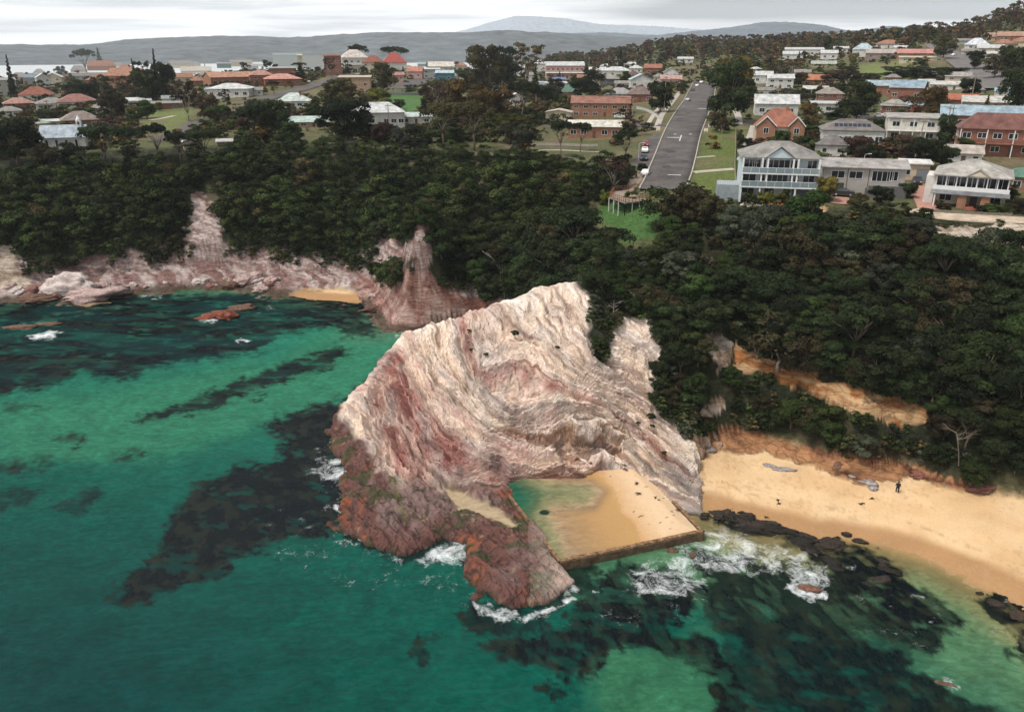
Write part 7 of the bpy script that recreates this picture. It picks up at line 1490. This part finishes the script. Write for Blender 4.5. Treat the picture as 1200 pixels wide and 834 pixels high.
# ================================================================ town trees
TT = [(98, 121, 22, 36, 'round', 'dark green', 'wide dome-shaped dark tree behind the maroon-roofed cottage'), (17, 117, 42, 9, 'cone', 'dark green', 'tall thin pine by the grey concrete building'), (103, 90, 26, 26, 'flat', 'dark green', 'spreading tree against the bay'), (119, 84, 23, 9, 'cone', 'dark green', 'narrow pine beside the spreading tree against the bay'),
 (72, 92, 13, 12, 'round', 'dark green', 'small round tree near the cream gabled house'), (178, 121, 38, 32, 'round', 'dark green', 'largest tree of the dark clump'), (196, 120, 44, 26, 'round', 'dark green', 'tallest tree on the right of the dark clump'), (168, 112, 34, 20, 'loose', 'dark green', 'thin tree on the left of the dark clump'), (186, 118, 52, 9, 'cone', 'dark green', 'pine spire rising from the dark clump'), (161, 104, 30, 8, 'cone', 'dark green', 'pine spire left of the dark clump'),
 (222, 142, 44, 30, 'loose', 'reddish brown', 'big rust-brown tree above the green reserve'), (246, 142, 28, 26, 'round', 'reddish brown', 'dark brown tree right of the big rust-brown tree'), (262, 142, 18, 20, 'round', 'olive brown', 'olive shrub tree beside the loop road'), (134, 142, 34, 28, 'round', 'olive brown', 'dark brown tree below the gabled brick hall'), (133, 158, 20, 32, 'loose', 'reddish brown', 'leafless reddish tree right of the church'), (173, 139, 20, 22, 'round', 'mid green', 'green bushy tree left of the reserve'), (187, 130, 10, 9, 'round', 'yellow green', 'small bright green tree at the reserve edge'), (155, 146, 16, 16, 'round', 'mid green', 'round green shrub tree at the reserve corner'),
 (20, 192, 50, 50, 'round', 'dark green', 'large dark tree left of the church'), (88, 194, 26, 34, 'round', 'dark green', 'round dark tree right in front of the church'), (125, 196, 44, 52, 'flat', 'dark green', 'broad flat-topped tree right of the church'), (160, 192, 38, 36, 'flat', 'dark green', 'flat-topped tree second right of the church'), (186, 190, 40, 34, 'flat', 'dark green', 'flat-topped tree third right of the church'), (212, 192, 34, 30, 'flat', 'dark green', 'flat-topped tree in front of the kiosk'), (242, 192, 38, 40, 'flat', 'dark green', 'flat-topped tree between kiosk and shelter'), (285, 194, 34, 34, 'round', 'dark green', 'round dark tree below the park shelter'),
 (55, 196, 26, 30, 'round', 'olive brown', 'brown bush directly below the church'), (311, 160, 44, 54, 'round', 'dark green', 'big dark tree left of the long pale green roof'), (397, 126, 34, 38, 'round', 'olive brown', 'brown-green tree between the street and the school hall'), (405, 168, 54, 58, 'round', 'dark green', 'huge dark tree left of the school hall'), (380, 152, 22, 22, 'round', 'dark green', 'dark tree on the end of the long pale green roof'), (352, 98, 22, 18, 'cone', 'dark green', 'dark conical tree below the hilltop blocks'), (388, 92, 22, 16, 'loose', 'reddish brown', 'brown tree before the tall red brick block'),
 (419, 69, 26, 24, 'flat', 'dark green', 'flat-crowned pine behind the white hotel'), (461, 72, 24, 34, 'flat', 'dark green', 'wide-crowned pine behind the dark red roof'), (350, 66, 10, 20, 'flat', 'dark green', 'low pine behind the stair tower'), (450, 110, 36, 30, 'round', 'olive brown', 'tall brown-green tree on the hilltop slope'), (446, 126, 22, 26, 'round', 'yellow green', 'bright green tree above the school hall'), (468, 128, 12, 14, 'round', 'olive brown', 'small brown tree on the school lawn'), (497, 138, 20, 18, 'cone', 'dark green', 'dark young tree right of the school lawn'),
 (510, 130, 32, 26, 'loose', 'reddish brown', 'leafless reddish tree beside the lawn'), (526, 118, 24, 34, 'loose', 'reddish brown', 'leafless pinkish tree below the blue shed'), (498, 116, 16, 16, 'round', 'olive brown', 'small dark tree above the school lawn'), (548, 104, 24, 34, 'round', 'dark green', 'dark tree right of the blue shed'), (572, 112, 58, 44, 'round', 'olive brown', 'towering brown-green tree of the central grove'), (592, 104, 50, 40, 'round', 'dark green', 'towering dark tree of the central grove'), (548, 146, 52, 60, 'round', 'rusty gold', 'wide golden-topped tree of the central grove'), (585, 140, 36, 40, 'round', 'rusty gold', 'golden-brown tree right of the wide golden one'),
 (520, 176, 54, 50, 'flat', 'olive brown', 'flat-topped grey-brown tree on bare trunks, left one'), (556, 177, 56, 54, 'flat', 'olive brown', 'flat-topped grey-brown tree on bare trunks, right one'), (592, 168, 34, 40, 'flat', 'yellow green', 'yellow-green topped tree of the grove edge'), (480, 180, 34, 44, 'round', 'grey green', 'grey-green tree in front of the pale-roofed wing'), (617, 98, 44, 42, 'loose', 'rusty gold', 'tall gum with pale bare trunks'), (627, 112, 32, 14, 'cone', 'dark green', 'dark conical tree right of the tall gum'), (648, 118, 26, 22, 'round', 'olive brown', 'olive tree behind the cream shed'), (612, 142, 44, 42, 'flat', 'dark green', 'dark flat-crowned tree left of the cream shed'),
 (640, 128, 30, 26, 'round', 'dark green', 'dark tree directly behind the cream shed'), (678, 116, 26, 24, 'round', 'dark green', 'dark tree right of the green-roofed house'), (694, 114, 34, 30, 'round', 'dark green', 'large dark tree behind the orange brick flats'), (727, 84, 26, 8, 'cone', 'dark green', 'narrow spire-like pine on the town skyline'), (733, 98, 14, 14, 'round', 'mid green', 'bright green tree left of the blue gable roof'), (773, 132, 38, 32, 'round', 'dark green', 'dark tree on the left side of the main street'), (742, 160, 26, 24, 'loose', 'reddish brown', 'rust-brown tree at the end of the low brick flats'), (733, 190, 36, 34, 'flat', 'dark green', 'dark flat-topped tree beside the parking strip'),
 (657, 184, 42, 26, 'flat', 'dark green', 'leaning dark tree in front of the low brick flats, left one'), (680, 178, 34, 24, 'flat', 'dark green', 'leaning dark tree in front of the low brick flats, right one'), (615, 182, 32, 30, 'round', 'grey green', 'grey bare-looking tree left of the low brick flats'), (850, 142, 72, 64, 'round', 'dark green', 'great dark fig tree beside the main street'), (858, 126, 56, 44, 'round', 'rusty gold', 'golden crown rising behind the great fig tree'), (845, 163, 22, 8, 'loose', 'reddish brown', 'slender bare tree on the right verge'), (718, 226, 40, 46, 'loose', 'reddish brown', 'leafless pale-branched tree beside the lookout'), (752, 204, 14, 12, 'round', 'dark green', 'small dark shrub behind the white car'),
 (800, 266, 50, 58, 'round', 'olive brown', 'big rounded dark tree right of the lookout'), (832, 262, 36, 36, 'round', 'olive brown', 'brown-green tree second right of the lookout'), (780, 262, 30, 26, 'round', 'dark green', 'dark tree close against the lookout'), (1003, 142, 44, 42, 'round', 'mid green', 'large yellow-green tree above the parked dark car'), (935, 102, 16, 18, 'round', 'rusty gold', 'gold shrub above the white cottage'), (995, 106, 24, 24, 'round', 'olive brown', 'olive tree behind the yellow-green tree'), (975, 100, 16, 26, 'round', 'reddish brown', 'dark red-brown tree behind the brick two-storey house'), (1046, 203, 18, 22, 'shrub', 'yellow green', 'clipped globe shrub behind the grey flats'),
 (1022, 196, 26, 30, 'round', 'dark green', 'dark shrub mass left of the globe shrub'), (1056, 188, 18, 22, 'round', 'reddish brown', 'reddish shrub above the globe shrub'), (1082, 197, 34, 36, 'round', 'dark green', 'dark round tree between the globe shrub and veranda house'), (1104, 196, 24, 28, 'round', 'dark green', 'dark bush above the veranda house roof'), (1108, 168, 32, 26, 'round', 'dark green', 'dark tree before the motel end'), (1086, 142, 36, 34, 'round', 'rusty gold', 'gold-green tree behind the cream box house'), (1130, 184, 20, 22, 'round', 'mid green', 'green bush left of the motel'), (1151, 180, 18, 20, 'round', 'yellow green', 'yellow-green bush at the motel wall'),
 (1188, 132, 46, 40, 'round', 'dark green', 'large dark tree above the motel at the frame edge'), (966, 236, 30, 28, 'round', 'rusty gold', 'rust-leaved tree between the three-storey house and grey flats'), (878, 236, 12, 16, 'shrub', 'yellow green', 'yellow-green hedge shrub, first under the three-storey house'), (892, 238, 14, 16, 'shrub', 'yellow green', 'yellow-green hedge shrub, second under the three-storey house'), (905, 239, 15, 16, 'shrub', 'yellow green', 'yellow-green hedge shrub, third under the three-storey house'), (919, 240, 18, 16, 'shrub', 'yellow green', 'tallest yellow-green hedge shrub beside the garage door'),
 (966, 199, 9, 20, 'shrub', 'orange red', 'low orange-red shrub below the white outbuilding'), (958, 208, 14, 14, 'shrub', 'dark green', 'dark shrub behind the rust-leaved tree'), (945, 178, 18, 18, 'round', 'mid green', 'green tree right of the gabled brick house'), (872, 178, 18, 16, 'round', 'dark green', 'dark garden tree left of the gabled house'), (887, 172, 9, 22, 'shrub', 'reddish brown', 'dark red hedge before the gabled house'), (868, 165, 12, 12, 'shrub', 'mid green', 'green shrub at the verge of the gabled house'), (1030, 240, 22, 26, 'round', 'dark green', 'dark bush in front of the grey flats terrace'), (1006, 246, 20, 24, 'round', 'olive brown', 'olive bush below the grey flats garage'),
 (1062, 232, 18, 20, 'round', 'dark green', 'dark bush left of the red driveway'), (1105, 245, 9, 22, 'shrub', 'olive brown', 'olive garden shrub before the veranda house'), (1165, 248, 9, 30, 'shrub', 'mid green', 'long low green shrub right of the brick arch'), (1150, 248, 7, 16, 'shrub', 'dark green', 'dark low shrub just right of the brick arch'), (1180, 236, 20, 20, 'round', 'dark green', 'dark tree between the veranda house and green roof'), (1192, 250, 16, 24, 'round', 'olive brown', 'olive bush at the frame edge below the green roof'), (1080, 176, 14, 18, 'round', 'olive brown', 'small olive bush under the leaning pole'), (1041, 178, 16, 18, 'round', 'dark green', 'dark bush between solar house and box house'),
 (1030, 160, 20, 18, 'round', 'dark green', 'dark tree at the corner of the solar panel house'), (1072, 138, 12, 12, 'shrub', 'orange red', 'orange shrub beside the small brick house'), (940, 118, 14, 14, 'round', 'olive brown', 'brown tree right of the white cottage roof'), (980, 140, 14, 30, 'round', 'dark green', 'dark hedge tree right of the white double garage'), (740, 236, 12, 18, 'shrub', 'mid green', 'green shrub under the deck railing'), (708, 238, 16, 18, 'shrub', 'yellow green', 'bright shrub left of the lookout deck'), (1105, 70, 26, 24, 'round', 'olive brown', 'brown tree at the bend of the highway'), (1142, 82, 20, 18, 'round', 'dark green', 'dark tree right beside the highway'),
 (1133, 116, 22, 20, 'round', 'dark green', 'dark tree beside the highway foot'), (1165, 92, 24, 26, 'round', 'olive brown', 'brown tree on the highway bank'), (1190, 96, 36, 34, 'round', 'dark green', 'tall dark tree right of the highway'), (1180, 76, 20, 20, 'round', 'dark green', 'dark tree by the cream cottage right of the highway'), (1160, 170, 18, 12, 'cone', 'dark green', 'dark cone bush at the motel corner'), (1100, 190, 14, 12, 'cone', 'dark green', 'small dark cone above the veranda roof'), (1052, 91, 12, 40, 'round', 'dark green', 'wide dark tree at the near edge of the green field'), (1082, 91, 12, 36, 'round', 'dark green', 'wide dark tree below the low cream units'), (1112, 93, 13, 34, 'round', 'dark green', 'wide dark tree between the farm shed and highway'), (1018, 100, 13, 30, 'round', 'olive brown', 'brown wide tree left of the dark field-edge trees'), (1138, 566, 30, 36, 'round', 'mid green', 'round yellow-green tree at the end of the beach')]
for a in TT:
    u, v, hp, wp, sh, cl_, lb = a; x, y, z = hit(u, v); dist = sqrt(x*x+y*y+(CZ-z)**2); k = dist/F
    tree('shrub' if sh == 'shrub' else 'tree', x, y, sh, cl_, hash_(lb) % 2, hp*k, wp*k, lb, 'shrub' if sh == 'shrub' else 'tree', z=z)
    PLACED.append((x, y, wp*k*.35, lb))
# more garden trees between the houses
fill = []
fr_ = random.Random(77); segs = [hit(*p)[:2] for p in main_pts]
mainW = [(MC[i, 0], MC[i, 1]) for i in range(0, len(MC), 3)]
HW = smooth_path([hit(*p) for p in ((1096, 52), (1118, 66), (1136, 78), (1156, 90), (1178, 103))], 8)
OPEN = [[(165, 126), (235, 126), (235, 160), (160, 160)], [(440, 108), (500, 108), (500, 135), (440, 135)], [(740, 150), (872, 150), (880, 112), (740, 112)], [(860, 150), (900, 150), (900, 200), (850, 240), (770, 240)], [(640, 160), (720, 160), (720, 182), (640, 182)], [(1004, 76), (1060, 76), (1060, 92), (1004, 94)], [(300, 126), (420, 84), (420, 96), (330, 126)], [(880, 196), (1200, 185), (1200, 262), (870, 262)]]
n_f = 0
while n_f < 110 and len(fill) < 6000:
    fill.append(1); u = fr_.uniform(0, 1198); v = 62+fr_.random()**.8*130
    if u < 640 and v < 80: continue
    if any(inpoly(np.array([u]), np.array([v]), p)[0] for p in OPEN): continue
    x, y, z = hit(u, v); r0 = hypot(x, y)
    if r0 < 170 or r0 > 1500 or z < 8: continue
    if float(sdist(np.array([x]), np.array([y]), FOOT)[0]) < 46: continue
    if any((x-a)**2+(y-b)**2 < (c+1.5)**2 for a, b, c, _ in PLACED) or any((x-a)**2+(y-b)**2 < 110 for a, b in mainW) or any((x-a)**2+(y-b)**2 < 240 for a, b in HW): continue
    # do not hide a house standing just behind
    if any(abs(x-a*r0/max(1, hypot(a, b))) < c and 0 < hypot(a, b)-r0 < 16 for a, b, c, _ in PLACED[:len(HS)+5]): continue
    h = fr_.uniform(4, 8); cl_ = fr_.choice(['dark green', 'dark green', 'olive brown', 'olive brown', 'mid green', 'reddish brown', 'rusty gold', 'grey green']); sh = fr_.choice(['round', 'round', 'round', 'loose', 'cone', 'flat'])
    j = min(range(len(PLACED)), key=lambda q: (PLACED[q][0]-x)**2+(PLACED[q][1]-y)**2)
    hs = [q for q in PLACED[:len(HS)+5]]; hh_ = min(hs, key=lambda q: (q[0]-x)**2+(q[1]-y)**2)
    fill[-1] = (x, y, z, h, sh, cl_, hh_); n_f += 1; PLACED.append((x, y, h*.4, ''))
from collections import defaultdict
bucket = defaultdict(list)
for q in fill:
    if q == 1: continue
    bucket[(q[6][3], q[5], q[4])].append(q)
CS = {'round': 'round', 'loose': 'thin', 'cone': 'pointed', 'flat': 'flat-topped'}
for (hl_, cl_, sh), qs in bucket.items():
    qs.sort(key=lambda q: (q[0]-q[6][0])**2+(q[1]-q[6][1])**2)
    for i, q in enumerate(qs):
        wds = hl_.split(); short = []
        for w_ in wds:
            if w_ in ('with', 'below', 'behind', 'beside', 'beyond', 'left', 'right', 'half', 'on', 'in', 'above', 'and', 'seen', 'near', 'facing', 'by', 'of', 'at', 'just', 'directly', 'under') and len(short) >= 3: break
            short.append(w_)
        q_ = q[6]; side = 'behind' if hypot(q[0], q[1]) > hypot(q_[0], q_[1])+3 else ('left of' if q[0] < q_[0] else 'right of')
        lab = f"{CS[sh]} {cl_} garden tree {side} the {' '.join(hl_.split()[:9])}"
        lab = ' '.join(lab.split()[:15])
        if lab.split()[-1] in ('with', 'the', 'of', 'a', 'and', 'behind', 'below', 'beside', 'its', 'by', 'in', 'on'): lab = ' '.join(lab.split()[:-1])
        if i: lab = ('farther ' if i == 1 else 'farthest ')+lab
        tree('garden_tree', q[0], q[1], sh, cl_, i % 2, q[3], None, lab, 'tree', 'garden trees between the houses', z=q[2])
# low garden growth between the houses
HWr = np.hypot(HW[:, 0], HW[:, 1]); HWa = np.arctan2(HW[:, 0], HW[:, 1]); MCr = np.hypot(MC[:, 0], MC[:, 1]); MCa = np.arctan2(MC[:, 0], MC[:, 1])
def veils_road(x, y, r0): a = atan2(x, y); return bool(np.any((np.abs(HWa-a)*r0 < 8) & (HWr-r0 > 0) & (HWr-r0 < 110)))
gs = []; K_ = 26000; uu_ = rng.uniform(-60, 1260, K_); rr2 = np.exp(rng.uniform(math.log(165), math.log(1150), K_)); aa = np.arctan((uu_-600)/978.0); WX, WY = rr2*np.sin(aa), rr2*np.cos(aa); WZ = ground(WX, WY); WD = sdist(WX, WY, FOOT); WU, WV = proj(WX, WY, WZ); dn_ = fbm(WX/16, WY/16, 3, 431); wr = random.Random(9)
HP_ = np.array([(q[0], q[1], q[2]) for q in PLACED[:len(HS)+5]])
RDS = np.array(mainW+[tuple(q[:2]) for p_ in ([(640, 150), (690, 148), (745, 148), (800, 147), (870, 146), (925, 148), (968, 148), (1010, 140), (1050, 137)], [(288, 122), (318, 114), (345, 107), (372, 99), (398, 91), (412, 87)], [(190, 166), (210, 156), (228, 148), (242, 142)], [(262, 134), (280, 129), (300, 124)], [(462, 104), (478, 100), (492, 96)], [(752, 196), (758, 182), (766, 168), (775, 158)], [(735, 226), (742, 216), (750, 206)]) for q in smooth_path([hit(*c) for c in p_], 5)])
for x, y, z, d, u, v, r0, dn in zip(WX, WY, WZ, WD, WU, WV, rr2, dn_):
    if veils_road(x, y, r0): continue
    if z < 8 or d < 47 or dn < ((-.05 if u > 640 else -.22) if r0 > 260 else .05) or u > 860 and v > 196: continue
    if np.any((HP_[:, 0]-x)**2+(HP_[:, 1]-y)**2 < (HP_[:, 2]*.85)**2) or np.any((RDS[:, 0]-x)**2+(RDS[:, 1]-y)**2 < 75) or any((x-a)**2+(y-b)**2 < 200 for a, b in HW): continue
    if any(inpoly(np.array([u]), np.array([v]), p)[0] for p in OPEN[:-1]): continue
    rh_ = np.hypot(HP_[:, 0], HP_[:, 1]); fr0 = np.any((np.abs(x-HP_[:, 0]*r0/rh_) < HP_[:, 2]) & (rh_-r0 > 0) & (rh_-r0 < 13)); h = wr.uniform(.8, 1.8) if fr0 else wr.uniform(1.5, 5.0)
    gs.append((x, y, z-.3, h, h*wr.uniform(1.0, 1.7), TC[wr.choice(['dark green', 'dark green', 'olive brown', 'bright', 'mid green', 'mid green', 'brown', 'gold', 'red', 'grey green'])]))
gs = gs[:8000]
mass('garden_foliage', gs, 'hedges and low shrubs of the town gardens', lib('round', 5, 8, 30, .10))
# ================================================================ far woods and scattered cover
items = []; wr = random.Random(5)
K_ = 9000; uu_ = rng.uniform(-60, 1260, K_); rr2 = np.exp(rng.uniform(math.log(330), math.log(2300), K_)); aa = np.arctan((uu_-600)/978.0); WX, WY = rr2*np.sin(aa), rr2*np.cos(aa); WZ = ground(WX, WY); WU, WV = proj(WX, WY, WZ); dens = fbm(WX/70, WY/70, 3, 401)
OP2 = OPEN+[[(900, 86), (1200, 92), (1200, 262), (880, 262)]]
for x, y, z, u, v, r0, dn in zip(WX, WY, WZ, WU, WV, rr2, dens):
    if z < 6 or veils_road(x, y, r0): continue
    wooded = (r0 > 760 and u > 640) or (r0 > 520 and u > 860 and dn > -.1) or (r0 > 640 and u > 690 and dn > 0) or (r0 > 520 and dn > .32) or dn > .42
    if not wooded: continue
    if any((x-a)**2+(y-b)**2 < (c+3)**2 for a, b, c, _ in PLACED[:len(HS)+5]) or any((x-a)**2+(y-b)**2 < 200 for a, b in mainW) or any((x-a)**2+(y-b)**2 < 420 for a, b in HW): continue
    if any(abs(x-a*r0/max(1, hypot(a, b))) < c+1 and 0 < hypot(a, b)-r0 < 34 for a, b, c, _ in PLACED[:len(HS)+5]): continue
    if any(inpoly(np.array([u]), np.array([v-3]), p)[0] for p in OPEN): continue
    h = wr.uniform(6, 13) if r0 > 600 else wr.uniform(3, 7)
    items.append((x, y, z-.5, h, h*wr.uniform(.7, 1.1), TC[wr.choice(['dark green', 'olive brown', 'brown', 'brown', 'olive brown', 'gold', 'dark green', 'grey green', 'brown', 'red'])]))
mass('woods', items, 'brown and olive woods on the hills behind the town', lib('round', 5, 8, 26, .10))
# small plants on the rock face
for k_, (u, v) in enumerate(((603, 394), (553, 412), (570, 417), (550, 392), (653, 410), (762, 490), (764, 500), (778, 530), (748, 492))):
    x, y, z = face_pt(u, v); z = float(ground(x, y)[0]); o = tree('rock_shrub', x, y-.3, 'shrub', 'dark green', 0, .55+.3*(k_ in (0, 5)), .9+.6*(k_ in (0, 5)), None, None, z=z+.2); tag(o, 'little dark shrub rooted on the pale rock face', 'shrub', 'shrubs on the pale rock face')
# ================================================================ person on the beach
x, y, z = hit(1051, 577); o = empty('person', (x, y, z), radians(160), 'person in dark clothes standing on the open sand', 'person')
me = bpy.data.meshes.new('body'); Vb = [(0, 0, .95), (0, 0, 1.15), (0, 0, 1.38), (0, -.01, 1.50), (0, -.02, 1.62), (0, -.03, 1.72), (.10, 0, .90), (.13, -.08, .50), (.13, -.02, .08), (.13, -.14, .03), (-.10, 0, .90), (-.12, .10, .50), (-.12, .16, .08), (-.12, .05, .03),
      (.19, 0, 1.40), (.27, -.03, 1.12), (.25, -.18, .92), (-.19, 0, 1.40), (-.27, .03, 1.12), (-.26, -.10, .90)]
me.from_pydata(Vb, [(0, 1), (1, 2), (2, 3), (3, 4), (4, 5), (0, 6), (6, 7), (7, 8), (8, 9), (0, 10), (10, 11), (11, 12), (12, 13), (2, 14), (14, 15), (15, 16), (2, 17), (17, 18), (18, 19)], []); me.update()
bo = bpy.data.objects.new('body', me); COL.objects.link(bo); bo.parent = o; sk = bo.modifiers.new('skin', 'SKIN')
for i, r_ in enumerate((.14, .13, .15, .06, .10, .07, .10, .065, .045, .04, .10, .065, .045, .04, .065, .045, .035, .065, .045, .035)): me.skin_vertices[0].data[i].radius = (r_, r_*.8)
me.skin_vertices[0].data[0].use_root = True; bo.modifiers.new('sub', 'SUBSURF').levels = 1; bo.modifiers['sub'].render_levels = 2; me.materials.append(paint('skin_tone', (.35, .2, .14), .6))
MB().tube([(0, 0, .78), (0, 0, 1.0), (0, 0, 1.25), (0, 0, 1.44), (0, 0, 1.5)], [.21, .19, .20, .19, .09], 10).build('jacket', paint('dark_jacket', (.018, .018, .022), .9), o, True)
for s, ys in ((.12, -.06), (-.12, .10)): MB().tube([(s*.85, 0, .92), (s*1.05, ys, .5), (s*1.05, ys*1.2, .1)], [.125, .09, .07], 8).build('trouser_leg', paint('dark_trousers', (.025, .025, .03), .9), o, True)
for s, ys in ((.2, -.03), (-.2, .03)): MB().tube([(s*.95, 0, 1.42), (s*1.38, ys, 1.12), (s*1.3, ys-.14, .95)], [.085, .065, .05], 8).build('sleeve', paint('dark_jacket', (.018, .018, .022), .9), o, True)
MB().tube([(0, .01, 1.60), (0, .02, 1.70), (0, 0, 1.79)], [.105, .115, .05], 10).build('hair', paint('dark_hair', (.02, .014, .01), .8), o, True)
